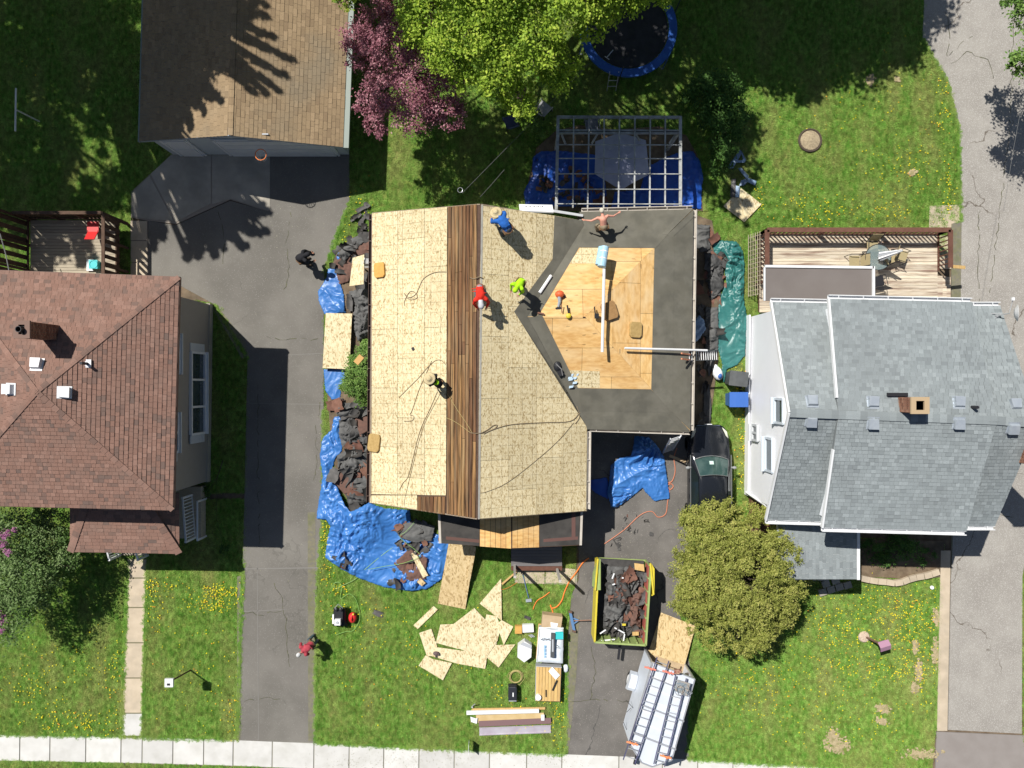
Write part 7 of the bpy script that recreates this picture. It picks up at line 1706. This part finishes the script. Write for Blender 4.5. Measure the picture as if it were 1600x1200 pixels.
# lamp post west lawn, mailbox post east lawn
q_ = W(298,1047,0); mp_ = thing('yard_lamp', 'white-capped lamp post leaning on the west front lawn', 'lamp post', q_)
tq = W(264,1067,1.75); MB().tube([q_,W(271,1062,1.62)],.035,8).build('post', M('rust_brown', (.10,.05,.04), None), mp_)
MB().box((tq.x,tq.y,1.72),(.36,.36,.10)).build('cap', WHITE, mp_); MB().lathe((tq.x,tq.y,1.48),[(.09,0),(.13,.2)],8).build('lantern', GSHEET, mp_); MB().box((tq.x-.01,tq.y-.06,1.775),(.13,.09,.012)).build('label_plate', DKM, mp_)
q_ = W(1352,995,0); bh_ = thing('bird_feeder', 'purple-brown bird feeder on a leaning post in the east front lawn', 'bird feeder', q_)
tq = W(1382,1009,1.2); MB().beam(q_,W(1376,1006,1.05),.07,.07).build('post', M('feeder_post', (.20,.12,.09), None), bh_)
MB().box((tq.x,tq.y,1.14),(.34,.34,.16),rz=.3).build('box', M('feeder_box', (.30,.17,.24), None), bh_)
for s in (-1,1):
    a = Vector((tq.x,tq.y,1.32)); d = Vector((math.cos(.3),math.sin(.3),0)); e = Vector((-d.y,d.x,0))
    MB().slab([a+d*.24,a-d*.24,a-d*.24+e*s*.22+Vector((0,0,-.12)),a+d*.24+e*s*.22+Vector((0,0,-.12))],.015).build('roof_panel', M('feeder_roof%d' % s, (.36,.20,.28), None), bh_)
single(MB().lathe(W(1350,995,.03),[(.01,.0),(.26,0),(.22,.06),(.01,.08)],14), 'seed_spill', 'pale patch of spilled seed at the bird feeder post', 'seed', M('seed', (.62,.50,.40), (.4,.3,.22), 20), W(1350,995,0))
q_ = W(1456,918,.07); single(MB().lathe(q_,[(.01,0),(.09,0),(.08,.04),(.01,.05)],12), 'round_cap', 'tiny pale round cap at the kerb side of the east lawn', 'cap', PAPER, q_)
# garden edging stones
es = [(1345,903),(1358,906),(1371,908),(1384,909),(1397,911),(1410,909),(1420,905),(1431,902),(1443,900),(1455,897),(1467,893)]
eg = thing('stone_edging', 'curved row of tan edging stones in front of the shaded bed', 'edging', W(1410,905,0))
for a, b in zip(es, es[1:]):
    p, q = W(*a,.12), W(*b,.12); MB().beam(p.lerp(q,.03),q.lerp(p,.03),.26,.16+rnd.uniform(-.02,.02)).build('stone', CONT, eg)
for i,(px,py) in enumerate(((1285,925),(1298,921),(1311,917),(1324,914),(1290,912),(1305,907))):
    p = W(px,py,.06); MB().box(p,(.34,.30,.12),rz=.3).build('stone', CONA, eg)
# right-edge things: gate posts etc. north gable post
q_ = W(486,395,.1); single(MB().ell(q_,(.12,.09,.08),8), 'black_lump', 'small black lump at the driveway edge above the blue tarp', 'lump', BLACKP, q_)

# ================================================================== PEOPLE
POSES = {
 'stand': dict(pel=(0,0,.95),che=(0,.04,1.27),nec=(0,.06,1.46),hed=(0,.11,1.62),sh=(.19,.04,1.40),el=(.27,.02,1.13),wr=(.23,.20,.96),hi=(.10,0,.92),kn=(.12,.05,.50),an=(.13,-.02,.08),to=(.14,.15,.04)),
 'reach': dict(pel=(0,-.05,.92),che=(0,.12,1.20),nec=(0,.22,1.36),hed=(0,.31,1.46),sh=(.19,.18,1.30),el=(.28,.40,1.12),wr=(.20,.60,.98),hi=(.10,-.05,.90),kn=(.14,.08,.50),an=(.15,-.06,.08),to=(.16,.12,.04)),
 'bend': dict(pel=(0,-.18,.82),che=(0,.14,1.00),nec=(0,.32,1.03),hed=(0,.46,.99),sh=(.20,.27,1.0),el=(.27,.36,.73),wr=(.18,.50,.50),hi=(.11,-.16,.80),kn=(.16,.06,.46),an=(.16,-.10,.08),to=(.18,.08,.04)),
 'kneel': dict(pel=(0,-.16,.42),che=(0,.12,.66),nec=(0,.27,.76),hed=(0,.38,.80),sh=(.19,.22,.72),el=(.26,.36,.46),wr=(.16,.52,.24),hi=(.11,-.14,.40),kn=(.17,.18,.09),an=(.15,-.26,.09),to=(.15,-.40,.04)),
 'arms': dict(pel=(0,-.16,.85),che=(0,.10,1.06),nec=(0,.27,1.14),hed=(0,.40,1.14),sh=(.20,.20,1.08),el=(.45,.16,.98),wr=(.66,.26,.86),hi=(.11,-.15,.83),kn=(.18,.04,.46),an=(.17,-.10,.08),to=(.19,.08,.04)),
 'stoop': dict(pel=(0,-.10,.88),che=(0,.10,1.16),nec=(0,.24,1.30),hed=(0,.35,1.36),sh=(.20,.19,1.24),el=(.28,.22,.97),wr=(.20,.38,.80),hi=(.11,-.09,.86),kn=(.15,.06,.48),an=(.15,-.06,.08),to=(.16,.12,.04)),
}
def remesh(o, vx):
    m_ = o.modifiers.new('one_surface','REMESH'); m_.mode = 'VOXEL'; m_.voxel_size = vx; m_.use_smooth_shade = True
    s = o.modifiers.new('soften','SMOOTH'); s.factor = .6; s.iterations = 4
def cmat(nm, c, rough=.85, sp=.2): return M(nm, c, tuple(x*.75 for x in c), 7, rough, .25, 25, spec=sp)
def person(label, loc, rz, pose, shirt, pants, hat=None, hatmat=None, skin=SKIN, hair=(.05,.03,.02), shirtless=False, scale=1.0, long_sleeve=True, vest=None, lean=0):
    J = POSES[pose]; t = thing('person', label, 'person', loc, rz)
    M0 = Matrix.Translation(Vector(loc)) @ Matrix.Rotation(rz,4,'Z') @ Matrix.Scale(scale,4)
    def P(k, s=1, d=(0,0,0)):
        v = J[k]; return M0 @ Vector((v[0]*s+d[0],v[1]+d[1],v[2]+d[2]))
    r = lambda x: x*scale
    b = MB(); hd = P('hed'); nk = P('nec'); fwd = (M0.to_3x3() @ Vector((0,1,0))).normalized(); rt = (M0.to_3x3() @ Vector((1,0,0))).normalized()
    up = (hd-nk).normalized(); Mh = Matrix((rt, up.cross(rt).normalized(), up)).transposed()
    face = Mh @ Vector((0,1,0))
    if face.dot(fwd) < 0 and pose == 'stand': face = -face
    b.ell(hd+up*r(.02),(r(.078),r(.095),r(.118)),12,M=Mh); b.caps(nk,hd,r(.056),r(.05)); b.ell(hd+face*r(.10)-up*r(.01),r(.016),6); 
    for s in (-1,1): b.ell(hd+rt*s*r(.08),(r(.014),r(.03),r(.035)),6,M=Mh)
    b.caps(P('pel'),P('che'),r(.135),r(.15)); b.caps(P('che'),nk,r(.14),r(.06))
    for s in (-1,1):
        b.caps(P('che'),P('sh',s),r(.11),r(.062)); b.caps(P('sh',s),P('el',s),r(.055),r(.042)); b.caps(P('el',s),P('wr',s),r(.042),r(.028))
        b.caps(P('pel'),P('hi',s),r(.12),r(.092)); b.caps(P('hi',s),P('kn',s),r(.088),r(.06)); b.caps(P('kn',s),P('an',s),r(.058),r(.038))
    o = b.build('body', skin, t); remesh(o, .016)
    # eyes and mouth
    e = MB()
    for s in (-1,1): e.ell(hd+face*r(.088)+rt*s*r(.032)+up*r(.02),r(.010),6)
    e.beam(hd+face*r(.092)-up*r(.05)-rt*r(.022),hd+face*r(.092)-up*r(.05)+rt*r(.022),r(.01),r(.008)); e.build('eyes_and_mouth', BLACKP, t)
    for s in (-1,1):   # hands: palm, four unequal curled fingers, side thumb
        w = P('wr',s); d = (w-P('el',s)).normalized(); n = d.cross(rt).normalized(); x = d.cross(n).normalized()*s; m_ = MB()
        Mp = Matrix((x,d,n)).transposed(); m_.ell(w+d*r(.05),(r(.042),r(.055),r(.018)),10,M=Mp)
        for i,(o_,l) in enumerate(((-.03,.065),(-.01,.078),(.011,.072),(.031,.055))):
            p0 = w+d*r(.085)+x*r(o_); p1 = p0+d*r(l*.55)-n*r(.008); p2 = p1+d*r(l*.35)-n*r(.030); m_.tube([p0,p1,p2],r(.0095),6,r2=r(.007))
        p0 = w+d*r(.035)-x*r(.036); m_.tube([p0,p0-x*r(.028)+d*r(.025)-n*r(.01),p0-x*r(.03)+d*r(.055)-n*r(.02)],r(.011),6,r2=r(.008)); m_.build('hand', skin, t, smooth=True)
    if not shirtless:
        m_ = MB(); m_.caps(P('pel',1,(0,0,.04)),P('che'),r(.155),r(.175)); m_.caps(P('che'),nk-up*r(.03),r(.16),r(.085))
        for s in (-1,1):
            m_.caps(P('che'),P('sh',s),r(.13),r(.085)); m_.caps(P('sh',s),P('el',s),r(.082),r(.066))
            if long_sleeve: m_.caps(P('el',s),P('wr',s),r(.064),r(.045))
        if pose in ('bend','kneel','stoop'): m_.ell(P('che',1,(0,-.08,.05)),(r(.17),r(.22),r(.10)),10,M=M0.to_3x3())
        for k_ in range(5): a_ = P('che',1,(rnd.uniform(-.15,.15),-.28+.09*k_,.10)); m_.tube([a_, a_+rt*r(rnd.uniform(-.2,.2))-Vector((0,0,r(.05)))],r(.025),5)
        o = m_.build('shirt', shirt, t); remesh(o, .02)
        if vest:
            m_ = MB(); m_.ell(P('che',1,(0,-.02,.09)),(r(.17),r(.24),r(.08)),12,M=M0.to_3x3()); o = m_.build('vest', vest, t); remesh(o,.02)
    m_ = MB(); m_.caps(P('pel',1,(0,0,-.02)),P('pel',1,(0,.0,.05)),r(.155),r(.15))
    for s in (-1,1): m_.caps(P('pel'),P('hi',s),r(.14),r(.115)); m_.caps(P('hi',s),P('kn',s),r(.112),r(.085)); m_.caps(P('kn',s),P('an',s),r(.082),r(.062))
    o = m_.build('trousers', pants, t); remesh(o,.02)
    m_ = MB(); q0 = P('pel',1,(0,0,.07)); m_.ell(q0,(r(.172),r(.165),r(.035)),14,M=M0.to_3x3())
    for s in (-1,1): m_.box(P('pel',1,(s*.17,-.02,-.02)),(r(.07),r(.15),r(.17)),rz=rz)
    m_.build('tool_belt', bpy.data.materials.get('belt_leather') or M('belt_leather', (.16,.09,.045), None, rough=.8), t)
    for s in (-1,1): m_ = MB(); m_.caps(P('an',s,(0,-.03,-.02)),P('to',s),r(.052),r(.042)); m_.build('shoe', M('boot_leather', (.05,.035,.025), None) if 'boot_leather' not in bpy.data.materials else bpy.data.materials['boot_leather'], t, smooth=True)
    hc = hd+up*r(.045)
    if hat in ('straw','cap'):
        uh = (up*.35+Vector((0,0,1))).normalized(); hc = hd+uh*r(.05); fh = (face-uh*face.dot(uh)).normalized(); Mh = Matrix((fh.cross(uh), fh, uh)).transposed()
    if hat == 'straw':
        m_ = MB(); m_.lathe(hc,[(.235,-.012),(.245,.0),(.20,.015),(.12,.02),(.105,.09),(.07,.125),(.01,.13)],24,M=Mh); m_.build('straw_hat', hatmat, t, smooth=True)
    elif hat == 'cap':
        m_ = MB(); m_.ell(hc+up*r(.02),(r(.098),r(.115),r(.095)),14,M=Mh); m_.build('cap', hatmat, t, smooth=True); MB().slab([hc+face*r(.09)+rt*r(.07),hc+face*r(.18)+rt*r(.05),hc+face*r(.18)-rt*r(.05),hc+face*r(.09)-rt*r(.07)],r(.01)).build('cap_peak', hatmat, t)
    elif hat == 'hood':
        m_ = MB(); m_.ell(hd+up*r(.02)-face*r(.012),(r(.115),r(.13),r(.145)),14,M=Mh); m_.caps(nk,hd-face*r(.03),r(.10),r(.10)); o = m_.build('hood', hatmat, t); remesh(o,.02)
    else:
        m_ = MB(); m_.ell(hc-face*r(.012),(r(.086),r(.103),r(.088)),12,M=Mh); m_.build('hair', M('hair_%d' % (len(bpy.data.materials)), hair, None, rough=.8), t, smooth=True)
    return t
ST = M('straw', (.56,.47,.29), (.45,.36,.20), 25, .9, .3, 80)
BLK = cmat('black_cloth', (.022,.022,.026)); NAVY = cmat('navy_cloth', (.03,.04,.07)); LIME = cmat('lime_hivis', (.42,.80,.02)); GREY = cmat('grey_cloth', (.25,.27,.30)); KHA = cmat('khaki_cloth', (.30,.24,.16))
g = W(482,410,.03); person('dark-clothed worker with black hood standing on the driveway', g, R(-75), 'stoop', BLK, BLK, 'hood', BLK, scale=1.04)
g = W(492,997,.03); person('worker in a red top bending at the lawn edge beside the driveway', g, R(125), 'stoop', cmat('dark_red_cloth', (.42,.06,.08)), cmat('blue_grey_cloth', (.10,.14,.17)), 'cap', cmat('pale_cap', (.55,.55,.55)), scale=1.0, long_sleeve=False)
g = PEm.px(752,468); person('worker in a bright red jacket straddling the ridge slot', g+Vector((0,.15,-.05)), R(185), 'bend', cmat('red_cloth', (.72,.035,.02)), GREY, 'hood', cmat('white_hood', (.62,.62,.64)), scale=1.02)
g = PEm.px(812,448); person('kneeling worker in lime hi-vis by the grey valley', g, R(150), 'stoop', LIME, BLK, 'hood', LIME, scale=.95)
g = PWm.px(687,598); person('straw-hatted worker with lime vest crouched beside the planks', g, R(60), 'stoop', BLK, BLK, 'straw', ST, scale=.85, vest=LIME)
g = PEm.px(787,352)+Vector((0,0,0)); person('worker in a royal blue shirt and straw hat near the north gable', g+Vector((.05,-.2,0)), R(38), 'bend', cmat('royal_blue_cloth', (.025,.13,.46)), cmat('grey_blue_cloth', (.06,.08,.10)), 'straw', ST, scale=1.12)
g = PNw.px(938,356); person('shirtless sunburnt worker in a pale cap, arms spread on the underlayment', g, R(12), 'arms', None, KHA, 'cap', cmat('cream_cap', (.62,.58,.48)), skin=SKINP, shirtless=True, scale=1.0)
GR = {'tarp':'tarps covering the ground round the stripped house','foam_pad':'foam pads on the stripped roof','strand_board':'strand board sheets and offcuts on the ground','debris_pile':'heaps of torn-off shingles','wheelie_bin':'wheelie bins by the white wall','garden_chair':'garden chairs in the shaded yard','person':'workers of the roofing crew','ladder':'ladders on the site','rope':'safety ropes on the roof','tall_ash':'trees beyond the top left corner','ratchet_strap':'straps on the trailer ladders','power_line':'overhead wires','gutter_section':'white and metal gutter lengths','house':'houses in the row','nail_gun':'nail guns','small_carton':'small cartons on the lawn','metal_bar':'bars on the lumber pallet'}
for o in bpy.data.objects:
    k_ = o.name.split('.')[0]
    if o.parent is None and k_ in GR and 'label' in o: o['group'] = GR[k_]
print('objects', len(bpy.data.objects))
